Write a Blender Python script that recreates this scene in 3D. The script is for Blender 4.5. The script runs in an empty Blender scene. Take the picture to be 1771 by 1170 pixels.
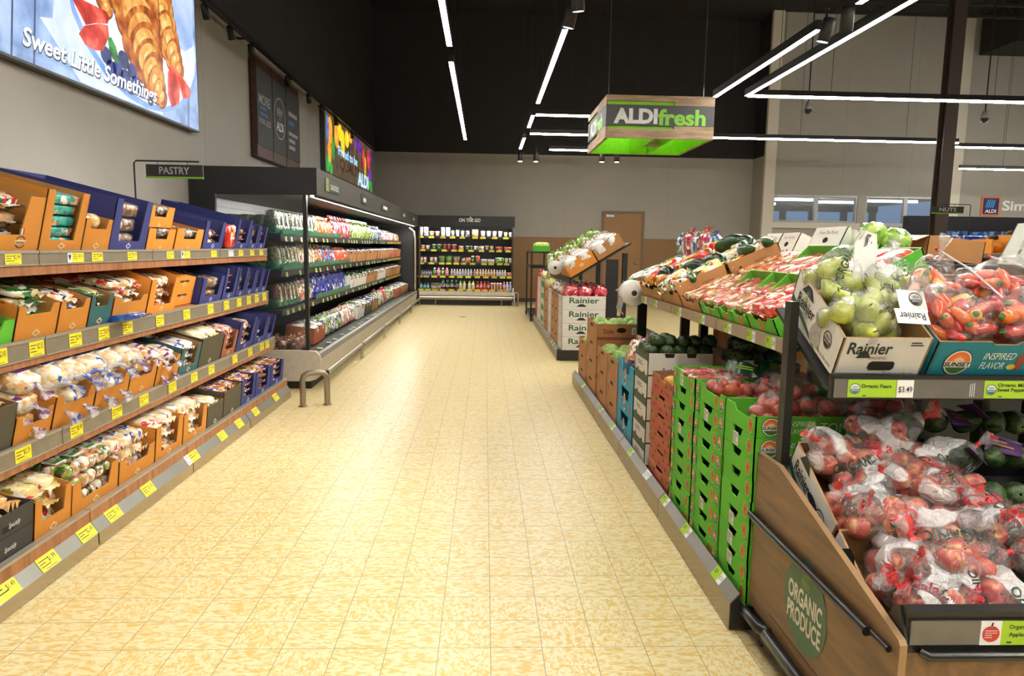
import bpy, math, random
from mathutils import Vector, Matrix, noise
from mathutils.bvhtree import BVHTree

# ------------------------------------------------------------------ camera, world, exposure
C = bpy.context.scene.collection
scn = bpy.context.scene
R = math.radians
cam_d = bpy.data.cameras.new('camera'); cam = bpy.data.objects.new('camera', cam_d); C.objects.link(cam)
cam_d.lens = 36 * 1222.06 / 1771; cam_d.sensor_width = 36; cam_d.clip_start = .05; cam_d.clip_end = 200
_p, _y, _r = .12828, .03994, .01542
_f = Vector((math.sin(_y) * math.cos(_p), math.cos(_y) * math.cos(_p), -math.sin(_p)))
_x = Vector((math.cos(_y), -math.sin(_y), 0)); _u = _x.cross(_f)
_x2 = _x * math.cos(_r) + _u * math.sin(_r); _u2 = _u * math.cos(_r) - _x * math.sin(_r)
_m = Matrix((_x2, _u2, -_f)).transposed().to_4x4(); _m.translation = (0, 0, 1.386)
cam.matrix_world = _m
scn.camera = cam
scn.view_settings.view_transform = 'Standard'; scn.view_settings.look = 'None'
scn.view_settings.gamma = 1; scn.view_settings.use_curve_mapping = False
scn.view_settings.exposure = 0.24
try:
    scn.cycles.use_denoising = True
    scn.cycles.max_bounces = 8; scn.cycles.transparent_max_bounces = 24
    scn.cycles.sample_clamp_indirect = 6
    scn.cycles.caustics_reflective = False; scn.cycles.caustics_refractive = False
except Exception:
    pass
w = bpy.data.worlds.new('world'); scn.world = w; w.use_nodes = True
nt = w.node_tree; nt.nodes.clear()
_tc = nt.nodes.new('ShaderNodeTexCoord'); _sx = nt.nodes.new('ShaderNodeSeparateXYZ')
_rp = nt.nodes.new('ShaderNodeValToRGB'); _bg = nt.nodes.new('ShaderNodeBackground'); _ow = nt.nodes.new('ShaderNodeOutputWorld')
nt.links.new(_tc.outputs['Generated'], _sx.inputs[0]); nt.links.new(_sx.outputs['Y'], _rp.inputs[0])
_rp.color_ramp.elements[0].position = .0; _rp.color_ramp.elements[0].color = (.55, .5, .43, 1)     # the rest of the lit hall behind and beside
_rp.color_ramp.elements[1].position = .8; _rp.color_ramp.elements[1].color = (.25, .42, .72, 1)     # evening sky beyond the entrance
nt.links.new(_rp.outputs[0], _bg.inputs[0]); nt.links.new(_bg.outputs[0], _ow.inputs[0])
_bg.inputs[1].default_value = .5
STRIP = 55.0        # radiance of the ceiling light strips
CASE_LED = 90.0     # radiance of the LED bars inside the cooler canopies

# ------------------------------------------------------------------ materials
def lin(c):
    return tuple(((v / 255) / 12.92 if v / 255 <= .04045 else ((v / 255 + .055) / 1.055) ** 2.4) for v in c)
MATS = {}
def _new(name):
    m = bpy.data.materials.new(name); m.use_nodes = True
    n = m.node_tree.nodes; n.clear()
    o = n.new('ShaderNodeOutputMaterial'); b = n.new('ShaderNodeBsdfPrincipled')
    m.node_tree.links.new(b.outputs[0], o.inputs[0])
    return m, n, m.node_tree.links, b, o
def mt(name, col, rough=.6, metal=0, var=.08, scale=18, bump=0, coat=0, stretch=(1, 1, 1), spec=.5):
    """plain surface whose colour wanders a little with a noise"""
    if name in MATS: return MATS[name]
    m, n, L, b, o = _new(name)
    tc = n.new('ShaderNodeTexCoord'); mp = n.new('ShaderNodeMapping'); mp.inputs['Scale'].default_value = stretch
    nz = n.new('ShaderNodeTexNoise'); nz.inputs['Scale'].default_value = scale; nz.inputs['Detail'].default_value = 4
    rp = n.new('ShaderNodeValToRGB'); c = lin(col)
    rp.color_ramp.elements[0].position = .3; rp.color_ramp.elements[1].position = .7
    rp.color_ramp.elements[0].color = tuple(max(0, v * (1 - var)) for v in c) + (1,)
    rp.color_ramp.elements[1].color = tuple(min(1, v * (1 + var)) for v in c) + (1,)
    L.new(tc.outputs['Object'], mp.inputs[0]); L.new(mp.outputs[0], nz.inputs[0]); L.new(nz.outputs[0], rp.inputs[0]); L.new(rp.outputs[0], b.inputs['Base Color'])
    b.inputs['Roughness'].default_value = rough; b.inputs['Metallic'].default_value = metal
    b.inputs['Specular IOR Level'].default_value = spec
    b.inputs['Coat Weight'].default_value = coat; b.inputs['Coat Roughness'].default_value = .12
    if bump:
        bp = n.new('ShaderNodeBump'); bp.inputs['Strength'].default_value = bump; bp.inputs['Distance'].default_value = .01
        L.new(nz.outputs[0], bp.inputs['Height']); L.new(bp.outputs[0], b.inputs['Normal'])
    MATS[name] = m; return m
def two(name, c1, c2, scale=10, rough=.5, stretch=(1, 1, 1), pos=(.42, .58), coat=0, detail=5, bump=0, dist=0, rnd=True):
    """two colours mottled into each other"""
    if name in MATS: return MATS[name]
    m, n, L, b, o = _new(name)
    tc = n.new('ShaderNodeTexCoord'); mp = n.new('ShaderNodeMapping'); mp.inputs['Scale'].default_value = stretch
    nz = n.new('ShaderNodeTexNoise'); nz.inputs['Scale'].default_value = scale; nz.inputs['Detail'].default_value = detail; nz.inputs['Distortion'].default_value = dist
    rp = n.new('ShaderNodeValToRGB')
    rp.color_ramp.elements[0].position, rp.color_ramp.elements[1].position = pos
    rp.color_ramp.elements[0].color = lin(c1) + (1,); rp.color_ramp.elements[1].color = lin(c2) + (1,)
    L.new(tc.outputs['Object'], mp.inputs[0]); L.new(mp.outputs[0], nz.inputs[0]); L.new(nz.outputs[0], rp.inputs[0]); L.new(rp.outputs[0], b.inputs['Base Color'])
    if rnd:
        oi = n.new('ShaderNodeObjectInfo'); ml = n.new('ShaderNodeMath'); ml.operation = 'MULTIPLY'; ml.inputs[1].default_value = 9
        L.new(oi.outputs['Random'], ml.inputs[0]); L.new(ml.outputs[0], mp.inputs['Location'])
    b.inputs['Roughness'].default_value = rough; b.inputs['Coat Weight'].default_value = coat; b.inputs['Coat Roughness'].default_value = .1
    if bump:
        bp = n.new('ShaderNodeBump'); bp.inputs['Strength'].default_value = bump; bp.inputs['Distance'].default_value = .01
        L.new(nz.outputs[0], bp.inputs['Height']); L.new(bp.outputs[0], b.inputs['Normal'])
    MATS[name] = m; return m
def pack(name, cols, scale=26, rough=.22, coat=.7, warp=.5, bump=.35):
    """printed film or carton: irregular patches of several printed colours under a glossy skin; cols = [(rgb, weight)]"""
    if name in MATS: return MATS[name]
    m, n, L, b, o = _new(name)
    scale *= 1.35
    tc = n.new('ShaderNodeTexCoord'); mp = n.new('ShaderNodeMapping')
    oi = n.new('ShaderNodeObjectInfo'); ml = n.new('ShaderNodeMath'); ml.operation = 'MULTIPLY'; ml.inputs[1].default_value = 7
    L.new(oi.outputs['Random'], ml.inputs[0]); L.new(ml.outputs[0], mp.inputs['Location']); L.new(tc.outputs['Object'], mp.inputs[0])
    nz = n.new('ShaderNodeTexNoise'); nz.inputs['Scale'].default_value = scale * .8; nz.inputs['Detail'].default_value = 3
    L.new(mp.outputs[0], nz.inputs[0])
    mx = n.new('ShaderNodeVectorMath'); mx.operation = 'MULTIPLY_ADD'; mx.inputs[1].default_value = (warp / scale * 3,) * 3
    L.new(nz.outputs['Color'], mx.inputs[0]); L.new(mp.outputs[0], mx.inputs[2])
    vo = n.new('ShaderNodeTexVoronoi'); vo.inputs['Scale'].default_value = scale; L.new(mx.outputs[0], vo.inputs[0])
    sp = n.new('ShaderNodeSeparateColor'); L.new(vo.outputs['Color'], sp.inputs[0])
    rp = n.new('ShaderNodeValToRGB'); rp.color_ramp.interpolation = 'CONSTANT'
    tot = sum(wt for _, wt in cols); acc = 0
    for i, (c, wt) in enumerate(cols):
        e = rp.color_ramp.elements[0] if i == 0 else (rp.color_ramp.elements[1] if i == 1 else rp.color_ramp.elements.new(acc))
        e.position = acc; e.color = lin(c) + (1,); acc += wt / tot
    L.new(sp.outputs[0], rp.inputs[0]); L.new(rp.outputs[0], b.inputs['Base Color'])
    n2 = n.new('ShaderNodeTexNoise'); n2.inputs['Scale'].default_value = 55; n2.inputs['Detail'].default_value = 2; L.new(mp.outputs[0], n2.inputs[0])
    bp = n.new('ShaderNodeBump'); bp.inputs['Strength'].default_value = bump; bp.inputs['Distance'].default_value = .012
    L.new(n2.outputs[0], bp.inputs['Height']); L.new(bp.outputs[0], b.inputs['Normal'])
    b.inputs['Roughness'].default_value = rough; b.inputs['Coat Weight'].default_value = coat; b.inputs['Coat Roughness'].default_value = .08
    MATS[name] = m; return m
def film(name, tint=(255, 255, 255), haze=.06, patch=0., pcol=(250, 250, 250), pscale=9, rough=.08, wr=.5, op=.8):
    """clear plastic: see-through with wrinkled highlights; patch = noise level above which it is printed with pcol, op opaque"""
    if name in MATS: return MATS[name]
    m, n, L, b, o = _new(name)
    tr = n.new('ShaderNodeBsdfTransparent'); tr.inputs[0].default_value = (.97, .97, .97, 1)
    gl = n.new('ShaderNodeBsdfGlossy'); gl.inputs['Roughness'].default_value = rough + .1
    m1 = n.new('ShaderNodeMixShader'); L.new(tr.outputs[0], m1.inputs[1]); L.new(gl.outputs[0], m1.inputs[2])
    mx = n.new('ShaderNodeMixShader'); L.new(m1.outputs[0], mx.inputs[1]); L.new(b.outputs[0], mx.inputs[2]); L.new(mx.outputs[0], o.inputs[0])
    tc = n.new('ShaderNodeTexCoord')
    oi = n.new('ShaderNodeObjectInfo'); ml = n.new('ShaderNodeMath'); ml.operation = 'MULTIPLY'; ml.inputs[1].default_value = 7
    mp = n.new('ShaderNodeMapping'); L.new(oi.outputs['Random'], ml.inputs[0]); L.new(ml.outputs[0], mp.inputs['Location']); L.new(tc.outputs['Object'], mp.inputs[0])
    n2 = n.new('ShaderNodeTexNoise'); n2.inputs['Scale'].default_value = 26; n2.inputs['Detail'].default_value = 3.5; n2.inputs['Distortion'].default_value = 2.5; L.new(mp.outputs[0], n2.inputs[0])
    bp = n.new('ShaderNodeBump'); bp.inputs['Strength'].default_value = wr; bp.inputs['Distance'].default_value = .02
    L.new(n2.outputs[0], bp.inputs['Height']); L.new(bp.outputs[0], b.inputs['Normal']); L.new(bp.outputs[0], gl.inputs['Normal'])
    lw = n.new('ShaderNodeLayerWeight'); lw.inputs[0].default_value = .3; L.new(bp.outputs[0], lw.inputs['Normal'])
    r0 = n.new('ShaderNodeMapRange'); r0.inputs[3].default_value = .07; r0.inputs[4].default_value = .5; L.new(lw.outputs['Facing'], r0.inputs[0]); L.new(r0.outputs[0], m1.inputs[0])
    b.inputs['Base Color'].default_value = lin(tint) + (1,); mx.inputs[0].default_value = haze
    if patch:
        nz = n.new('ShaderNodeTexNoise'); nz.inputs['Scale'].default_value = pscale; nz.inputs['Detail'].default_value = 0; L.new(mp.outputs[0], nz.inputs[0])
        rp = n.new('ShaderNodeValToRGB'); rp.color_ramp.elements[0].position = patch; rp.color_ramp.elements[1].position = patch + .05
        L.new(nz.outputs[0], rp.inputs[0])
        ma = n.new('ShaderNodeMath'); ma.operation = 'MULTIPLY_ADD'; ma.inputs[1].default_value = op - haze; ma.inputs[2].default_value = haze; L.new(rp.outputs[0], ma.inputs[0])
        L.new(ma.outputs[0], mx.inputs[0])
        mc = n.new('ShaderNodeMix'); mc.data_type = 'RGBA'; mc.inputs[6].default_value = lin(tint) + (1,); mc.inputs[7].default_value = lin(pcol) + (1,)
        L.new(rp.outputs[0], mc.inputs[0]); L.new(mc.outputs[2], b.inputs['Base Color'])
    b.inputs['Roughness'].default_value = .25; b.inputs['Specular IOR Level'].default_value = .8
    MATS[name] = m; return m
def emit(name, col, k):
    if name in MATS: return MATS[name]
    m, n, L, b, o = _new(name)
    b.inputs['Base Color'].default_value = (.8, .8, .8, 1)
    b.inputs['Emission Color'].default_value = tuple(col) + (1,); b.inputs['Emission Strength'].default_value = k
    nz = n.new('ShaderNodeTexNoise'); nz.inputs['Scale'].default_value = 3
    mr = n.new('ShaderNodeMapRange'); mr.inputs[3].default_value = k * .96; mr.inputs[4].default_value = k * 1.04
    L.new(nz.outputs[0], mr.inputs[0]); L.new(mr.outputs[0], b.inputs['Emission Strength'])
    MATS[name] = m; return m
def screen(name, cols=None, k=1.0, scale=3, col=None):
    """backlit print: a colour that is lit from behind"""
    if name in MATS: return MATS[name]
    m, n, L, b, o = _new(name)
    b.inputs['Base Color'].default_value = (.02, .02, .02, 1); b.inputs['Roughness'].default_value = .4
    nz = n.new('ShaderNodeTexNoise'); nz.inputs['Scale'].default_value = scale; nz.inputs['Detail'].default_value = 5
    tc = n.new('ShaderNodeTexCoord'); L.new(tc.outputs['Object'], nz.inputs[0])
    rp = n.new('ShaderNodeValToRGB'); cols = cols or [col, col]
    for i, c in enumerate(cols):
        e = rp.color_ramp.elements[i] if i < 2 else rp.color_ramp.elements.new(.5)
        e.position = .34 + .32 * i / max(1, len(cols) - 1)
        e.color = lin(c) + (1,)
    L.new(nz.outputs[0], rp.inputs[0]); L.new(rp.outputs[0], b.inputs['Emission Color']); b.inputs['Emission Strength'].default_value = k
    MATS[name] = m; return m
def wood(name, c1, c2, axis=2, scale=1.0, rough=.45, fine=14):
    """streaky grain that runs along one axis"""
    st = [fine, fine, fine]; st[axis] = 1.1
    return two(name, c1, c2, scale=scale, rough=rough, stretch=tuple(st), pos=(.3, .7), detail=6, dist=.6, rnd=False)

# ------------------------------------------------------------------ mesh builder
def V(*a): return Vector(a)
GLY = {}
def glyphs(s, bold=0, shear=0):
    k = (s, bold, shear)
    if k in GLY: return GLY[k]
    cu = bpy.data.curves.new('t', 'FONT'); cu.body = s; cu.size = 1; cu.offset = bold; cu.shear = shear; cu.resolution_u = 3; cu.fill_mode = 'FRONT'
    ob = bpy.data.objects.new('t', cu); C.objects.link(ob)
    dg = bpy.context.evaluated_depsgraph_get(); me = bpy.data.meshes.new_from_object(ob.evaluated_get(dg))
    vs = [tuple(v.co) for v in me.vertices]; fs = [tuple(p.vertices) for p in me.polygons]
    bpy.data.objects.remove(ob); bpy.data.curves.remove(cu); bpy.data.meshes.remove(me)
    if vs:
        x0, x1 = min(v[0] for v in vs), max(v[0] for v in vs); y0, y1 = min(v[1] for v in vs), max(v[1] for v in vs)
        vs = [((v[0] - (x0 + x1) / 2), (v[1] - (y0 + y1) / 2)) for v in vs]; dim = (x1 - x0, y1 - y0)
    else: dim = (1, 1)
    GLY[k] = (vs, fs, dim); return GLY[k]
class MB:
    def __init__(s): s.v = []; s.f = []; s.m = []; s.sm = []; s.mats = []
    def mi(s, m):
        if m not in s.mats: s.mats.append(m)
        return s.mats.index(m)
    def add(s, vs, fs, m, smooth=False, X=None):
        b = len(s.v); i = s.mi(m)
        s.v += [tuple(X @ Vector(p)) for p in vs] if X is not None else [tuple(p) for p in vs]
        s.f += [tuple(b + k for k in f) for f in fs]; s.m += [i] * len(fs); s.sm += [smooth] * len(fs)
    def box(s, x0, x1, y0, y1, z0, z1, m, X=None, bev=0):
        if bev:
            e = bev; pr = [(x0 + e, y0), (x1 - e, y0), (x1, y0 + e), (x1, y1 - e), (x1 - e, y1), (x0 + e, y1), (x0, y1 - e), (x0, y0 + e)]
            inn = [(x0 + 2 * e, y0 + e), (x1 - 2 * e, y0 + e), (x1 - e, y0 + 2 * e), (x1 - e, y1 - 2 * e), (x1 - 2 * e, y1 - e), (x0 + 2 * e, y1 - e), (x0 + e, y1 - 2 * e), (x0 + e, y0 + 2 * e)]
            vs = [(p[0], p[1], z0) for p in inn] + [(p[0], p[1], z0 + e) for p in pr] + [(p[0], p[1], z1 - e) for p in pr] + [(p[0], p[1], z1) for p in inn]
            fs = [tuple(range(7, -1, -1)), tuple(range(24, 32))]
            for a in range(3): fs += [(a * 8 + i, a * 8 + (i + 1) % 8, a * 8 + 8 + (i + 1) % 8, a * 8 + 8 + i) for i in range(8)]
            s.add(vs, fs, m, False, X); return
        s.add([(x0, y0, z0), (x1, y0, z0), (x1, y1, z0), (x0, y1, z0), (x0, y0, z1), (x1, y0, z1), (x1, y1, z1), (x0, y1, z1)],
              [(0, 3, 2, 1), (4, 5, 6, 7), (0, 1, 5, 4), (1, 2, 6, 5), (2, 3, 7, 6), (3, 0, 4, 7)], m, False, X)
    def quad(s, a, b, c, d, m): s.add([a, b, c, d], [(0, 1, 2, 3)], m)
    def poly(s, pts, m, X=None): s.add(pts, [tuple(range(len(pts)))], m, False, X)
    def plate(s, pts, n, t, mf, mb=None, me=None):
        """outline pts (3-D, seen counter-clockwise from the front normal n) thickened by t away from n"""
        n = Vector(n).normalized(); k = len(pts); P = [Vector(p) for p in pts]; Q = [p - n * t for p in P]
        s.add(P, [tuple(range(k))], mf); s.add(Q, [tuple(range(k - 1, -1, -1))], mb or mf)
        s.add(P + Q, [(i, i + k, (i + 1) % k + k, (i + 1) % k) for i in range(k)], me or mb or mf)
    def tube(s, path, r, m, n=8, caps=True, smooth=True):
        P = [Vector(p) for p in path]; rings = []; k = len(P)
        up = None
        for i in range(k):
            t = (P[min(i + 1, k - 1)] - P[max(i - 1, 0)]).normalized()
            a = up - t * up.dot(t) if up is not None else (Vector((0, 0, 1)) if abs(t.z) < .9 else Vector((1, 0, 0)))
            a = (a - t * a.dot(t)).normalized(); up = a; b = t.cross(a)
            rr = r[i] if isinstance(r, (list, tuple)) else r
            rings += [P[i] + (a * math.cos(2 * math.pi * j / n) + b * math.sin(2 * math.pi * j / n)) * rr for j in range(n)]
        fs = [(i * n + j, i * n + (j + 1) % n, (i + 1) * n + (j + 1) % n, (i + 1) * n + j) for i in range(k - 1) for j in range(n)]
        s.add(rings, fs, m, smooth)
        if caps: s.add(rings[:n], [tuple(range(n - 1, -1, -1))], m); s.add(rings[-n:], [tuple(range(n))], m)
    def lathe(s, prof, m, n=16, X=None, smooth=True):
        vs = []; fs = []
        for r, z in prof: vs += [(max(r, 1e-5) * math.cos(2 * math.pi * j / n), max(r, 1e-5) * math.sin(2 * math.pi * j / n), z) for j in range(n)]
        for i in range(len(prof) - 1): fs += [(i * n + j, i * n + (j + 1) % n, (i + 1) * n + (j + 1) % n, (i + 1) * n + j) for j in range(n)]
        s.add(vs, fs, m, smooth, X)
    def lump(s, c, rad, m, e=.55, nu=16, nv=10, amp=.06, freq=2.2, seed=0, X=None, smooth=True, fn=None):
        """superellipsoid with a wandering surface: e<1 boxy, 1 round"""
        vs = []; fs = []
        sg = lambda v: math.copysign(abs(v) ** e, v)
        for i in range(nv + 1):
            ph = -math.pi / 2 + math.pi * i / nv
            for j in range(nu):
                th = 2 * math.pi * j / nu
                d = Vector((sg(math.cos(ph)) * sg(math.cos(th)), sg(math.cos(ph)) * sg(math.sin(th)), sg(math.sin(ph))))
                k = 1 + amp * noise.noise(d * freq + Vector((seed * 3.7, seed * 1.3, 5))) + amp * .5 * noise.noise(d * freq * 2.7 + Vector((seed, 9, 2)))
                if fn: k *= fn(d)
                vs.append((c[0] + rad[0] * d.x * k, c[1] + rad[1] * d.y * k, c[2] + rad[2] * d.z * k))
        for i in range(nv): fs += [(i * nu + j, i * nu + (j + 1) % nu, (i + 1) * nu + (j + 1) % nu, (i + 1) * nu + j) for j in range(nu)]
        s.add(vs, fs, m, smooth, X)
    def ball(s, c, r, m, nu=12, nv=8, sq=(1, 1, 1), X=None): s.lump(c, (r * sq[0], r * sq[1], r * sq[2]), m, 1, nu, nv, 0, 1, 0, X)
    def text(s, t, c, u, v, h, m, w=None, bold=0, shear=0, X=None):
        """letters of height h about c, reading along u with up v (on a flat face)"""
        vs, fs, dim = glyphs(t, bold, shear); u = Vector(u).normalized(); v = Vector(v).normalized(); c = Vector(c)
        ky = h / max(dim[1], .01); kx = w / dim[0] if w else ky
        s.add([c + u * (a * kx) + v * (b * ky) for a, b in vs], fs, m, False, X)
        return dim[0] * kx
    def oval(s, c, u, v, ru, rv, m, n=24, X=None, r0=0):
        c = Vector(c); u = Vector(u).normalized(); v = Vector(v).normalized()
        O = [c + u * (ru * math.cos(2 * math.pi * i / n)) + v * (rv * math.sin(2 * math.pi * i / n)) for i in range(n)]
        if r0:
            I = [c + (p - c) * r0 for p in O]
            s.add(O + I, [(i, (i + 1) % n, (i + 1) % n + n, i + n) for i in range(n)], m, False, X)
        else: s.add(O, [tuple(range(n))], m, False, X)
    def rect(s, c, u, v, wu, wv, m, X=None):
        c = Vector(c); u = Vector(u).normalized() * wu / 2; v = Vector(v).normalized() * wv / 2
        s.add([c - u - v, c + u - v, c + u + v, c - u + v], [(0, 1, 2, 3)], m, False, X)
    def bars(s, c, u, v, w, h, n, m, seed=0, frac=.5, X=None):
        """n short lines of print too small to read"""
        rg = random.Random(seed); c = Vector(c); u = Vector(u).normalized(); v = Vector(v).normalized()
        for i in range(n):
            ww = w * rg.uniform(.55, 1); y = h * (.5 - (i + .5) / n)
            s.rect(c + v * y - u * (w - ww) / 2, u, v, ww, h / n * frac, m, X)
    def mesh(s, name):
        me = bpy.data.meshes.new(name); me.from_pydata(s.v, [], s.f)
        for m in s.mats: me.materials.append(m)
        me.polygons.foreach_set('material_index', s.m); me.polygons.foreach_set('use_smooth', s.sm)
        me.update(); return me

def tag(o, label=None, cat=None, group=None, kind=None):
    if label: o['label'] = label
    if cat: o['category'] = cat
    if group: o['group'] = group
    if kind: o['kind'] = kind
    return o
def ob(name, me, parent=None, loc=None):
    o = bpy.data.objects.new(name, me.mesh(name) if isinstance(me, MB) else me); C.objects.link(o)
    if parent: o.parent = parent
    if loc is not None: o.location = loc
    return o
def wpart(name, me, parent):
    """a part drawn in world coordinates under an unturned root"""
    return ob(name, me, parent, -parent.location)
def wsub(name, me, part): return ob(name, me, part)
def thing(name, label, cat, loc=(0, 0, 0), group=None, rot=(0, 0, 0)):
    o = bpy.data.objects.new(name, None); C.objects.link(o); o.location = loc; o.rotation_euler = rot
    o.empty_display_size = .05
    return tag(o, label, cat, group)
def one(name, mb, label, cat, group=None, loc=(0, 0, 0)):
    return tag(ob(name, mb, None, loc), label, cat, group)
def struct(name, mb, parent=None):
    o = ob(name, mb, parent); o['kind'] = 'structure'; return o
class Kind:
    """a kind of thing: its own mesh or None, and its parts [(name, mesh, [(subname, mesh)])]; spawn() links one more of it"""
    def __init__(s, name, cat, me=None, parts=()):
        s.name = name; s.cat = cat; s.me = me.mesh(name) if isinstance(me, MB) else me
        s.parts = [(n, m.mesh(n) if isinstance(m, MB) else m, [(a, b.mesh(a) if isinstance(b, MB) else b) for a, b in sub]) for n, m, sub in [(p + ((),))[:3] if len(p) < 3 else p for p in parts]]
    def spawn(s, X, label, group=None):
        o = bpy.data.objects.new(s.name, s.me); C.objects.link(o)
        o.matrix_basis = X if isinstance(X, Matrix) else Matrix.Translation(X)
        tag(o, label, s.cat, group)
        for n, m, sub in s.parts:
            p = bpy.data.objects.new(n, m); C.objects.link(p); p.parent = o
            for a, b in sub:
                q = bpy.data.objects.new(a, b); C.objects.link(q); q.parent = p
        return o
def fr(loc, rz=0, tilt=0, rx=0): return Matrix.Translation(loc) @ Matrix.Rotation(rz, 4, 'Z') @ Matrix.Rotation(tilt, 4, 'X') @ Matrix.Rotation(rx, 4, 'Y')
def at(x, y, z, rz=0, tilt=0, ry=0): return fr((x, y, z), rz, tilt, ry)
L90, R90 = math.pi / 2, -math.pi / 2      # left-hand shelves look to +X, right-hand ones to -X
ORD = ['first', 'second', 'third', 'fourth', 'fifth', 'sixth', 'seventh', 'eighth', 'ninth', 'tenth', 'eleventh', 'twelfth']
rnd = random.Random(7)
# ------------------------------------------------------------------ the hall
BLK = mt('black_paint', (30, 26, 24), .8, var=.1, scale=3)
BEI = mt('beige_wall', (165, 160, 151), .75, var=.03, scale=2)
BRN = mt('brown_wainscot', (142, 108, 68), .6, var=.06, scale=4)
DKB = mt('dark_base', (70, 60, 48), .6)
def floor_mat():
    m, n, L, b, o = _new('floor_tile')
    tc = n.new('ShaderNodeTexCoord'); sp = n.new('ShaderNodeSeparateXYZ'); L.new(tc.outputs['Object'], sp.inputs[0])
    def M(op, a, b_=None, c=None):
        q = n.new('ShaderNodeMath'); q.operation = op
        for i, v in enumerate((a, b_, c)):
            if v is None: continue
            if isinstance(v, (int, float)): q.inputs[i].default_value = v
            else: L.new(v, q.inputs[i])
        return q.outputs[0]
    T = .18
    u = M('DIVIDE', M('SUBTRACT', sp.outputs['X'], .0336 - .18 * 100), T); v = M('DIVIDE', M('SUBTRACT', sp.outputs['Y'], 2.303 - .18 * 100), T)
    fu, fv = M('FRACT', u), M('FRACT', v); iu, iv = M('FLOOR', u), M('FLOOR', v)
    du = M('ABSOLUTE', M('SUBTRACT', fu, .5)); dv = M('ABSOLUTE', M('SUBTRACT', fv, .5))
    g = M('GREATER_THAN', M('MAXIMUM', du, dv), .5 - .0065)
    cx = n.new('ShaderNodeCombineXYZ'); L.new(iu, cx.inputs[0]); L.new(iv, cx.inputs[1])
    wn = n.new('ShaderNodeTexWhiteNoise'); wn.noise_dimensions = '3D'; L.new(cx.outputs[0], wn.inputs[0])
    # each tile is laid one of two ways round and cut from another part of the sheet
    sw = M('GREATER_THAN', wn.outputs['Value'], .35)
    ca, cb = n.new('ShaderNodeCombineXYZ'), n.new('ShaderNodeCombineXYZ')
    L.new(M('MULTIPLY', sp.outputs['X'], .45), ca.inputs[0]); L.new(sp.outputs['Y'], ca.inputs[1])
    L.new(M('MULTIPLY', sp.outputs['Y'], .75), cb.inputs[0]); L.new(sp.outputs['X'], cb.inputs[1])
    mv = n.new('ShaderNodeMix'); mv.data_type = 'VECTOR'; L.new(sw, mv.inputs[0]); L.new(cb.outputs[0], mv.inputs[4]); L.new(ca.outputs[0], mv.inputs[5])
    ad = n.new('ShaderNodeVectorMath'); ad.operation = 'MULTIPLY_ADD'; ad.inputs[1].default_value = (3, 3, 3)
    L.new(wn.outputs['Color'], ad.inputs[0]); L.new(mv.outputs[1], ad.inputs[2])
    nz = n.new('ShaderNodeTexNoise'); nz.inputs['Scale'].default_value = 62; nz.inputs['Detail'].default_value = 3; nz.inputs['Roughness'].default_value = .55; nz.inputs['Distortion'].default_value = .8; L.new(ad.outputs[0], nz.inputs[0])
    rp = n.new('ShaderNodeValToRGB'); L.new(nz.outputs[0], rp.inputs[0])
    E_ = rp.color_ramp.elements; E_[0].position = .44; E_[0].color = lin((229, 216, 174)) + (1,); E_[1].position = .6; E_[1].color = lin((219, 185, 108)) + (1,)
    mg = n.new('ShaderNodeMix'); mg.data_type = 'RGBA'; L.new(g, mg.inputs[0]); L.new(rp.outputs[0], mg.inputs[6]); mg.inputs[7].default_value = lin((152, 128, 92)) + (1,)
    L.new(mg.outputs[2], b.inputs['Base Color'])
    n3 = n.new('ShaderNodeTexNoise'); n3.inputs['Scale'].default_value = 1.2
    mr = n.new('ShaderNodeMapRange'); mr.inputs[3].default_value = .27; mr.inputs[4].default_value = .42; L.new(n3.outputs[0], mr.inputs[0]); L.new(mr.outputs[0], b.inputs['Roughness'])
    b.inputs['Specular IOR Level'].default_value = .4
    return m
b = MB(); b.box(-3, 16.3, -6, 18.2, -.1, 0, floor_mat()); struct('floor', b)
b = MB(); b.box(-2.892, -2.742, -6, 18.2, 0, 3.672, BEI); b.box(-2.892, -2.742, -6, 18.2, 3.672, 7, BLK)
for y in (.9, 2.7, 7.2, 9.0, 11.3, 14.2): b.box(-2.7425, -2.741, y, y + .006, 0, 3.67, mt('seam', (150, 142, 130), .8))
struct('wall_left', b)
b = MB(); b.box(-2.742, 6.89, 18, 18.2, 0, 1.645, BRN); b.box(-2.742, 6.89, 18, 18.2, 1.645, 3.672, BEI); b.box(-2.742, 6.89, 18, 18.2, 3.672, 7, BLK)
for x in (.2, 2.0, 4.6): b.box(x, x + .006, 17.9985, 18.001, 1.65, 3.67, MATS['seam'])
struct('wall_back', b)
b = MB(); b.box(-2.742, 2.93, 17.975, 18, 0, .095, DKB); b.box(4.03, 6.74, 17.975, 18, 0, .095, DKB); struct('baseboard_back', b)
b = MB(); b.box(6.74, 6.89, 17.3, 18, 0, 3.672, BEI); b.box(6.735, 6.89, 17.3, 18, 3.672, 7, BLK); struct('wall_corner', b)
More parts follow.
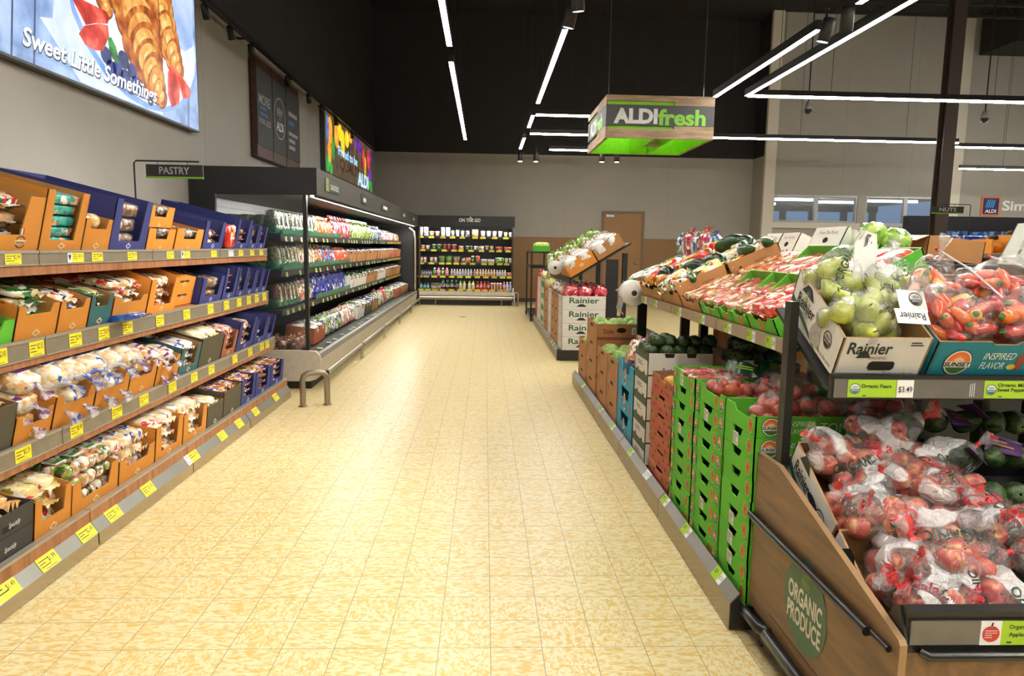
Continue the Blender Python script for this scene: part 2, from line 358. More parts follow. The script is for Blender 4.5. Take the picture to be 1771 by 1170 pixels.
# door in the back wall
DRF = mt('door_frame', (120, 98, 74), .5); DRS = mt('door_slab', (152, 113, 70), .5, var=.05, scale=3)
b = MB(); b.box(2.94, 3.0, 17.93, 18.0, 0, 2.32, DRF); b.box(3.96, 4.02, 17.93, 18.0, 0, 2.32, DRF); b.box(3.0, 3.96, 17.93, 18.0, 2.26, 2.32, DRF)
d = struct('door_1', b)
b = MB(); b.box(3.0, 3.96, 17.95, 17.999, .01, 2.26, DRS); ob('door_leaf', b, d)
b = MB(); b.box(3.04, 3.24, 17.9, 17.95, 2.17, 2.23, mt('steel', (160, 160, 158), .35, .8)); b.tube([(3.2, 17.9, 2.23), (3.35, 17.87, 2.25), (3.45, 17.94, 2.27)], .008, MATS['steel']); ob('door_closer', b, d)
b = MB(); b.tube([(3.88, 17.95, 1.02), (3.88, 17.9, 1.02), (3.77, 17.9, 1.02)], .012, MATS['steel']); b.oval((3.88, 17.949, 1.02), (1, 0, 0), (0, 0, 1), .03, .03, MATS['steel']); ob('door_handle', b, d)
# entrance wall on the right with its windows
b = MB()
for x0, x1, z0, z1 in ((6.89, 7.015, 0, 7), (7.015, 11.45, 2.76, 7), (9.14, 9.34, 0, 2.76), (7.015, 9.14, 0, 2.1), (9.34, 11.45, 0, 1.02), (11.45, 16.3, 0, 7)): b.box(x0, x1, 17.3, 17.5, z0, z1, BEI)
for x in (8.7, 10.4): b.box(x, x + .008, 17.299, 17.301, 2.8, 7, MATS['seam'])
struct('wall_entrance', b)
PIL = mt('pale_pilaster', (214, 206, 192), .75, var=.03, scale=2)
for i, (x0, x1) in enumerate(((6.74, 7.0), (11.38, 11.62))):
    b = MB(); b.box(x0, x1, 17.2, 17.3, 0, 7, PIL); struct('trim_%d' % (i + 1), b)
b = MB(); b.box(7.0, 9.2, 17.24, 17.3, 1.95, 2.09, PIL); struct('trim_3', b)
ALU = mt('aluminium_frame', (176, 176, 174), .4, .3); GLS = film('window_glass', (200, 220, 235), .06, rough=.03, wr=0)
def window(i, x0, x1, z0, z1, bars=()):
    b = MB(); t = .045
    b.box(x0, x0 + t, 17.32, 17.42, z0, z1, ALU); b.box(x1 - t, x1, 17.32, 17.42, z0, z1, ALU); b.box(x0 + t, x1 - t, 17.32, 17.42, z0, z0 + t, ALU); b.box(x0 + t, x1 - t, 17.32, 17.42, z1 - t, z1, ALU)
    for z in bars: b.box(x0 + t, x1 - t, 17.32, 17.42, z, z + .09, ALU)
    o = struct('window_%d' % i, b); g = MB(); g.box(x0 + t, x1 - t, 17.36, 17.368, z0 + t, z1 - t, GLS); ob('glass', g, o)
window(1, 7.02, 8.12, 2.1, 2.76); window(2, 8.12, 9.14, 2.1, 2.76); window(3, 9.34, 10.36, 1.02, 2.76, (2.02,)); window(4, 10.36, 11.45, 1.02, 2.76, (2.02,))
# the vestibule behind the glass and the parking side beyond
VG = mt('vestibule_grey', (120, 124, 128), .7); VD = mt('vestibule_dark', (70, 74, 80), .6)
b = MB(); b.box(6.92, 12, 17.52, 22, 2.78, 2.88, VG); struct('ceiling_vestibule', b)
b = MB(); b.box(6.6, 12, 17.5, 40, -.1, 0, VG); struct('floor_vestibule', b)
b = MB()
for x in (6.9, 8.0, 9.0, 9.9, 10.9, 11.8): b.box(x, x + .16, 21.5, 21.65, 0, 2.78, VD)
b.box(6.6, 12, 21.5, 21.65, 2.6, 2.78, VD); b.box(6.6, 12, 21.5, 21.65, 0, .9, VD); struct('wall_vestibule', b)
LED_W = emit('strip_light', (1, .965, .87), STRIP)
for k, (x0, x1, y) in enumerate(((7.3, 8.5, 18.2), (8.9, 10.1, 18.9), (9.9, 11.2, 18.2), (7.0, 8.2, 20))):
    b = MB(); b.box(x0, x1, y, y + .09, 2.68, 2.74, emit('vestibule_tube', (1, .97, .92), 6)); b.box(x0, x1, y - .02, y + .11, 2.74, 2.78, ALU)
    one('ceiling_lamp', b, 'white tube lamp on the vestibule ceiling behind the ' + ['first window from the corner', 'second window beside the pillar', 'window left of the brown column', 'first window, farther back'][k], 'lamp', 'vestibule tube lamps')
b = MB(); b.box(7.5, 10.2, 34, 36, 0, 3.4, two('brick_far', (110, 62, 50), (90, 74, 70), 2)); b.box(10.6, 14.5, 36, 38, 0, 3.1, mt('far_panel', (120, 150, 185), .7))
b.box(7.4, 10.3, 33.9, 36.1, 3.4, 3.55, VD); one('far_building', b, 'dim brick building outside, seen through the entrance windows', 'building')
# lofty black ceiling, column, roof trusses
b = MB(); b.box(-3, 16.3, -6, 18.2, 7, 7.1, BLK); struct('ceiling', b)
COL = mt('column_brown', (66, 54, 48), .6)
b = MB()
for x0, x1, y0, y1 in ((7.99, 8.21, 12.4, 12.42), (7.99, 8.21, 12.58, 12.6), (8.07, 8.13, 12.42, 12.58)): b.box(x0, x1, y0, y1, 0, 7, COL)
b.box(7.9, 8.3, 12.35, 12.65, 0, .02, COL); tag(ob('column', b), kind='structure')
b = MB(); b.box(11.7, 16.2, 15.9, 17.1, 6.08, 7, BLK); struct('trim_4', b)
JO = mt('joist_black', (38, 34, 32), .7)
for k, (y, z, x0, x1) in enumerate(((14.2, 6.22, 6.9, 16), (15.6, 6.45, 7.0, 16), (11.6, 4.98, 9.0, 13.5))):
    b = MB(); b.box(x0, x1, y, y + .06, z, z + .05, JO); b.box(x0, x1, y, y + .06, z + .5, z + .55, JO)
    n = int((x1 - x0) / .8)
    for i in range(n):
        xa = x0 + i * .8; b.tube([(xa, y + .03, z + .5), (xa + .4, y + .03, z + .04), (xa + .8, y + .03, z + .5)], .014, JO, 5)
    for xa in (x0 + .3, x1 - .3): b.tube([(xa, y + .03, z + .55), (xa, y + .03, 7)], .02, JO, 5)
    o = one('roof_joist', b, ['black open-web roof joist nearest above the entrance windows', 'black open-web roof joist just behind the nearest one', 'low black roof joist right of the brown column'][k], 'joist', 'roof joists')

# ------------------------------------------------------------------ ceiling lights
HOU = mt('lamp_housing', (26, 25, 25), .5); ZL = 3.436
def strip(x0, x1, y0, y1, label, ZL=ZL):
    alongy = (y1 - y0) > (x1 - x0); t = thing('strip_light', label, 'ceiling light', ((x0 + x1) / 2, (y0 + y1) / 2, ZL), 'suspended linear lights')
    b = MB(); b.box(x0, x1, y0, y1, ZL + (.012 if not alongy else -.008), ZL + .08, HOU); wpart('housing', b, t)
    e = .006; b = MB(); b.box(x0 + e * .5, x1 - e * .5, y0 + e, y1 - e, ZL - .012, ZL + (.012 if not alongy else -.008), LED_W); wpart('diffuser', b, t)
    L_ = max(x1 - x0, y1 - y0); k = max(2, int(L_ / 2.4) + 1)
    for i in range(k):
        f = (i + .5) / k; x, y = (x0 + (x1 - x0) * f, (y0 + y1) / 2) if not alongy else ((x0 + x1) / 2, y0 + (y1 - y0) * f)
        b = MB(); b.tube([(x, y, ZL + .08), (x, y, 7)], .0035, HOU, 5); wpart('suspension_wire', b, t)
hw = .028
def sy(x, y0, y1, l): strip(x - hw, x + hw, y0, y1, l)
def sx(y, x0, x1, l, z=ZL): strip(x0, x1, y - hw, y + hw, l, z)
sy(-.385, 4.1, 7.62, 'lit white strip light over the bakery side, nearest pair of the row')
sy(-.40, 8.25, 14.05, 'long lit white strip light receding over the cooler side, far one of the row')
sy(-.385, -3, 3.6, 'lit white strip light straight above the aisle in front of the shelves')
sy(.735, 6.95, 10.43, 'lit white strip light between the two ceiling spots and the hanging sign')
sy(.73, 11.35, 12.5, 'short lit strip light in line past the long one left of the sign')
sy(.72, 13.7, 15.2, 'farthest short lit strip light left of the hanging green sign')
sy(.735, -3, 5.7, 'lit strip light above the aisle, in line before the ceiling spots')
sy(3.07, 6.75, 9.74, 'lit strip light ending at the upper right corner of the hanging sign')
sy(3.07, -3, 6.05, 'lit strip light at the top edge, before the pair of spots on the right')
sy(3.46, -3, 9.62, 'long lit strip light running to the corner above the produce island')
sx(9.65, 3.49, 12.5, 'lit cross strip light from the corner, passing before the brown column')
sx(11.37, .77, 2.9, 'upper short lit cross strip light running behind the hanging sign')
sx(13.22, .8, 8.8, 'lit cross strip light passing behind the sign and ending at the column')
sx(13.72, 9.05, 13, 'lit cross strip light starting right of the brown column')
sx(15.28, 1.34, 2.36, 'lowest short lit cross strip light beneath the hanging sign')
sx(15.15, 10.17, 14, 'lowest lit cross strip light above the logo on the right wall', 3.2)
sx(.5, 1.5, 6, 'added fill strip light overhead before the organic stand')  # unseen lamp, added to brighten the fronts of the apple bags
sx(-1.6, -2, 6, 'added fill strip light overhead at the start of the aisle')  # another unseen lamp, added behind the camera for more light
SPL = emit('spot_lens', (1, .97, .9), 14)
def spot(x, y, z, label, dx=0, dy=0, on=True, group='ceiling track spots', top=7):
    t = thing('track_spot', label, 'spotlight', (x, y, z), group)
    d = Vector((dx, dy, -1)).normalized(); q = d.to_track_quat('-Z', 'Y').to_matrix().to_4x4(); X = Matrix.Translation((x, y, z)) @ q
    b = MB(); b.lathe([(.0, .12), (.05, .12), (.055, .11), (.055, -.08), (.048, -.082)], HOU, 14, X); wpart('can', b, t)
    b = MB(); b.lathe([(.047, -.08), (.0, -.084)], SPL if on else HOU, 14, X); wpart('lens', b, t)
    b = MB(); b.tube([(x, y, z + .05), (x, y, z + .22)], .012, HOU, 6); b.box(x - .02, x + .02, y - .02, y + .02, z + .2, min(top, z + .26), HOU)
    if top > z + .3: b.tube([(x, y, z + .24), (x, y, top)], .004, HOU, 5)
    wpart('bracket', b, t)
def beam(x, y, z, tx, ty, tz, watt, size):
    d = bpy.data.lights.new('track_spot_beam', 'SPOT'); d.energy = watt; d.spot_size = size; d.spot_blend = .7; d.shadow_soft_size = .05; d.color = (1, .94, .84)
    o = bpy.data.objects.new('track_spot_beam', d); C.objects.link(o); o.location = (x, y, z); o.rotation_euler = (Vector((tx, ty, tz)) - Vector((x, y, z))).to_track_quat('-Z', 'Y').to_euler()
beam(.7, 6.1, 3.3, -2.1, 3.6, .7, 330, 1.0); beam(.68, 6.55, 3.3, -2.1, 5.2, .8, 200, .9); beam(3.1, 6.25, 3.22, 1.35, 3.2, 1.1, 230, 1.0); beam(2.97, 6.5, 3.2, 1.2, 2.0, 1.0, 260, .8)
spot(.75, 6.15, 3.42, 'nearer black can spotlight at the top edge over the aisle', .1, .2); spot(.74, 6.6, 3.42, 'second black can spotlight at the top edge, just before the strip', -.2, .2)
spot(3.1, 6.28, 3.36, 'black can spotlight right of the pair at upper right', .1, .3); spot(3.02, 6.5, 3.33, 'black can spotlight left of the pair at upper right', -.2, .2)
for x, y, l in ((.74, 15.6, 'left of two tiny lit spots by the end of the strip row'), (1.08, 15.6, 'right of two tiny lit spots by the end of the strip row'), (2.48, 15.4, 'left of two lit spots under the hanging green sign'), (2.8, 15.4, 'right of two lit spots under the hanging green sign')): spot(x, y, 3.3, l, 0, -.1)
t = thing('wall_track', 'black lighting track running along the top of the left wall', 'light track', (-2.6, 9, 3.6))
b = MB(); b.box(-2.625, -2.575, 2, 16.9, 3.585, 3.625, HOU); wpart('rail', b, t)
for i in range(8): b = MB(); b.box(-2.742, -2.6, 2.5 + i * 1.9, 2.53 + i * 1.9, 3.6, 3.62, HOU); wpart('wall_bracket', b, t)
for i, y in enumerate((6.95, 7.6, 8.25, 9.7, 10.8, 11.6, 12.7, 14.2)):
    x, z = -2.6, 3.5; t = thing('wall_spot', 'small black spotlight hanging from the wall track, %s from the bakery screen' % ORD[i], 'spotlight', (x, y, z), 'wall track spots')
    b = MB(); b.lathe([(0, .06), (.03, .06), (.035, -.07), (0, -.06)], HOU, 10, at(x, y, z, 0, .5)); wpart('can', b, t)
    b = MB(); b.tube([(x, y, z + .04), (x, y, 3.59)], .008, HOU, 5); wpart('bracket', b, t)
for i, (x, y, z) in enumerate(((5.37, 12, 3.75), (8.55, 12.2, 3.71))):
    t = thing('camera_dome', ['small dome camera on a thin rod below the cross strip left of the column', 'small dome camera on a thin rod right of the brown column'][i], 'camera', (x, y, z), 'hanging dome cameras')
    b = MB(); b.tube([(x, y, z), (x, y, 7)], .012, HOU, 6); wpart('rod', b, t)
    b = MB(); b.lathe([(.0, .12), (.03, .12), (.05, .06), (.075, .02), (.075, -.01)], ALU, 12, at(x, y, z)); wpart('housing', b, t)
    b = MB(); b.lathe([(.07, -.01), (.06, -.05), (.035, -.08), (0, -.09)], mt('smoked_dome', (40, 40, 42), .1), 12, at(x, y, z)); wpart('dome', b, t)

# ------------------------------------------------------------------ wall screens, boards and hanging signs
XS = -2.66
def pic(b, pts, k, m): b.poly([(XS + .002 * k, y, z) for y, z in pts], m)
def ell(y, z, ry, rz, n=20): return [(y + ry * math.cos(6.2832 * i / n), z + rz * math.sin(6.2832 * i / n)) for i in range(n)]
WHT = mt('white_print', (236, 234, 228), .5, var=.02); GRY = mt('grey_print', (150, 150, 148), .5)
t = thing('lit_wall_screen', 'big backlit picture of croissants and berries high on the left wall', 'sign', (-2.742, 5.4, 2.39))
b = MB(); b.box(-2.741, -2.662, 2.6, 6.87, 2.395, 3.99, mt('screen_case', (60, 60, 62), .4)); wpart('case', b, t)
b = MB(); sc = lambda n, c, k=1.0, s=6: screen(n, c, k, s)
PLK = sc('scr_plank', [(110, 140, 190), (150, 178, 222), (176, 200, 238)], 1.0, 5)
pic(b, [(2.62, 2.41), (6.85, 2.41), (6.85, 3.97), (2.62, 3.97)], 0, PLK)
for y in (2.95, 3.3, 3.62, 3.95, 4.22, 4.42, 6.6): pic(b, [(y, 2.41), (y + .016, 2.41), (y + .23, 3.97), (y + .215, 3.97)], 1, sc('scr_gap', [(46, 60, 100), (60, 80, 120)]))
pic(b, [(4.51, 2.7), (4.91, 2.415), (5.22, 2.415), (6.1, 2.415), (6.3, 3.9), (4.9, 3.9), (4.64, 2.73)][::-1][::-1], 2, sc('scr_paper', [(196, 214, 246), (226, 236, 252)]))
pic(b, ell(5.82, 3.03, 1.02, .615), 3, sc('scr_plate_edge', [(120, 160, 225), (150, 185, 240)])); pic(b, ell(5.83, 3.06, .99, .6), 4, sc('scr_plate', [(214, 228, 250), (236, 244, 255)]))
pic(b, [(6.27, 3.9), (6.27, 3.18), (6.42, 3.05), (6.57, 3.04), (6.77, 3.14), (6.8, 3.9)], 5, sc('scr_cup', [(150, 180, 230), (206, 220, 246)], 1, 3))
CR = sc('scr_crust', [(140, 58, 16), (196, 106, 36), (232, 168, 84)], 1, 9); CR2 = sc('scr_crust_light', [(214, 132, 48), (246, 200, 112)], 1, 12); CRD = sc('scr_crust_dark', [(104, 42, 12), (140, 66, 24)], 1, 9)
def crust(ax, k0, n=9):
    """a croissant: rolled bands from back to tip, each a dark edge, a brown band and a golden ridge"""
    for i in range(n):
        f = i / (n - 1) * (len(ax) - 1); j = min(len(ax) - 2, int(f)); q = f - j; (ya, za, wa), (yb, zb, wb) = ax[j], ax[j + 1]
        y, z, w_ = ya + (yb - ya) * q, za + (zb - za) * q, wa + (wb - wa) * q; dy, dz = yb - ya, zb - za; l = math.hypot(dy, dz); dy, dz = dy / l, dz / l
        for s_, off, m in ((1.04, .014, CRD), (1, 0, CR), (.66, -.02, CR2), (.26, -.03, CR3)):
            pic(b, [(y + (-dz) * w_ * s_ * math.cos(t) + dy * (w_ * .62 * s_ * math.sin(t) + off), z + dy * w_ * s_ * math.cos(t) + dz * (w_ * .62 * s_ * math.sin(t) + off)) for t in [2 * math.pi * g / 20 for g in range(20)]], k0 + i * .35 + (1.04 - s_) * .3, m)
CR3 = sc('scr_crust_gold', [(246, 196, 104), (255, 226, 160)], 1, 14)
crust([(6.0, 3.75, .26), (6.12, 3.25, .25), (6.28, 3.0, .19), (6.42, 2.84, .11)], 5.5, 9)
crust([(5.16, 3.5, .2), (5.22, 3.12, .15), (5.27, 2.98, .08)], 5.5, 5)
crust([(5.58, 3.8, .46), (5.66, 3.3, .42), (5.76, 2.95, .33), (5.9, 2.7, .22), (6.06, 2.54, .09)], 8.5, 13)
SR = sc('scr_strawberry', [(170, 22, 18), (226, 60, 44), (240, 130, 110)], 1, 7)
for pp in ([(4.8, 2.93), (5.24, 2.96), (5.28, 2.93), (5.25, 2.88), (5.1, 2.84), (4.97, 2.79)], [(4.88, 2.71), (4.95, 2.78), (5.14, 2.85), (5.25, 2.87), (5.26, 2.8), (5.17, 2.68), (5.06, 2.655), (4.95, 2.66)], [(6.26, 2.87), (6.42, 2.77), (6.38, 2.57), (6.23, 2.5), (6.16, 2.59), (6.18, 2.77)], [(6.32, 2.86), (6.64, 2.73), (6.61, 2.66), (6.46, 2.62), (6.41, 2.7)]): pic(b, pp, 13, SR)
BB = sc('scr_blueberry', [(20, 26, 62), (52, 70, 150)], 1, 10)
for y, z, r in ((5.21, 2.66, .075), (5.27, 2.59, .07), (5.45, 2.69, .08), (5.36, 2.6, .075), (5.47, 2.57, .075), (5.57, 2.64, .07), (5.62, 2.56, .075), (5.7, 2.52, .06), (5.53, 2.51, .06), (5.4, 2.52, .055)): pic(b, ell(y, z, r, r * .8, 12), 12.6, BB)
pic(b, [(5.24, 2.79), (5.29, 2.8), (5.35, 2.75), (5.38, 2.66), (5.35, 2.64), (5.29, 2.66), (5.25, 2.71)], 13.2, sc('scr_mint', [(20, 90, 40), (60, 160, 70)], 1, 14))
b.text('Sweet Little Somethings', (XS + .03, 5.12, 2.512), (0, 1, 0), (0, 0, 1), .145, sc('scr_shade', [(44, 60, 96)] * 2, .6), 1.68, .05, .25)
b.text('Sweet Little Somethings', (XS + .032, 5.115, 2.52), (0, 1, 0), (0, 0, 1), .145, sc('scr_white', [(255, 255, 255)] * 2, 1.05), 1.66, .02, .25)
wpart('picture', b, t)
# dark wooden board of three panels
BW = wood('board_wood', (58, 34, 22), (86, 52, 32), 1, 2); BC = mt('chalk_board', (44, 44, 46), .6, var=.15)
t = thing('chalkboard_sign', 'dark three-panel board with wooden ends high on the left wall', 'sign', (-2.742, 9.5, 2.4))
for i, (y0, y1) in enumerate(((8.56, 9.17), (9.19, 9.77), (9.79, 10.46))):
    b = MB(); b.box(-2.72, -2.66, y0, y1, 2.4, 3.53, BW); b.box(-2.662, -2.652, y0 + .002, y1 - .002, 2.53, 3.42, BC)
    xx = -2.6505
    if i == 0:
        b.text('MORE', (xx, 8.85, 3.07), (0, 1, 0), (0, 0, 1), .12, GRY, .44, .02); b.bars((xx, 8.86, 2.94), (0, 1, 0), (0, 0, 1), .4, .14, 2, mt('chalk_blue', (60, 96, 150), .6), 3); b.text('FOR LESS', (xx, 8.86, 2.82), (0, 1, 0), (0, 0, 1), .065, GRY, .44, .01)
    if i == 1:
        b.oval((xx, 9.48, 2.97), (0, 1, 0), (0, 0, 1), .26, .26, GRY, 32, None, .93); b.text('NEW', (xx, 9.48, 3.05), (0, 1, 0), (0, 0, 1), .1, GRY, .26, .02); b.text('at', (xx, 9.48, 2.965), (0, 1, 0), (0, 0, 1), .04, GRY); b.text('ALDI', (xx, 9.48, 2.87), (0, 1, 0), (0, 0, 1), .11, WHT, .3, .02)
    if i == 2:
        for k, (z, h) in enumerate(((3.12, .08), (3.0, .09), (2.86, .07), (2.77, .07), (2.68, .07))): b.bars((xx, 10.12, z), (0, 1, 0), (0, 0, 1), .46, h, 1, MATS['chalk_blue'] if k == 1 else GRY, k, .7)
    wpart('board_panel', b, t)
for y in (8.6, 10.3): b = MB(); b.box(-2.742, -2.72, y, y + .06, 2.5, 3.5, BLK); wpart('wall_batten', b, t)
# second screen above the produce cooler
t = thing('lit_wall_screen', 'smaller backlit picture of fruit and vegetables above the produce cooler', 'sign', (-2.742, 14.6, 2.57))
b = MB(); b.box(-2.741, -2.662, 12.1, 17.0, 2.57, 3.6, MATS['screen_case']); wpart('case', b, t)
b = MB(); pic(b, [(12.12, 2.59), (16.98, 2.59), (16.98, 3.58), (12.12, 3.58)], 0, sc('scr_board', [(72, 58, 44), (120, 98, 72)], .7, 3))
for y, z, ry, rz, c in ((12.5, 3.3, .2, .24, 'o'), (12.45, 2.96, .16, .2, 'o'), (13.05, 3.3, .2, .22, 'o'), (12.75, 3.05, .12, .2, 'g'), (13.35, 3.4, .2, .15, 'y'), (13.6, 3.25, .18, .24, 'y'), (14.0, 3.38, .2, .16, 'y'), (14.35, 3.45, .2, .1, 'o'), (12.3, 3.3, .1, .24, 'b'), (12.3, 2.75, .16, .16, 'g'), (12.55, 2.68, .12, .1, 'g'), (15.0, 3.44, .2, .12, 'p'), (15.45, 3.4, .22, .14, 'p'), (15.85, 3.25, .14, .2, 'r'), (16.05, 3.1, .14, .2, 'o'), (16.5, 3.3, .2, .22, 'r'), (16.8, 3.4, .14, .16, 'p'), (16.7, 2.98, .2, .18, 'p'), (16.55, 2.75, .2, .1, 'g'), (16.85, 2.72, .12, .13, 'g')):
    pic(b, ell(y, z, ry, rz, 14), 1 + (c in 'rb'), sc('scr_' + c, {'o': [(226, 120, 20), (255, 190, 70)], 'g': [(20, 120, 40), (70, 190, 80)], 'y': [(240, 190, 10), (255, 235, 60)], 'b': [(20, 40, 110), (120, 150, 220)], 'p': [(60, 16, 110), (130, 60, 180)], 'r': [(190, 20, 40), (240, 80, 60)]}[c], 1, 6))
b.text('Proud to be', (XS + .01, 14.1, 3.07), (0, 1, 0), (0, 0, 1), .17, sc('scr_sky', [(170, 220, 255)] * 2, 1.1), 1.9, .02)
b.text('QUALITY', (XS + .01, 14.4, 2.83), (0, 1, 0), (0, 0, 1), .24, sc('scr_brown', [(66, 46, 34)] * 2, .6), 2.3, .02)
b.text('ALDI', (XS + .012, 15.75, 2.76), (0, 1, 0), (0, 0, 1), .29, sc('scr_ice', [(190, 228, 255)] * 2, 1.2), 1.3, .03)
wpart('picture', b, t)
# hanging section signs
SGN = mt('sign_black', (38, 38, 38), .45); LIME = mt('sign_lime', (112, 170, 30), .5); SGT = mt('sign_letter', (176, 174, 170), .5)
def flag(x0, x1, y, z0, z1, txt, pole_x, pole_z, arm_x, zarm, label):
    t = thing('aisle_sign', label, 'sign', (pole_x, y, pole_z))
    b = MB(); b.box(x0, x1, y - .006, y + .006, z0, z1, SGN); b.box(x0, x1, y - .0065, y + .0065, z0 - .012, z0, LIME); p = wpart('sign_panel', b, t)
    b = MB(); b.text(txt, ((x0 + x1) / 2, y - .008, (z0 + z1) / 2), (1, 0, 0), (0, 0, 1), (z1 - z0) * .62, SGT, (x1 - x0) * .53, .015); wsub('lettering', b, p)
    b = MB(); b.tube([(pole_x, y, pole_z), (pole_x, y, zarm - .015), (pole_x + .015 * (1 if arm_x > pole_x else -1), y, zarm), (arm_x, y, zarm)], .006, SGN, 6)
    for f in (.2, .72): xx = x0 + (x1 - x0) * f; b.tube([(xx, y, z1), (xx, y, zarm)], .0025, SGN, 4)
    wpart('bracket', b, t)
flag(-2.305, -1.925, 5.0, 1.826, 1.905, 'PASTRY', -2.385, 1.36, -1.95, 1.928, 'black hanging PASTRY sign on a bent pole over the bakery shelves')
flag(6.365, 6.83, 10.0, 1.965, 2.055, 'NUTS', 6.93, 1.5, 6.5, 2.085, 'black hanging NUTS sign on a bent pole before the column')
b = MB(); b.box(-2.742, -2.6, 3.7, 3.975, 1.99, 2.19, SGN); b.box(-2.742, -2.599, 3.7, 3.975, 1.975, 1.99, LIME); b.oval((-2.599, 3.95, 2.07), (0, 1, 0), (0, 0, 1), .05, .05, GRY); one('section_sign', b, 'black sign with lime edge at the left edge, under the croissant screen', 'sign')
# logo and lettering on the entrance wall
t = thing('wall_logo', 'square dark blue ALDI logo with orange border on the right wall', 'logo', (12.47, 17.3, 2.34))
b = MB(); b.box(12.24, 12.71, 17.27, 17.3, 2.33, 2.8, mt('logo_orange', (216, 120, 50), .5)); b.box(12.28, 12.67, 17.262, 17.27, 2.37, 2.76, mt('logo_navy', (30, 34, 92), .5))
for i in range(4):
    x = 12.37 + i * .055; b.plate([(x - .03, 17.258, 2.53), (x + .005, 17.258, 2.53), (x + .045, 17.258, 2.72), (x + .012, 17.258, 2.72)], (0, -1, 0), .003, mt('logo_sky', (70, 140, 210), .5))
b.text('ALDI', (12.475, 17.259, 2.445), (1, 0, 0), (0, 0, 1), .085, WHT, .28, .03); wpart('logo_plate', b, t)
b = MB(); b.text('Simp', (13.2, 17.28, 2.55), (1, 0, 0), (0, 0, 1), .32, WHT, .85, .03); one('wall_lettering', b, 'white raised letters Simp beside the blue logo on the right wall', 'lettering')
# hanging ALDIfresh box sign
CRT = two('crate_wood', (172, 146, 118), (146, 120, 96), 3, .6, (1, 1, 6), rnd=False); LGN = mt('sign_green', (136, 212, 30), .5); SLT = mt('sign_slate', (74, 76, 80), .6)
t = thing('hanging_sign', 'hanging wooden box sign reading ALDIfresh with lime green inside', 'sign', (2.16, 9.8, 2.75))
x0, x1, y0, y1, z0, z1 = 1.485, 2.845, 9.0, 10.55, 2.755, 3.275
b = MB()
for zz0, zz1, m in ((z1 - .07, z1, CRT), (z1 - .115, z1 - .07, None), (z0 + .155, z1 - .115, SLT), (z0 + .115, z0 + .155, None), (z0, z0 + .115, CRT)):
    xr = x1 - .5 if m is None else x1
    if m: b.box(x0, x1, y0, y0 + .03, zz0, zz1, m)
    else: b.box(xr, x1, y0, y0 + .03, zz0, zz1, SLT if zz0 < 3 and False else CRT)
b.rect(((x0 + x1) / 2 + .25, y0 - .001, z0 + .06), (1, 0, 0), (0, 0, 1), .0, .0, CRT); f = wpart('front_boards', b, t)
b = MB(); b.text('ALDI', (x0 + .37, y0 - .004, z0 + .27), (1, 0, 0), (0, 0, 1), .185, mt('sign_white', (222, 222, 220), .5), .55, .05); b.text('fresh', (x0 + .95, y0 - .004, z0 + .262), (1, 0, 0), (0, 0, 1), .2, mt('sign_letter_green', (128, 196, 60), .5), .6, .035); wsub('lettering', b, f)
b = MB()
for xa, xb in ((x0, x0 + .03), (x1 - .03, x1)):
    b.box(xa, xb, y0 + .03, y1, z0, z0 + .115, CRT); b.box(xa, xb, y0 + .03, y1, z0 + .155, z1 - .115, SLT); b.box(xa, xb, y0 + .03, y1, z1 - .07, z1, CRT)
    b.box(xa, xb, y0 + .03, y0 + .7, z0 + .115, z0 + .155, CRT); b.box(xa, xb, y0 + .03, y0 + .7, z1 - .115, z1 - .07, CRT)
b.text('ALDI', (x0 - .004, y1 - .5, z0 + .27), (0, -1, 0), (0, 0, 1), .185, MATS['sign_white'], .5, .05); b.text('fresh', (x0 - .004, y1 - 1.03, z0 + .262), (0, -1, 0), (0, 0, 1), .2, MATS['sign_letter_green'], .52, .035)
b.box(x0 + .03, x1 - .03, y1 - .03, y1, z0, z1, CRT); wpart('side_boards', b, t)
b = MB()
b.box(x0 + .031, x0 + .045, y0 + .031, y1 - .031, z0 + .004, z1, LGN); b.box(x1 - .045, x1 - .031, y0 + .031, y1 - .031, z0 + .004, z1, LGN); b.box(x0 + .045, x1 - .045, y0 + .031, y0 + .045, z0 + .004, z1, LGN); b.box(x0 + .045, x1 - .045, y1 - .045, y1 - .031, z0 + .004, z1, LGN)
b.box(x0 + .045, x1 - .045, y0 + .045, y1 - .045, z1 - .05, z1 - .03, LGN)
for xa in (x0 + .62, x1 - .5): b.box(xa, xa + .02, y0 + .05, y1 - .05, z0 + .01, z1 - .05, LGN)
b.box(x0 + .62, x1 - .5, (y0 + y1) / 2, (y0 + y1) / 2 + .02, z0 + .01, z1 - .05, CRT); wpart('green_lining', b, t)
b = MB(); b.box(x0 + .15, x1 - .15, y0 + .2, y0 + .23, z1 - .08, z1 - .05, emit('sign_led', (.95, 1, .7), 16)); b.box(x0 + .15, x1 - .15, y1 - .3, y1 - .27, z1 - .08, z1 - .05, MATS['sign_led']); wpart('led_bar', b, t)
for x in (x0 + .04, x1 - .12): b = MB(); b.tube([(x, y0 + .1, z1 - .01), (x, y0 + .1, 7)], .005, mt('wire', (120, 118, 112), .4, .7), 5); wpart('hanging_wire', b, t)
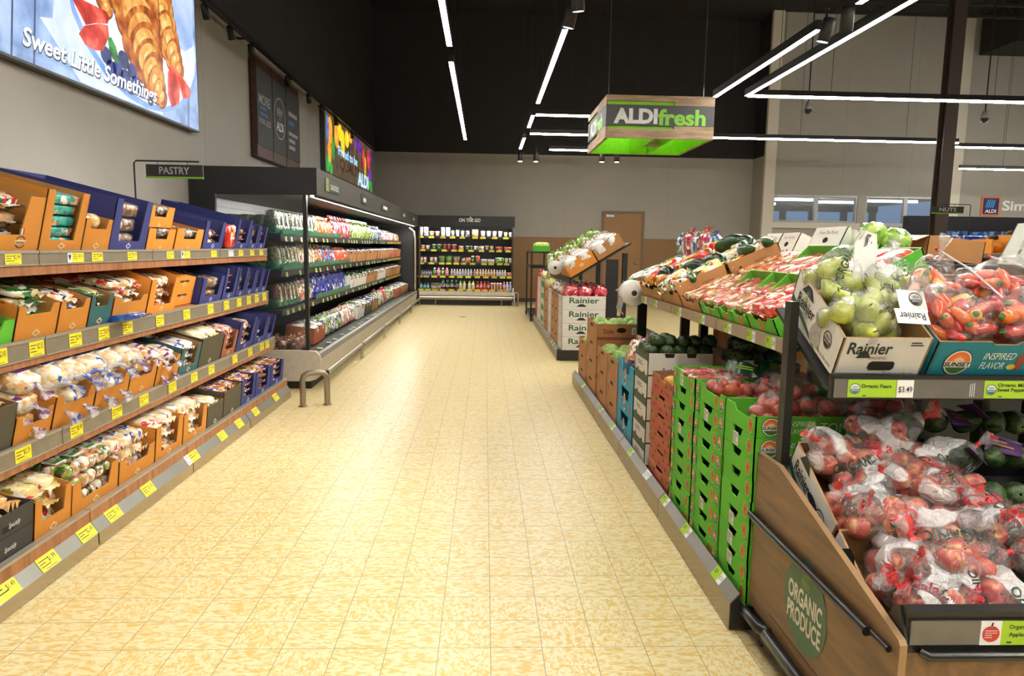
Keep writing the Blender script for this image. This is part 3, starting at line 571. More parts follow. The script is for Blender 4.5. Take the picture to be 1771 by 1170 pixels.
# ------------------------------------------------------------------ cartons and packs shared by all shelves
HOLE_SHADE_SEAM = mt('hole_shade_seam', (30, 24, 18), .9)  # dark colour painted on for the shade inside box holes; also seam lines
def card(name, out, inn=None, rough=.65): return (mt('card_' + name, out, rough, var=.05, scale=9), mt('card_' + name + '_in', inn or out, .7, var=.05, scale=9))
TAN = card('tan', (196, 126, 40), (184, 128, 62)); BLU = card('blue', (44, 52, 118), (52, 58, 120)); OLV = card('olive', (72, 66, 50), (120, 92, 60)); TEA = card('teal', (38, 92, 96), (150, 110, 66)); DRK = card('charcoal', (50, 48, 46), (60, 56, 50))
RED = card('red', (190, 36, 30)); GRN = card('green', (100, 178, 40), (96, 160, 44)); KRA = card('kraft', (176, 124, 74), (160, 112, 68)); WHB = card('white', (226, 222, 212), (170, 130, 86)); ORG = card('orange', (222, 140, 44), (206, 128, 50)); LGB = card('lime', (86, 176, 40), (100, 180, 50)); BRD = card('brown', (150, 86, 56), (150, 100, 66))
CTL = card('turquoise', (40, 150, 190), (110, 180, 200)); SCH = card('sunset_teal', (26, 120, 136), (150, 110, 70)); DGR = card('darkgreen', (62, 78, 52), (160, 120, 80)); RBR = card('redbrown', (176, 96, 64), (170, 116, 76))
def carton_mesh(w, d, h, hs, mats, notch=None, front=None, back=None, deco=None, t=.005, bottom=True):
    """open box, front at y=0: w wide, d deep, sides h high falling to hs at the front; notch=(x0,x1,z,slant) cut out of the front's top edge"""
    mo, mi = mats; b = MB(); hf = hs if front is None else front; hb = h if back is None else back
    sl = [(0, 0), (d, 0), (d, h), (min(d, .16), hs if hs < h * .7 else hs + (h - hs) * .6), (0, hs)] if hs < h - .002 else [(0, 0), (d, 0), (d, h), (0, h)]
    b.plate([(0, y, z) for y, z in sl][::-1], (-1, 0, 0), t, mo, mi); b.plate([(w, y, z) for y, z in sl], (1, 0, 0), t, mo, mi)
    b.plate([(w, d, 0), (0, d, 0), (0, d, hb), (w, d, hb)], (0, 1, 0), t, mo, mi)
    if notch:
        n0, n1, nz, s_ = notch
        pts = [(0, 0), (w, 0), (w, hf), (n1, hf), (n1 - s_, nz), (n0 + s_, nz), (n0, hf), (0, hf)]
    else: pts = [(0, 0), (w, 0), (w, hf), (0, hf)]
    b.plate([(x, 0, z) for x, z in pts], (0, -1, 0), t, mo, mi)
    if bottom: b.box(t, w - t, t, d - t, 0, t, mi)
    if deco: deco(b)
    return b
def pillow(w, d, h, m, seed=0, amp=.12, e=.5, ends=True, mend=None):
    """soft pack lying down: w across, d deep, h thick, with crimped film ends"""
    b = MB(); b.lump((0, 0, h / 2), (w / 2, d / 2 * (.9 if ends else 1), h / 2), m, e, 18, 10, amp, 2.4, seed)
    if ends:
        for s in (-1, 1):
            n = 7; pts = []; rg = random.Random(seed + s)
            for i in range(n): x = -w * .42 + w * .84 * i / (n - 1); pts.append((x, rg.uniform(-.1, .1) * h))
            vs = []
            for k, yy in enumerate((.42, .5, .56)):
                vs += [(x * (1, .96, 1)[k], s * d * yy, h * (.42 + .25 * (k == 2) * (1 if i % 2 else -1) * .6) + z * k) for i, (x, z) in enumerate(pts)]
            b.add(vs, [(k * n + i, k * n + i + 1, (k + 1) * n + i + 1, (k + 1) * n + i) for k in range(2) for i in range(n - 1)], mend or m, True)
    return b
def tailed(w, d, h, m, mt_, seed=0, sx=1):
    """bread bag: plump loaf and a gathered tail towards the front (-y)"""
    b = MB(); b.lump((0, d * .06, h / 2), (w / 2, d * .42, h / 2), m, .6, 20, 12, .1, 2.2, seed)
    t = MB(); n = 9
    rg = random.Random(seed); vs = []
    for r, y, z in ((.36, -.33, .42), (.16, -.42, .5), (.05, -.47, .45), (.16, -.54, .36), (.3, -.62, .24)):
        vs += [(w * r * math.cos(6.283 * i / n) * (1 + rg.uniform(-.2, .2)), d * y + rg.uniform(-.008, .008), h * z + w * r * .55 * math.sin(6.283 * i / n) * (1 + rg.uniform(-.3, .3))) for i in range(n)]
    t.add(vs, [(k * n + i, k * n + (i + 1) % n, (k + 1) * n + (i + 1) % n, (k + 1) * n + i) for k in range(4) for i in range(n)], mt_, True)
    return b, t
def bunbag(w, d, h, m, seed, nx=2, ny=3):
    b = MB(); rg = random.Random(seed)
    for i in range(nx):
        for j in range(ny):
            b.lump((w * ((i + .5) / nx - .5), d * ((j + .5) / ny - .5) * .9, h * .5 + rg.uniform(-.004, .004)), (w / nx * .54, d / ny * .54, h * .5), m, .8, 12, 8, .05, 2, seed + i * 5 + j)
    return b
WH = (244, 240, 232); CRM = (238, 214, 170); TNB = (206, 152, 88); BRC = (150, 92, 48)
P_LOAF = pack('film_white_loaf', [(WH, 4), ((242, 226, 196), 3), ((236, 206, 160), 3), ((226, 190, 140), 2), ((40, 90, 180), .22), ((232, 130, 60), .15)], 26)
P_BUN = pack('film_bun', [((226, 180, 118), 4), ((240, 210, 160), 3), (WH, 1.2), ((210, 160, 96), 2)], 22)
P_ROLLP = pack('film_purple_roll', [(WH, 3), ((222, 176, 120), 3), ((120, 50, 130), .4), ((240, 214, 170), 3), ((206, 160, 104), 2)], 24)
P_GREEN = pack('film_green', [((40, 110, 40), 4), ((236, 232, 216), 2), ((210, 190, 140), 2), ((24, 70, 28), 1)], 18)
P_REDB = pack('film_red_brown', [((150, 50, 34), 4), ((120, 40, 30), 2), ((220, 200, 170), 1), (WH, .6)], 16)
P_BLUEP = pack('film_blue', [((34, 80, 170), 4), ((60, 120, 210), 2), (WH, 1), ((20, 40, 110), 1)], 18)
P_TOM = pack('film_white_tomato', [(WH, 3), ((216, 60, 50), 1.3), ((236, 190, 130), 2), ((40, 40, 44), .9), ((240, 220, 180), 2)], 24)
P_PASTRY = pack('film_pastry', [((236, 220, 196), 3), ((200, 140, 84), 3), ((160, 96, 52), 2), (WH, 2), ((190, 60, 50), .5)], 30)
P_TEALP = pack('carton_teal_pumpkin', [((60, 160, 150), 5), ((240, 160, 110), 1.6), ((236, 236, 226), .8), ((44, 130, 124), 2)], 30, coat=.4)
P_MUFF = pack('muffin_clear', [((140, 84, 36), 4), ((176, 116, 56), 3), ((226, 222, 214), 1.6), ((110, 62, 26), 2)], 26)
P_AMO = pack('film_bakery_roll', [((220, 180, 130), 3), (WH, 2), ((170, 40, 36), 1), ((40, 100, 50), 1), ((50, 44, 40), 1)], 24)
P_DONUT = pack('film_doughnut', [((176, 150, 120), 2), ((226, 220, 210), 2), ((120, 84, 50), 2), ((150, 140, 150), 1)], 38)
P_YEL = pack('film_yellow_pink', [((236, 214, 70), 2), ((226, 160, 170), 2), ((120, 70, 40), 2), ((236, 232, 220), 2)], 34)
P_SWEET = pack('film_pink_cake', [((226, 180, 170), 2), ((200, 90, 80), 1), ((160, 96, 56), 2), ((240, 228, 214), 2)], 34)
P_COOKIE = pack('film_cookie', [((190, 120, 64), 3), ((160, 96, 50), 2), (WH, 1.6), ((90, 80, 190), .9), ((226, 170, 110), 2)], 26)
P_BREADW = pack('film_white_red', [((246, 236, 220), 4), ((240, 214, 168), 3), ((214, 60, 60), .3), ((170, 160, 156), .5), ((236, 190, 130), 2)], 22)
P_BREADB = pack('film_blue_label', [((240, 222, 190), 3), ((236, 196, 140), 3), ((50, 90, 180), .8), (WH, 1.4), ((216, 90, 80), .4), ((150, 140, 130), .4)], 26)
P_KETO = pack('film_keto_green', [((236, 232, 220), 3), ((60, 90, 40), 1.4), ((200, 150, 104), 3), ((130, 160, 60), 1), ((110, 70, 44), 1)], 24)
P_WRAP = pack('film_yellow_wrap', [((226, 196, 130), 3), ((240, 226, 180), 2), ((190, 50, 50), .8), ((150, 140, 60), 1), (WH, 1)], 20)
P_BAGU = pack('film_baguette', [((226, 178, 116), 4), ((240, 206, 150), 2), ((206, 150, 90), 2), (WH, .8)], 12)
P_WHTB = pack('film_white_blue', [((240, 238, 236), 5), ((226, 216, 206), 2), ((60, 80, 170), .8), ((190, 180, 180), 1)], 22)
P_CREAM = pack('film_cream', [((246, 238, 214), 4), ((240, 222, 170), 3), ((220, 190, 130), 1)], 20)
P_REDBAG = pack('bag_red', [((206, 34, 30), 5), ((190, 26, 26), 3), (WH, 1.2), ((230, 180, 140), .6)], 18)
TAILC = film('tail_film', (245, 245, 250), .3, .54, (60, 90, 190), 40); TAILP = film('tail_film_purple', (245, 240, 250), .3, .53, (110, 40, 110), 40)
PAPW = mt('paper_white', (238, 236, 230), .5, var=.02); INK = mt('ink_black', (36, 34, 34), .6); INKG = mt('ink_grey', (120, 118, 114), .6)
def sticker(w, d, z, m, seed=1, rz=0):
    """little printed label lying on a pack"""
    b = MB(); X = Matrix.Translation((0, 0, z)) @ Matrix.Rotation(rz, 4, 'Z')
    b.box(-w / 2, w / 2, -d / 2, d / 2, -.004, 0, PAPW, X); b.rect((0, -d * .18, .0006), (1, 0, 0), (0, 1, 0), w * .96, d * .4, m, X); b.bars((0, d * .25, .0006), (1, 0, 0), (0, 1, 0), w * .8, d * .36, 3, INKG, seed, .5, X)
    return b
STB = mt('label_blue', (44, 84, 176), .4); STP = mt('label_purple', (116, 44, 120), .4); STG = mt('label_green', (70, 120, 40), .4); STR = mt('label_red', (204, 50, 46), .4); STK = mt('label_barcode', (90, 86, 84), .5)
def loafkind(name, w, d, h, film_m, tail_m, st, seed):
    a, t = tailed(w, d, h, film_m, tail_m, seed)
    return Kind(name, 'bread', a, [('bag_tail', t), ('label', sticker(w * .6, d * .24, h * 1.01, st, seed, .1))])
K = {
 'loaf': (loafkind('bread_loaf', .13, .3, .12, P_LOAF, TAILC, STB, 1), .13, .27, .11, 'white sliced loaf'),
 'bigloaf': (loafkind('bread_loaf', .15, .34, .13, P_LOAF, TAILC, STB, 2), .15, .3, .12, 'big bagged loaf'),
 'rollp': (loafkind('bread_rolls', .14, .24, .09, P_ROLLP, TAILP, STP, 3), .14, .24, .08, 'purple-label bread rolls'),
 'buns': (Kind('bun_pack', 'bread', bunbag(.15, .22, .085, P_BUN, 4), [('label', sticker(.06, .05, .084, STB, 4))]), .15, .23, .085, 'bagged round buns'),
 'whiteb': (Kind('bread_pack', 'bread', pillow(.16, .27, .075, P_BREADW, 5), [('label', sticker(.06, .06, .073, STK, 5))]), .155, .24, .068, 'white bread pack'),
 'blueb': (Kind('bread_pack', 'bread', pillow(.15, .22, .07, P_BREADB, 6), [('label', sticker(.1, .05, .07, STB, 6, .3))]), .145, .2, .065, 'blue-label bread pack'),
 'keto': (Kind('bun_pack', 'bread', bunbag(.15, .21, .075, P_KETO, 7), [('label', sticker(.1, .07, .074, STG, 7))]), .15, .22, .075, 'green-label bun pack'),
 'wrap': (Kind('wrap_pack', 'bread', pillow(.13, .24, .07, P_WRAP, 8), [('label', sticker(.06, .05, .069, STR, 8))]), .13, .21, .065, 'yellow flatbread pack'),
 'bagu': (Kind('baguette_pack', 'bread', pillow(.085, .36, .075, P_BAGU, 9, .08, .75), [('label', sticker(.05, .08, .074, STK, 9))]), .085, .32, .07, 'bagged baguette'),
 'green': (Kind('bread_pack', 'bread', pillow(.2, .22, .04, P_GREEN, 10), [('label', sticker(.09, .06, .039, PAPW, 10))]), .19, .2, .036, 'green flatbread pack'),
 'redb': (Kind('bread_pack', 'bread', pillow(.2, .22, .045, P_REDB, 11)), .19, .2, .04, 'red-brown flatbread pack'),
 'bluep': (Kind('bread_pack', 'bread', pillow(.19, .2, .04, P_BLUEP, 12)), .18, .19, .037, 'blue flatbread pack'),
 'tom': (Kind('bread_pack', 'bread', pillow(.2, .24, .05, P_TOM, 13), [('label', sticker(.08, .05, .049, STR, 13, .5))]), .19, .21, .045, 'white and red pack'),
 'pastry': (Kind('pastry_pack', 'pastry', pillow(.16, .2, .065, P_PASTRY, 14)), .155, .18, .06, 'pastry pack'),
 'teal': (Kind('pastry_carton', 'pastry', pillow(.27, .17, .05, P_TEALP, 44, .02, .3, False)), .262, .18, .05, 'teal pumpkin-print pack'),
 'muff': (Kind('muffin_pack', 'muffins', bunbag(.19, .17, .075, P_MUFF, 15, 2, 2), [('clear_lid', pillow(.2, .18, .082, film('lid_film', (255, 255, 255), .04), 15, .03, .4, False))]), .2, .18, .082, 'clear muffin pack'),
 'amo': (Kind('roll_pack', 'bread', pillow(.17, .26, .075, P_AMO, 16), [('label', sticker(.08, .05, .074, INK, 16))]), .16, .22, .07, 'Amoroso roll pack'),
 'donut': (Kind('doughnut_pack', 'doughnuts', bunbag(.17, .14, .055, P_DONUT, 17, 4, 3), [('clear_lid', pillow(.18, .15, .06, MATS['lid_film'], 17, .03, .4, False))]), .18, .15, .06, 'clear doughnut pack'),
 'yel': (Kind('cake_pack', 'cakes', pillow(.15, .17, .06, P_YEL, 18)), .14, .16, .055, 'yellow and pink cake pack'),
 'sweet': (Kind('cake_pack', 'cakes', pillow(.14, .17, .05, P_SWEET, 19)), .13, .16, .047, 'pink cake pack'),
 'cookie': (Kind('cookie_pack', 'cookies', pillow(.15, .2, .05, P_COOKIE, 20), [('label', sticker(.08, .05, .049, PAPW, 20))]), .145, .18, .046, 'brown cookie pack'),
 'whtb': (Kind('bread_pack', 'bread', pillow(.15, .22, .06, P_WHTB, 21)), .145, .2, .055, 'white and blue pack'),
 'cream': (Kind('bread_pack', 'bread', pillow(.15, .2, .055, P_CREAM, 22)), .145, .18, .05, 'cream bread pack'),
}
LAY = {1: [''], 2: [' below', ' on top'], 3: [' at bottom', ' in middle', ' on top'], 4: [' at bottom', ' lower middle', ' upper middle', ' on top'], 5: [' at bottom', ' second up', ' third up', ' fourth up', ' on top']}
COLN = {1: [''], 2: ['left', 'right'], 3: ['left', 'middle', 'right'], 4: ['leftmost', 'inner left', 'inner right', 'rightmost']}
ROWN = ['front row', 'second row', 'back row', 'rearmost row']
def fill(F, w, d, ref, kind, nx, ny, nz, group, z0=.008, y0=.03, xpad=.008, jig=.012, ry=0, step=None, skip=()):
    """lay nx x ny x nz packs of a kind into the box whose frame is F"""
    kd, pw, pd, ph, desc = K[kind]; sp = (w - 2 * xpad) / nx; st = step or pd
    ys = [v.co.y for v in kd.me.vertices]; hz = max(v.co.z for v in kd.me.vertices); xw = max(v.co.x for v in kd.me.vertices) * 2
    st = max(st, (max(ys) - min(ys)) * .98); ph = max(ph, hz * .96); y0 = .016 - min(ys) - st / 2; ny = max(1, min(ny, int((d - .03) / st + .15)))
    sc = min(1.15, max(.6, sp / pw))
    for k in range(nz):
        for j in range(ny):
            for i in range(nx):
                if (i, j, k) in skip: continue
                if k < nz - 1 and j > 0 and i not in (0,) : pass
                X = F @ Matrix.Translation((xpad + sp * (i + .5) + rnd.uniform(-1, 1) * jig * .1, y0 + st * (j + .5) + rnd.uniform(0, 1) * jig * .5, z0 + ph * k)) @ Matrix.Rotation(rnd.uniform(-1, 1) * jig * 2.5, 4, 'Z') @ Matrix.Rotation(ry + rnd.uniform(-1, 1) * jig * 2, 4, 'X') @ Matrix.Diagonal((min(sc, sp / xw) * .95, .94, .96, 1))
                lab = ' '.join(x for x in (desc, COLN[nx][i], ROWN[j] if ny > 1 else '') if x) + LAY[nz][k] + ', ' + ref
                kd.spawn(X, lab, group)
def place_box(F, mb, label, cat='box', group=None, name='display_box'):
    o = ob(name, mb); o.matrix_basis = F; return tag(o, label, cat, group)

# ------------------------------------------------------------------ bakery shelving on the left
RAIL = mt('rail_taupe', (134, 124, 108), .42, .35); RAILL = mt('rail_light', (168, 160, 146), .35, .45); WDF = wood('fascia_wood', (128, 78, 46), (172, 116, 76), 2, 2.2); STEEL = mt('kick_steel', (172, 158, 134), .26, .85, var=.05, scale=5); GREYF = mt('price_face', (138, 136, 130), .3, .55, var=.06, scale=6)
YEL = mt('tag_yellow', (244, 222, 40), .5, var=.02); TGN = mt('tag_green', (158, 196, 40), .5, var=.02); TWH = mt('tag_white', (236, 236, 236), .5, var=.02)
def tag_mesh(price, kind='y', w=.1, h=.058):
    """price ticket facing -y about its middle"""
    b = MB(); e = .0015
    if kind in 'yw':
        m = YEL if kind == 'y' else TWH; b.box(-w / 2, w / 2, 0, e, -h / 2, h / 2, m)
        b.bars((-w * .2, -.0006, h * .02), (1, 0, 0), (0, 0, 1), w * .5, h * .62, 3, INK, len(price) + ord(price[-1]), .28); b.text(price, (w * .22, -.0006, h * .1), (1, 0, 0), (0, 0, 1), h * .42, INK, w * .4); b.rect((0, -.0006, -h * .4), (1, 0, 0), (0, 0, 1), w * .6, h * .03, INK)
    elif kind == 'h':
        b.box(-w / 2, w / 2, 0, e, -h / 2, h / 2, YEL); b.box(-w / 2 - w * .32, -w / 2, 0, e, -h / 2, h / 2, TWH); c = -w / 2 - w * .16; hm = mt('heart_navy', (40, 50, 100), .5)
        b.poly([(c, -.0006, -h * .34), (c + w * .11, -.0006, h * .08), (c + w * .1, -.0006, h * .26), (c + w * .04, -.0006, h * .3), (c, -.0006, h * .2), (c - w * .04, -.0006, h * .3), (c - w * .1, -.0006, h * .26), (c - w * .11, -.0006, h * .08)], hm)
        b.bars((-w * .2, -.0006, h * .05), (1, 0, 0), (0, 0, 1), w * .4, h * .6, 3, INK, 5, .28); b.text(price, (w * .24, -.0006, h * .1), (1, 0, 0), (0, 0, 1), h * .36, INK, w * .34)
    elif kind == 'r':
        b.box(-w / 2, w / 2, 0, e, -h / 2, h / 2, YEL); b.box(-w / 2 - w * .45, -w / 2, 0, e, -h / 2, h / 2, TWH); b.oval((-w / 2 - w * .22, -.0006, 0), (1, 0, 0), (0, 0, 1), h * .36, h * .36, INKG, 20, None, .82); b.rect((-w / 2 - w * .22, -.0006, 0), (1, 0, 0), (0, 0, 1), h * .4, h * .2, TWH)
        b.bars((-w * .2, -.0006, h * .1), (1, 0, 0), (0, 0, 1), w * .5, h * .5, 2, INK, 8, .3); b.text(price, (w * .22, -.0006, h * .15), (1, 0, 0), (0, 0, 1), h * .42, INK, w * .4)
    else:
        b.box(-w / 2, w * .14, 0, e, -h / 2, h / 2, TGN); b.box(w * .14, w / 2, 0, e, -h / 2, h / 2, TWH); b.bars((-w * .2, -.0006, h * .1), (1, 0, 0), (0, 0, 1), w * .4, h * .4, 2, INK, 4, .35); b.text(price, (w * .32, -.0006, 0), (1, 0, 0), (0, 0, 1), h * .38, INK, w * .3)
    return b
TAGM = {}
def tagm(price, kind='y', w=.1, h=.058):
    k = (price, kind, w, h)
    if k not in TAGM: TAGM[k] = tag_mesh(*k).mesh('price_tag')
    return TAGM[k]
def put_tag(part, root, X, me):
    o = bpy.data.objects.new('price_tag', me); C.objects.link(o); o.parent = part; o.matrix_basis = X; return o
GT = thing('bakery_shelving', 'long wood and steel shelving with four tiers of bread along the left wall', 'shelving', (-2.2, 3.6, 0))
YB = [1.1, 2.08, 3.14, 4.19, 5.24, 6.36]
b = MB(); b.box(-2.72, -2.68, 1.1, 6.36, .1, 1.5, WDF); wpart('back_panel', b, GT)
for y in (2.1, 3.2, 4.2, 5.25, 6.3): b = MB(); b.box(-2.68, -2.62, y - .03, y + .03, .1, 1.46, SGN); wpart('upright', b, GT)
b = MB(); b.box(-2.68, -1.8, 6.34, 6.36, .06, .17, WDF); wpart('end_panel', b, GT)
TIERS = [(-1.92, 1.34, .058), (-1.92, .967, .08), (-1.873, .56, .074)]
TILT = .24
price_list = {
 0: [(2.97, '2.99', 'y'), (3.43, '3.15', 'h'), (3.6, '2.89', 'y'), (3.95, '3.29', 'y'), (4.42, '2.65', 'y'), (4.66, '2.19', 'h'), (5.12, '3.49', 'y'), (5.46, '3.85', 'w'), (5.68, '3.29', 'y'), (5.95, '3.29', 'y'), (6.19, '2.89', 'y')],
 1: [(2.84, '2.45', 'y'), (3.08, '2.55', 'y'), (3.37, '2.99', 'y'), (3.62, '3.19', 'y'), (3.86, '2.85', 'y'), (4.24, '2.49', 'y'), (4.62, '1.95', 'y'), (5.02, '2.89', 'y'), (5.33, '2.75', 'y'), (5.6, '2.75', 'y'), (5.83, '2.89', 'y'), (6.03, '2.99', 'y'), (6.24, '2.99', 'y')],
 2: [(2.87, '2.29', 'y'), (3.25, '2.49', 'y'), (3.61, '1.89', 'y'), (3.9, '1.95', 'y'), (4.26, '3.29', 'y'), (4.58, '3.59', 'y'), (4.87, '3.99', 'y'), (5.33, '2.65', 'y'), (5.68, '3.19', 'y'), (5.98, '3.19', 'y'), (6.13, '2.89', 'y')]}
for ti, (X0, Z0, RH) in enumerate(TIERS):
    b = MB(); X = at(X0 - .004, 1.1, Z0 - .012, L90, TILT); b.box(0, 5.26, 0, .74, -.02, 0, WDF, X); b.box(0, 5.26, .0, .02, -.07 - RH * .4, -.02, WDF, at(X0 - .004, 1.1, Z0 - .012, L90)); sh = wpart('shelf', b, GT)
    for k in range(5):
        b = MB(); g = .004; b.box(X0 - .012, X0, YB[k] + g, YB[k + 1] - g, Z0 - RH, Z0 - .012, RAIL); b.box(X0 - .016, X0 + .004, YB[k] + g, YB[k + 1] - g, Z0 - .012, Z0, RAILL); b.box(X0 - .012, X0 + .003, YB[k] + g, YB[k + 1] - g, Z0 - RH - .006, Z0 - RH, RAILL)
        r = wpart('price_rail', b, GT)
        for y, p, kd in price_list[ti]:
            if YB[k] <= y < YB[k + 1]: put_tag(r, GT, at(X0 + .002, y, Z0 - RH * .5 - .004, L90), tagm('$' + p, kd, .1, RH * .82))
b = MB(); b.box(-2.68, -1.79, 1.1, 6.34, .15, .165, WDF, None); wpart('deck', b, GT)
for k in range(5):
    g = .003; y0, y1 = YB[k] + g, YB[k + 1] - g
    b = MB(); b.box(-1.8, -1.775, y0, y1, .116, .168, WDF); b.box(-1.803, -1.772, y0, y1, .168, .18, RAILL); f = wpart('fascia', b, GT)
    y0 = y0 + .004 if k else y0
    b = MB(); b.plate([(-1.742, y0, .064), (-1.742, y1, .064), (-1.778, y1, .118), (-1.778, y0, .118)], (.054, 0, .036), .003, GREYF); b.box(-1.76, -1.742, y0, y1, .004, .064, STEEL)
    b.box(-1.79, -1.778, y0, y1, .004, .118, STEEL); p = wpart('plinth', b, GT)
    for y, pr, kd in ((2.55, '1.49', 'r'), (2.8, '1.99', 'y'), (3.08, '2.49', 'y'), (3.31, '2.19', 'y'), (3.66, '1.85', 'y'), (4.25, '2.85', 'r'), (4.72, '2.75', 'y'), (5.05, '3.39', 'y'), (5.42, '3.39', 'y'), (5.95, '2.99', 'y')):
        if y0 <= y < y1: put_tag(p, GT, Matrix.Translation((-1.7585, y, .093)) @ Matrix.Rotation(L90, 4, 'Z') @ Matrix.Rotation(-.588, 4, 'X'), tagm('$' + pr, kd, .12, .06))
# every display box and what is in it: tier, y0, y1, card, side height, front height at the side, notch depth (0 = none), reference, contents
def amo_deco(w):
    def f(b):
        for x in (w * .2, w * .8):
            b.rect((x, -.0012, .085), (1, 0, .1), (0, 0, 1), .03, .026, mt('flag_white', (236, 232, 220), .5)); b.rect((x - .01, -.0018, .085), (1, 0, .1), (0, 0, 1), .01, .026, mt('flag_green', (50, 110, 60), .5)); b.rect((x + .01, -.0018, .086), (1, 0, .1), (0, 0, 1), .01, .026, mt('flag_red', (180, 50, 40), .5))
            b.oval((x, -.0012, .04), (1, 0, 0), (0, 0, 1), .034, .026, INK, 20, None, .84); b.rect((x, -.0014, .04), (1, 0, 0), (0, 0, 1), .068, .02, mt('label_cream', (226, 190, 140), .6)); b.text('Amoroso\'s', (x, -.002, .04), (1, 0, 0), (0, 0, 1), .016, INK, .062, .01)
    return f
def crest(w, m=None):
    def f(b): b.text('SPECIALLY', (w / 2, -.0014, .026), (1, 0, 0), (0, 0, 1), .001, m or TWH, .001)
    return f
CRS = mt('crest_pale', (214, 190, 150), .6); CRSB = mt('crest_blue', (190, 196, 226), .6)
def emblem(w, m, z=.024, s=1.0):
    def f(b):
        b.oval((w / 2, -.0014, z), (1, 0, 0), (0, 0, 1), .026 * s, .011 * s, m, 14, None, .6); b.poly([(w / 2 - .014 * s, -.0014, z + .008), (w / 2 + .014 * s, -.0014, z + .008), (w / 2, -.0014, z + .02 * s)], m); b.rect((w / 2, -.0014, z - .014 * s), (1, 0, 0), (0, 0, 1), .02 * s, .003, m)
    return f
T1, T2, T3, T4 = 'top shelf', 'second shelf', 'third shelf', 'lowest shelf'
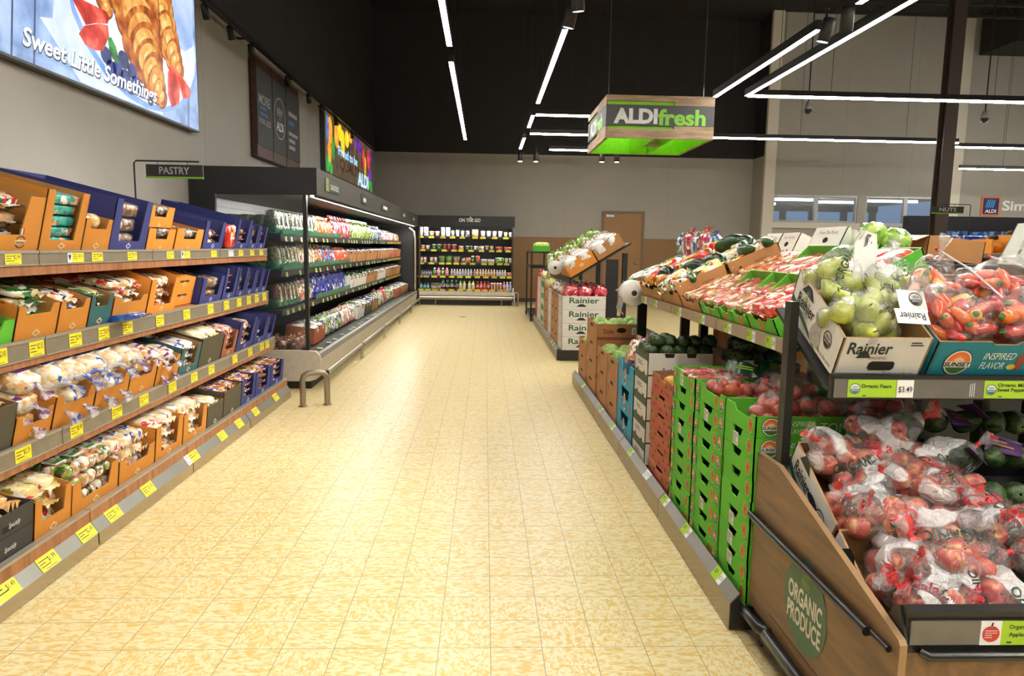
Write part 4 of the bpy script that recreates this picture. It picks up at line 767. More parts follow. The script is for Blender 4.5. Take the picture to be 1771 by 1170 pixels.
BOX = [
 (0, 2.55, 3.165, TAN, .27, .235, .05, 'Amoroso box on ' + T1, [('amo', 2, 2, 3)], 'amo'),
 (0, 3.172, 3.495, TAN, .275, .275, .05, 'tall tan box on ' + T1, [('teal', 1, 2, 5)], 'c'),
 (0, 3.502, 3.745, TAN, .24, .16, .05, 'narrow tan box on ' + T1, [('buns', 1, 2, 2)], 'c'),
 (0, 3.75, 4.14, BLU, .275, .275, .05, 'muffin box on ' + T1, [('muff', 1, 2, 3)], 'b'),
 (0, 4.96, 5.33, BLU, .2, .2, .05, 'blue cake box on ' + T1, [('yel', 2, 2, 2)], 'b'),
 (0, 5.58, 5.9, BLU, .235, .235, .05, 'blue box right of red bag, ' + T1, [('sweet', 2, 2, 3)], 'b'),
 (0, 5.905, 6.13, BLU, .2, .2, .05, 'second-last blue box, ' + T1, [('muff', 1, 2, 2)], 'b'),
 (0, 6.135, 6.34, BLU, .19, .19, .05, 'last blue box, ' + T1, [('cookie', 1, 2, 3)], 'b'),
 (1, 2.55, 2.955, LGB, .2, .1, .05, 'lime box on ' + T2, [('redb', 2, 2, 4)], 'c'),
 (1, 2.965, 3.25, TAN, .2, .15, .04, 'green-pack box on ' + T2, [('green', 1, 3, 5)], 'c'),
 (1, 3.26, 3.5, TAN, .18, .15, .04, 'blue-pack box on ' + T2, [('bluep', 1, 3, 3), ('tom', 1, 3, 1, .12)], 'c'),
 (1, 3.51, 3.715, TEA, .17, .16, .06, 'teal box on ' + T2, [('green', 1, 2, 4)], 'c'),
 (1, 3.73, 4.1, TAN, .22, .13, .03, 'red-wrap box on ' + T2, [('tom', 2, 3, 4)], 'c'),
 (1, 4.115, 4.49, ORG, .25, .21, .06, 'tall orange box on ' + T2, [('pastry', 2, 3, 3)], 'c'),
 (1, 4.87, 5.27, BLU, .2, .185, .13, 'clear muffin box, ' + T2, [('muff', 2, 3, 2)], 'b'),
 (1, 5.29, 5.56, BLU, .25, .24, .07, 'first tall blue box, ' + T2, [('sweet', 1, 3, 4)], 'b'),
 (1, 5.57, 5.785, BLU, .235, .23, .07, 'second tall blue box, ' + T2, [('muff', 1, 3, 2)], 'b'),
 (1, 5.79, 6.0, BLU, .2, .2, .06, 'third tall blue box, ' + T2, [('cookie', 1, 3, 3)], 'b'),
 (1, 6.005, 6.18, BLU, .21, .21, .06, 'fourth tall blue box, ' + T2, [('pastry', 1, 3, 2)], 'b'),
 (1, 6.185, 6.345, BLU, .2, .2, .06, 'fifth tall blue box, ' + T2, [('cookie', 1, 3, 3)], 'b'),
 (2, 2.4, 2.83, OLV, .2, .19, .0, 'olive box at left, ' + T3, [('whiteb', 2, 2, 3)], 'c'),
 (2, 2.84, 3.09, TAN, .2, .12, .05, 'purple-label roll box, ' + T3, [('rollp', 1, 2, 3)], 'c'),
 (2, 3.1, 3.42, TAN, .17, .15, .05, 'first loaf box, ' + T3, [('bigloaf', 2, 2, 2)], 'c'),
 (2, 3.43, 3.75, TAN, .17, .15, .05, 'second loaf box, ' + T3, [('bigloaf', 2, 2, 2)], 'c'),
 (2, 3.76, 4.06, TAN, .17, .15, .05, 'third loaf box, ' + T3, [('buns', 2, 2, 2), ('rollp', 2, 2, 1, .15)], 'c'),
 (2, 4.075, 4.37, TAN, .17, .15, .05, 'fourth loaf box, ' + T3, [('rollp', 2, 2, 2)], 'c'),
 (2, 4.38, 4.68, TEA, .2, .18, .06, 'teal box on ' + T3, [('whtb', 2, 3, 3)], 'c'),
 (2, 4.69, 5.08, OLV, .2, .2, .0, 'olive box right of teal, ' + T3, [('cream', 2, 3, 4)], 'c'),
 (2, 5.1, 5.38, BRD, .2, .18, .1, 'brown bagel box on ' + T3, [('sweet', 2, 3, 4)], 'c'),
 (2, 5.4, 5.8, BLU, .26, .24, .08, 'first tall blue box, ' + T3, [('pastry', 2, 3, 3)], 'b'),
 (2, 5.81, 6.12, BLU, .22, .21, .08, 'second tall blue box, ' + T3, [('whtb', 1, 3, 2)], 'b'),
 (2, 6.125, 6.34, BLU, .2, .2, .06, 'third tall blue box, ' + T3, [('cookie', 1, 3, 3)], 'b'),
 (3, 2.25, 2.785, DRK, .2, .19, .0, 'charcoal baguette box, ' + T4, [('bagu', 4, 2, 3)], 's'),
 (3, 2.795, 3.05, TAN, .23, .17, .1, 'flatbread box on ' + T4, [('wrap', 2, 3, 3)], 'c'),
 (3, 3.055, 3.45, TAN, .2, .15, .09, 'green-label bun box, ' + T4, [('keto', 3, 3, 3)], 'c'),
 (3, 3.46, 3.84, TAN, .17, .13, .05, 'blue-label bread box, ' + T4, [('blueb', 3, 4, 3)], 'c'),
 (3, 3.85, 4.2, TAN, .22, .2, .05, 'first white bread box, ' + T4, [('whiteb', 2, 3, 3)], 'c'),
 (3, 4.21, 4.57, TAN, .2, .18, .05, 'second white bread box, ' + T4, [('whiteb', 2, 3, 3)], 'c'),
 (3, 4.58, 4.86, OLV, .17, .15, .0, 'first olive box, ' + T4, [('cream', 2, 3, 3)], 'c'),
 (3, 4.87, 5.22, OLV, .2, .19, .0, 'second olive box, ' + T4, [('cookie', 2, 3, 4)], 'c'),
 (3, 5.23, 5.55, BLU, .2, .2, .08, 'first blue box, ' + T4, [('cookie', 2, 3, 4)], 'b'),
 (3, 5.56, 5.94, BLU, .2, .2, .08, 'second blue box, ' + T4, [('cookie', 2, 3, 4)], 'b'),
 (3, 5.95, 6.33, BLU, .19, .19, .08, 'third blue box, ' + T4, [('cookie', 2, 3, 4)], 'b')]
CN = {id(TAN): 'tan', id(BLU): 'dark blue', id(OLV): 'olive', id(TEA): 'teal', id(LGB): 'lime green', id(ORG): 'orange', id(BRD): 'brown', id(DRK): 'charcoal'}
for ti, y0, y1, cd, h, hs, nd, ref, con, dc in BOX:
    X0, Z0 = (TIERS[ti][0] - .022, TIERS[ti][1]) if ti < 3 else (-1.808, .172)
    tl = TILT if ti < 3 else .1; dep = .62 if ti else .6
    w_ = y1 - y0; F = at(X0, y0, Z0 - .004, L90, tl)
    nz = hs - nd if nd else 0
    zl = .07 if dc == 'amo' else .05 if (dc in 'bc' and nd and hs > .17) else hs - nd
    notch = (w_ * .16, w_ * .84, zl, w_ * .05) if nd else None
    dec = {'amo': amo_deco(w_), 'c': emblem(w_, CRS), 'b': emblem(w_, CRSB), 's': None}[dc]
    if dc == 's':
        def dec(b, w_=w_):
            for z, x in ((.135, .12), (.045, .4), (.135, .42)): b.text('Specially', (x, -.0014, z), (1, 0, 0), (0, 0, 1), .026, TWH, .07, 0, .3)
            b.rect((w_ * .55, -.001, .1), (1, 0, 0), (0, 0, 1), w_ * .95, .003, HOLE_SHADE_SEAM); b.rect((w_ * .72, -.0012, .13), (1, 0, 0), (0, 0, 1), .07, .025, HOLE_SHADE_SEAM)
    mb = carton_mesh(w_, dep, h, hs, cd, notch, None, None, dec)
    what = con[0][0]
    place_box(F, mb, '%s cardboard %s of the bakery' % (CN[id(cd)], ref if ref.split()[0] != CN[id(cd)].split()[-1] else ref.replace(ref.split()[0], 'display', 1)), 'box', 'bakery display boxes')
    z0 = .008
    for c in con:
        fill(F, w_, dep, ref, c[0], c[1], c[2], c[3], 'packs on the bakery shelves', z0=(c[4] if len(c) > 4 else .008))
# closed or small boxes, bags standing between them
def small(F, w, d, h, cd, label, holes=1):
    b = carton_mesh(w, d, h, h, cd, (w * .25, w * .75, h * .5, w * .04), None, None, emblem(w, CRS, .014, .7)); return place_box(F, b, label, 'box', 'bakery display boxes')
F = at(-1.945, 4.16, 1.338, L90, TILT)
for k in range(2):
    G = F @ Matrix.Translation((.0, .03 * k, .128 * k)); small(G, .35, .26, .125, ORG, 'orange doughnut box on top bakery shelf, %s of the two stacked' % ('lower' if k == 0 else 'upper'))
    fill(G, .35, .26, 'in %s orange box, top shelf' % ('lower' if k == 0 else 'upper'), 'donut', 2, 1, 2, 'packs on the bakery shelves')
F = at(-1.945, 4.53, 1.338, L90, TILT); small(F, .42, .26, .135, ORG, 'single orange doughnut box on top bakery shelf, beside the stacked two')
fill(F, .42, .26, 'in single orange box, top shelf', 'donut', 2, 1, 2, 'packs on the bakery shelves')
place_box(at(-2.25, 4.22, 1.337 + .095, L90, TILT), carton_mesh(.7, .3, .2, .2, BLU), 'wide blue box standing behind the orange doughnut boxes, top bakery shelf', 'box', 'bakery display boxes')
F = at(-1.985, 4.5, .976, L90, TILT)
for k in range(2): place_box(F @ Matrix.Translation((.01, .0, .092 * k)), (lambda: (lambda b: (b.box(0, .34, 0, .42, 0, .09, ORG[0]), emblem(.34, CRS, .05)(b), b.box(.1, .24, -.0012, .02, .062, .074, HOLE_SHADE_SEAM), b)[-1])(MB()))(), 'closed orange box on second bakery shelf, %s of the pair' % ('lower' if k == 0 else 'upper'), 'box', 'bakery display boxes')
b = MB(); b.lump((.1, .02, .09), (.095, .03, .09), P_REDBAG, .45, 14, 10, .1, 2, 3); b.rect((.1, -.012, .1), (1, 0, 0), (0, 0, 1), .08, .06, P_PASTRY)
o = ob('pastry_bag', b); o.matrix_basis = at(-1.925, 5.365, 1.342, L90, .1); tag(o, 'upright red pastry bag between two blue boxes on top bakery shelf', 'bag')
kd = K['green'][0]; kd.spawn(at(-2.25, 3.3, 1.18, .5, .6), 'green flatbread pack lying crosswise at the back of the second bakery shelf', 'packs on the bakery shelves')
K['redb'][0].spawn(at(-2.2, 3.7, 1.19, .8, .4), 'bright red pack on top of the pile, back of second bakery shelf', 'packs on the bakery shelves')['label']
K['bluep'][0].spawn(at(-1.9, 3.8, .965, L90, -.15), 'blue pack poking out over the rail of the second bakery shelf', 'packs on the bakery shelves')
for k, (y, x, rz) in enumerate(((3.3, -1.9, 1.75), (3.46, -1.89, 1.4), (3.64, -1.88, 1.5), (3.83, -1.92, 1.6), (4.0, -1.93, 1.4), (4.2, -1.93, 1.7))):
    K['loaf' if k < 4 else 'rollp'][0].spawn(at(x - .1, y, .72 if k < 4 else .68, rz - .0, .12), 'bread bag hanging over the rail of the third bakery shelf, %s from the left' % ORD[k], 'packs on the bakery shelves')
# ------------------------------------------------------------------ open produce cooler along the left wall
ORDN = ORD + ['thirteenth', 'fourteenth', 'fifteenth', 'sixteenth', 'seventeenth', 'eighteenth', 'nineteenth', 'twentieth'] + ['twenty-' + o for o in ORD[:9]] + ['thirtieth'] + ['thirty-' + o for o in ORD[:9]] + ['fortieth'] + ['forty-' + o for o in ORD[:9]] + ['fiftieth'] + ['fifty-' + o for o in ORD[:9]] + ['sixtieth'] + ['sixty-' + o for o in ORD[:9]] + ['seventieth'] + ['seventy-' + o for o in ORD[:9]]
CAN = mt('cooler_black', (34, 34, 36), .5, var=.04); CGR = mt('cooler_grey', (78, 76, 73), .5); SHB = mt('shelf_black', (28, 28, 30), .45); BPN = mt('cooler_back', (120, 122, 124), .35, .7); PNL = mt('cooler_beige', (204, 193, 174), .4); BMP = mt('bumper_grey', (120, 118, 114), .4); CHR = mt('brushed_rail', (196, 188, 172), .3, .7); KIK = mt('kick_black', (34, 30, 26), .6)
TUB = film('green_tub', (60, 150, 110), .45, wr=.1)
CLED = emit('case_led', (1, .97, .92), CASE_LED)
YC0, YC1 = 6.75, 16.6
CT = thing('produce_cooler', 'long open produce cooler with black canopy along the left wall', 'cooler', (-2.2, 11.7, 0))
b = MB(); b.box(-2.735, -1.567, YC0, YC1 - .02, 1.835, 2.085, CAN); b.box(-1.5675, -1.566, YC0 + .003, YC1 - .02, 1.838, 2.082, CGR); cn = wpart('canopy', b, CT)
for i, (y, w_) in enumerate(((7.4, .62), (9.4, .6), (11.25, .75), (13.9, .8), (15.8, .9))):
    b = MB(); b.box(-1.562, -1.558, y - w_ / 2, y + w_ / 2, 1.9, 2.02, mt('plate_grey', (66, 66, 64), .4)); 
    if i == 0: b.box(-1.558, -1.556, y - w_ / 2, y - w_ * .28, 1.9, 2.03, mt('leaf_print', (150, 164, 104), .5)); b.text('ORGANIC PRODUCE', (-1.5555, y + .1, 1.955), (0, 1, 0), (0, 0, 1), .055, TWH, .4, .02)
    else: b.bars((-1.5555, y, 1.955), (0, 1, 0), (0, 0, 1), w_ * .6, .055, 1, TWH, i, .9)
    q = ob('sign_plate', b); q.parent = cn
b = MB(); b.box(-1.635, -1.615, YC0 + .05, YC1 - .1, 1.822, 1.832, CLED); b.box(-1.66, -1.605, YC0 + .05, YC1 - .1, 1.832, 1.8345, CHR); b.box(-1.605, -1.585, YC0 + .05, YC1 - .1, 1.816, 1.8345, CAN); wpart('led_bar', b, CT)
b = MB(); b.box(-2.7, -2.66, YC0 + .02, YC1, .1, 1.815, BPN)
for z in (1.5, 1.58, 1.66, 1.74): b.box(-2.66, -2.655, YC0 + .03, YC1, z, z + .006, CGR)
wpart('back_panel', b, CT)
b = MB(); b.box(-2.735, -2.5, YC0, YC0 + .04, .37, 1.835, CAN); wpart('end_upright', b, CT)
b = MB(); b.box(-2.5, -1.7, YC0 + .01, YC0 + .016, .37, 1.83, film('cooler_glass', (210, 225, 220), .02, rough=.03, wr=0)); wpart('end_glass', b, CT)
b = MB(); b.box(-1.7, -1.665, YC0, YC0 + .05, .36, 1.835, CAN); wpart('front_post', b, CT)
b = MB(); pr = [(-2.735, .08), (-1.66, .08), (-1.6, .1), (-1.575, .14), (-1.556, .26), (-1.565, .33), (-1.6, .365), (-1.66, .375), (-2.735, .375)]
b.plate([(x, YC0 - .03, z) for x, z in pr], (0, -1, 0), .05, PNL); wpart('end_panel', b, CT)
b = MB(); b.plate([(x, YC1 - .02, z) for x, z in [(-2.735, .08), (-1.58, .08), (-1.556, .26), (-1.58, .36), (-1.66, .6), (-1.66, 1.83), (-2.735, 1.83)]], (0, -1, 0), .02, CAN); wpart('far_end_panel', b, CT)
b = MB(); b.tube([(-1.62, YC1 - .05, .36), (-1.615, YC1 - .05, 1.5), (-1.64, YC1 - .05, 1.7), (-1.75, YC1 - .05, 1.79)], .025, CHR, 8); wpart('corner_tube', b, CT)
b = MB(); b.box(-2.66, -1.74, YC0 + .03, YC1 - .05, .27, .33, SHB); b.plate([(-1.605, YC0 + .03, .325), (-1.605, YC1 - .05, .325), (-1.74, YC1 - .05, .335), (-1.74, YC0 + .03, .335)], (.1, 0, 1), .01, SHB); dk = wpart('deck', b, CT)
b = MB()
for a in range(4):
    y0 = YC0 + .03 + a * 2.455; y1 = y0 + 2.45
    b = MB(); b.plate([(-1.605, y0, .342), (-1.605, y1, .342), (-1.575, y1, .33), (-1.575, y0, .33)][::-1], (-.3, 0, -1), .004, BMP); b.plate([(-1.575, y0, .28), (-1.575, y1, .28), (-1.575, y1, .335), (-1.575, y0, .335)], (1, 0, 0), .02, BMP)
    b.plate([(-1.60, y0, .1), (-1.60, y1, .1), (-1.572, y1, .28), (-1.572, y0, .28)], (1, 0, -.1), .01, PNL); wpart('front_panel', b, CT)
b = MB(); b.box(-2.6, -1.66, YC0 + .02, YC1 - .03, 0.0, .1, KIK); wpart('kick', b, CT)
GTAG = tagm('2.49', 'g', .07, .05); YTAG = tagm('2.99', 'y', .075, .04)
tx = lambda y: 'g' if y < 13.9 else 'y'
y = 6.95
while y < 16.4:
    put_tag(dk, CT, Matrix.Translation((-1.665, y, .336)) @ Matrix.Rotation(L90, 4, 'Z') @ Matrix.Rotation(-1.5, 4, 'X') @ Matrix.Translation(CT.location * 0), GTAG if y < 15 else YTAG).location = Vector((-1.665, y, .337)); y += rnd.choice((.22, .3, .42, .5))
for Z in (1.46, 1.12, .75):
    b = MB(); b.box(-2.655, -1.925, YC0 + .03, YC1 - .06, Z - .03, Z, SHB); b.box(-1.925, -1.918, YC0 + .03, YC1 - .06, Z - .05, Z + .012, SHB); sf = wpart('shelf', b, CT)
    for fy0, fy1, fz in ((6.85, 9.6, 1.46), (6.85, 10.2, 1.12), (8.15, 10.2, .75)):
        if fz == Z: b = MB(); b.box(-1.922, -1.919, fy0, fy1, Z + .012, Z + .065, TUB); wsub('green_fence', b, sf)
    y = 6.95
    while y < 16.3:
        put_tag(sf, CT, at(-1.915, y, Z - .03, L90, -.15), GTAG if y < 13.9 else YTAG); y += rnd.choice((.2, .24, .38, .5)) if y < 13.9 else .2
# bumper tube on small legs, and the hoop guarding the corner
for k in range(5):
    y0, y1 = 6.72 + k * 1.96, 6.72 + k * 1.96 + 1.93
    t = thing('bumper_rail', 'steel bumper tube along the produce cooler, %s length from the hoop' % ORD[k], 'bumper rail', (-1.5, (y0 + y1) / 2, 0), 'cooler bumper rails')
    b = MB(); b.tube([(-1.5, y0, .165), (-1.5, y1, .165)], .024, CHR, 10); b.tube([(-1.5, y0 - .0, .165), (-1.5, y0 + .05, .165)], .03, RAILL, 10); wpart('tube', b, t)
    for yy in (y0 + .025, y1 - .06): b = MB(); b.tube([(-1.5, yy, .0), (-1.5, yy, .145)], .009, CHR, 6); b.oval((-1.5, yy, .003), (1, 0, 0), (0, 1, 0), .03, .03, CHR, 10); wpart('leg', b, t)
t = thing('cart_guard', 'steel hoop guard standing on the floor at the produce cooler corner', 'guard', (-1.44, 6.1, 0))
b = MB(); p = []
for a in range(7): p.append((-1.44 - .085 * math.cos(math.pi * a / 6), 6.07 + .05 * a / 6, .0))
pp = [(-1.545, 6.0, 0), (-1.545, 6.0, .23), (-1.535, 6.005, .262), (-1.505, 6.015, .285), (-1.42, 6.045, .292), (-1.375, 6.065, .28), (-1.355, 6.075, .25), (-1.353, 6.075, 0)]
b.tube(pp, .026, mt('guard_steel', (150, 138, 118), .35, .75), 12); wpart('hoop', b, t)
for x, y in ((-1.545, 6.0), (-1.353, 6.075)): b = MB(); b.lathe([(.04, 0), (.04, .006), (.027, .01)], MATS['guard_steel'], 14, at(x, y, 0)); wpart('foot', b, t)
# ---- goods
def upbag(w, h, t_, m, seed, mtop=None, hdr=0):
    b = MB(); b.lump((0, 0, h * .42), (w / 2, t_ / 2, h * .43), m, .6, 16, 10, .1, 2.2, seed)
    n = 7; rg = random.Random(seed); vs = []
    for k, z in enumerate((.76, .9, 1.0)): vs += [(w * (-.4 + .8 * i / (n - 1)) * (1, .97, 1.02)[k], t_ * (.1 if k == 0 else 0) + rg.uniform(-.1, .1) * t_, h * z) for i in range(n)]
    b.add(vs, [(k * n + i, k * n + i + 1, (k + 1) * n + i + 1, (k + 1) * n + i) for k in range(2) for i in range(n - 1)], mtop or m, True)
    return b
LEAF = two('salad_leaves', (26, 52, 20), (74, 110, 44), 40, .5, coat=.2); LEAF2 = two('salad_leaves_pale', (120, 150, 60), (190, 206, 130), 34, .5); TUBC = film('clear_tub', (250, 255, 252), .03, wr=.3); LBL = pack('salad_label', [((226, 216, 196), 4), ((180, 140, 100), 1), ((90, 130, 70), 1)], 50)
def clam(leaf, seed):
    b = MB(); b.lump((0, 0, .105), (.066, .05, .09), leaf, .5, 14, 10, .12, 4, seed)
    tub = MB(); tub.lump((0, 0, .04), (.074, .06, .04), TUB, .25, 16, 6, 0); lid = MB(); lid.lump((0, 0, .135), (.073, .058, .062), TUBC, .4, 16, 8, .02, 3, seed)
    lb = MB(); lb.plate([(-.028, -.062, .05), (.03, -.062, .05), (.03, -.06, .17), (-.028, -.06, .17)], (0, -1, 0), .002, LBL)
    return Kind('salad_clamshell', 'salad', b, [('tub', tub), ('lid', lid), ('label', lb)])
def mixk(name, cat, mesh): return Kind(name, cat, mesh)
CK = {
 'clamd': (clam(LEAF, 1), .155, 'green salad clamshell'), 'claml': (clam(two('salad_mixed', (30, 60, 24), (120, 130, 60), 36, .5), 2), .155, 'mixed salad clamshell'),
 'clamr': (clam(two('tomato_mix', (120, 30, 22), (60, 70, 34), 30, .4), 3), .16, 'red and green salad clamshell'),
 'carrot': (mixk('carrot_bag', 'carrots', upbag(.19, .21, .11, pack('bag_carrot', [((236, 110, 30), 6), ((250, 150, 60), 3), ((244, 224, 200), .8)], 30), 4)), .175, 'orange carrot bag'),
 'radish': (mixk('radish_bag', 'radishes', upbag(.2, .24, .12, pack('bag_radish', [((200, 40, 70), 5), ((230, 110, 120), 2), (WH, 1.4), ((90, 150, 60), .4)], 32), 5)), .185, 'red radish bag'),
 'lettuce': (mixk('lettuce_bag', 'lettuce', upbag(.22, .24, .13, pack('bag_lettuce', [((140, 180, 60), 4), ((190, 210, 110), 3), ((90, 140, 50), 2), (WH, 1)], 26), 6)), .2, 'green lettuce bag'),
 'bluebag': (mixk('salad_bag', 'salad', upbag(.2, .21, .1, pack('bag_blue_salad', [((50, 80, 150), 4), ((120, 150, 90), 2), (WH, 2)], 26), 7)), .19, 'blue salad bag'),
 'slaw': (mixk('salad_bag', 'salad', upbag(.17, .21, .09, pack('bag_slaw', [((230, 140, 80), 3), (WH, 3), ((110, 50, 130), 1.6), ((150, 180, 90), 2)], 26), 8)), .155, 'orange and white salad bag'),
 'redblue': (mixk('salad_bag', 'salad', upbag(.17, .2, .09, pack('bag_redblue', [((190, 50, 44), 3), ((60, 140, 200), 3), (WH, 2), ((140, 40, 90), 1)], 20), 9)), .16, 'red and blue salad bag'),
 'tomatob': (mixk('tomato_bag', 'tomatoes', upbag(.19, .18, .11, pack('bag_tomato', [((230, 80, 50), 5), ((250, 140, 110), 2), (WH, 1)], 28), 10)), .175, 'red tomato bag'),
 'kale': (mixk('greens_bag', 'greens', upbag(.18, .25, .09, pack('bag_kale_blue', [((36, 44, 170), 6), ((60, 80, 200), 2), (WH, 1.4), ((90, 130, 60), 1.2)], 22), 11)), .15, 'blue greens bag'),
 'pack': (mixk('dip_pack', 'dips', upbag(.13, .15, .08, pack('pack_red_yellow', [((210, 150, 60), 3), (WH, 3), ((190, 50, 50), 2), ((110, 70, 60), 1)], 36), 12)), .13, 'red and yellow pack'),
 'packw': (mixk('dip_pack', 'dips', upbag(.12, .17, .07, pack('pack_white_red', [(WH, 4), ((214, 60, 70), 2), ((150, 160, 180), 1)], 34), 13)), .12, 'white and red pack'),
 'greensw': (mixk('greens_bag', 'greens', upbag(.2, .2, .12, pack('bag_greens_white', [(WH, 3), ((60, 110, 50), 3), ((190, 210, 150), 2), ((220, 200, 90), .6)], 26), 14)), .18, 'green and white vegetable bag'),
 'celery': (mixk('celery_bag', 'celery', upbag(.2, .2, .12, pack('bag_celery', [((160, 190, 90), 3), (WH, 2.4), ((90, 60, 160), 1.6), ((110, 150, 70), 2)], 22), 15)), .19, 'celery bag with purple print'),
 'pinkw': (mixk('vegetable_bag', 'vegetables', upbag(.19, .19, .12, pack('bag_pink_white', [(WH, 4), ((224, 120, 130), 2), ((230, 100, 60), 1), ((60, 140, 80), 1)], 24), 16)), .18, 'pink and white vegetable bag'),
 'brownc': (mixk('mushroom_tub', 'mushrooms', upbag(.16, .13, .12, pack('tub_brown', [((130, 70, 46), 4), ((180, 120, 80), 2), ((96, 50, 34), 2), ((210, 190, 170), .8)], 26), 17)), .165, 'brown mushroom pack'),
}
def krate(w, d, h, cd, seed):
    b = carton_mesh(w, d, h, h, cd, (w * .3, w * .7, h * .72, w * .03)); b.v = [(v[0] - w / 2, v[1] - d / 2, v[2]) for v in b.v]
    return b
LID = mt('card_lid', (186, 136, 88), .65)
for nm, cd, ds in (('kraft', KRA, 'kraft carton'), ('white', WHB, 'white carton'), ('redbrown', RBR, 'red-brown carton'), ('darkg', DGR, 'dark green carton')):
    for q, (stuff, sd) in enumerate((((70, 110, 50), 'of greens'), ((226, 224, 214), 'of white packs'), ((40, 60, 140), 'of blue packs'))):
        b = krate(.28, .3, .17, cd, q); b.lump((0, 0, .12), (.125, .14, .07), pack('fill_%s' % sd[3:], [(stuff, 4), (WH, 2), (tuple(int(v * .6) for v in stuff), 2)], 26), .5, 14, 8, .14, 3, q)
        CK[nm + str(q)] = (mixk('produce_carton', 'carton', b), .3, ds + ' ' + sd)
def row(kind_runs, Z, x0, shelfname, nback=0, lean=-.12, depth=.14):
    """goods side by side along the aisle; first nback of them also have goods behind them, seen through the end glass"""
    cnt = 0
    for key, ya, yb in kind_runs:
        kd, sp, desc = CK[key]; n = max(1, int(round((yb - ya) / sp)))
        for i in range(n):
            y = ya + (yb - ya) * (i + .5) / n; big = sp > .25
            X = at(x0 - (.17 if big else .082) + rnd.uniform(-.006, .006), y, Z + (.022 if big else .006), L90 + rnd.uniform(-.06, .06), lean if not big else .12)
            if not big: X = X @ Matrix.Diagonal((.98, .95, 1.22, 1))
            kd.spawn(X, '%s, %s from left, %s of produce cooler' % (desc, ORDN[cnt], shelfname), 'goods in the produce cooler')
            if cnt < nback and not big:
                for k in range(1, 4):
                    kd.spawn(at(x0 - .075 - depth * k, y, Z + .002, L90, 0), '%s, %s behind %s from left, %s of produce cooler' % (desc, ['first', 'second', 'third'][k - 1], ORDN[cnt], shelfname), 'goods in the produce cooler')
            elif not big and cnt % 1 == 0:
                kd.spawn(at(x0 - .23, y, Z + .012, L90, -.1), '%s behind %s from left, %s of produce cooler' % (desc, ORDN[cnt], shelfname), 'goods in the produce cooler')
            cnt += 1
row([('clamd', 6.84, 7.3), ('claml', 7.3, 8.43), ('carrot', 8.43, 9.31), ('radish', 9.31, 10.62), ('lettuce', 10.62, 12.4), ('bluebag', 12.4, 13.7), ('packw', 13.9, 15.2), ('pack', 15.2, 16.5)], 1.46, -1.925, 'top shelf', 4)
row([('claml', 6.84, 7.15), ('clamd', 7.15, 7.7), ('slaw', 7.7, 8.77), ('redblue', 8.77, 9.54), ('tomatob', 9.54, 10.24), ('kraft2', 10.26, 12.25), ('kraft1', 12.3, 14.4), ('redbrown1', 14.5, 16.4)], 1.12, -1.925, 'second shelf', 4)
row([('clamr', 6.84, 7.64), ('pinkw', 7.64, 8.17), ('kale', 8.17, 10.21), ('white0', 10.25, 11.7), ('kraft0', 11.75, 12.9), ('white1', 12.95, 14.0), ('kraft1', 14.1, 16.4)], .75, -1.925, 'third shelf', 4)
row([('brownc', 6.84, 7.35), ('redbrown1', 7.4, 7.95), ('celery', 8.0, 9.0), ('pinkw', 9.0, 9.9), ('white0', 9.95, 10.5), ('darkg1', 10.55, 11.15), ('kraft2', 11.2, 11.8), ('greensw', 11.85, 12.7), ('radish', 12.7, 13.1), ('greensw', 13.1, 14.1), ('redbrown1', 14.2, 15.2), ('kraft1', 15.25, 16.45)], .335, -1.76, 'bottom deck', 3)
# ------------------------------------------------------------------ drinks and snacks cooler on the back wall
OT = thing('drinks_cooler', 'black ON THE GO cooler with five lit shelves against the back wall', 'cooler', (-.4, 17.3, 0)); YO = 16.65
b = MB(); b.box(-1.565, .69, YO, 17.7, 1.835, 2.085, CAN); b.text('ON THE GO', (-.36, YO - .004, 1.985), (1, 0, 0), (0, 0, 1), .085, TWH, .5, .03, .15); b.plate([(-.37, YO - .003, 2.03), (-.31, YO - .003, 2.03), (-.34, YO - .003, 2.075)], (0, -1, 0), .002, TWH); wpart('canopy', b, OT)
b = MB(); b.box(-1.53, .65, 17.6, 17.7, .1, 1.835, CAN); wpart('back_panel', b, OT)
for x in (-1.54, .64): b = MB(); b.box(x, x + .025, 16.75, 17.6, .1, 1.835, CAN); wpart('side_panel', b, OT)
b = MB(); b.box(-1.5, .63, 16.72, 16.74, 1.822, 1.832, emit('drinks_led', (1, .97, .92), CASE_LED * .8)); b.box(-1.5, .63, 16.665, 16.69, 1.815, 1.8345, CAN); wpart('led_bar', b, OT)
b = MB(); b.box(-1.535, .66, 16.68, 17.6, .2, .33, SHB); b.plate([(-1.535, 16.66, .31), (.66, 16.66, .31), (.66, 16.7, .345), (-1.535, 16.7, .345)][::1], (0, -1, .6), .02, BMP); b.box(-1.535, .66, 16.655, 16.68, .23, .315, PNL); b.box(-1.535, .66, 16.66, 16.68, .13, .2, PNL); wpart('front_panel', b, OT)
b = MB(); b.tube([(-1.53, 16.63, .185), (.67, 16.63, .185)], .03, CHR, 10); wpart('bumper_tube', b, OT)
for x in (-1.15, .4): b = MB(); b.tube([(x, 16.63, 0), (x, 16.63, .16)], .01, CHR, 6); wpart('bumper_leg', b, OT)
b = MB(); b.box(-1.53, .65, 16.75, 17.6, 0, .13, KIK); wpart('kick', b, OT)
b = MB(); b.tube([(.7, 16.55, 0), (.7, 16.55, .3), (.73, 16.57, .32), (.76, 16.6, .32), (.79, 16.62, .3), (.79, 16.62, 0)], .016, CHR, 8); one('cart_guard', b, 'thin steel hoop guard at the right corner of the drinks cooler', 'guard')
b = MB(); b.box(.655, .69, 16.6, 16.68, .25, .42, TWH); wpart('corner_bumper', b, OT)
XO = lambda c: -1.876 + .002214 * c
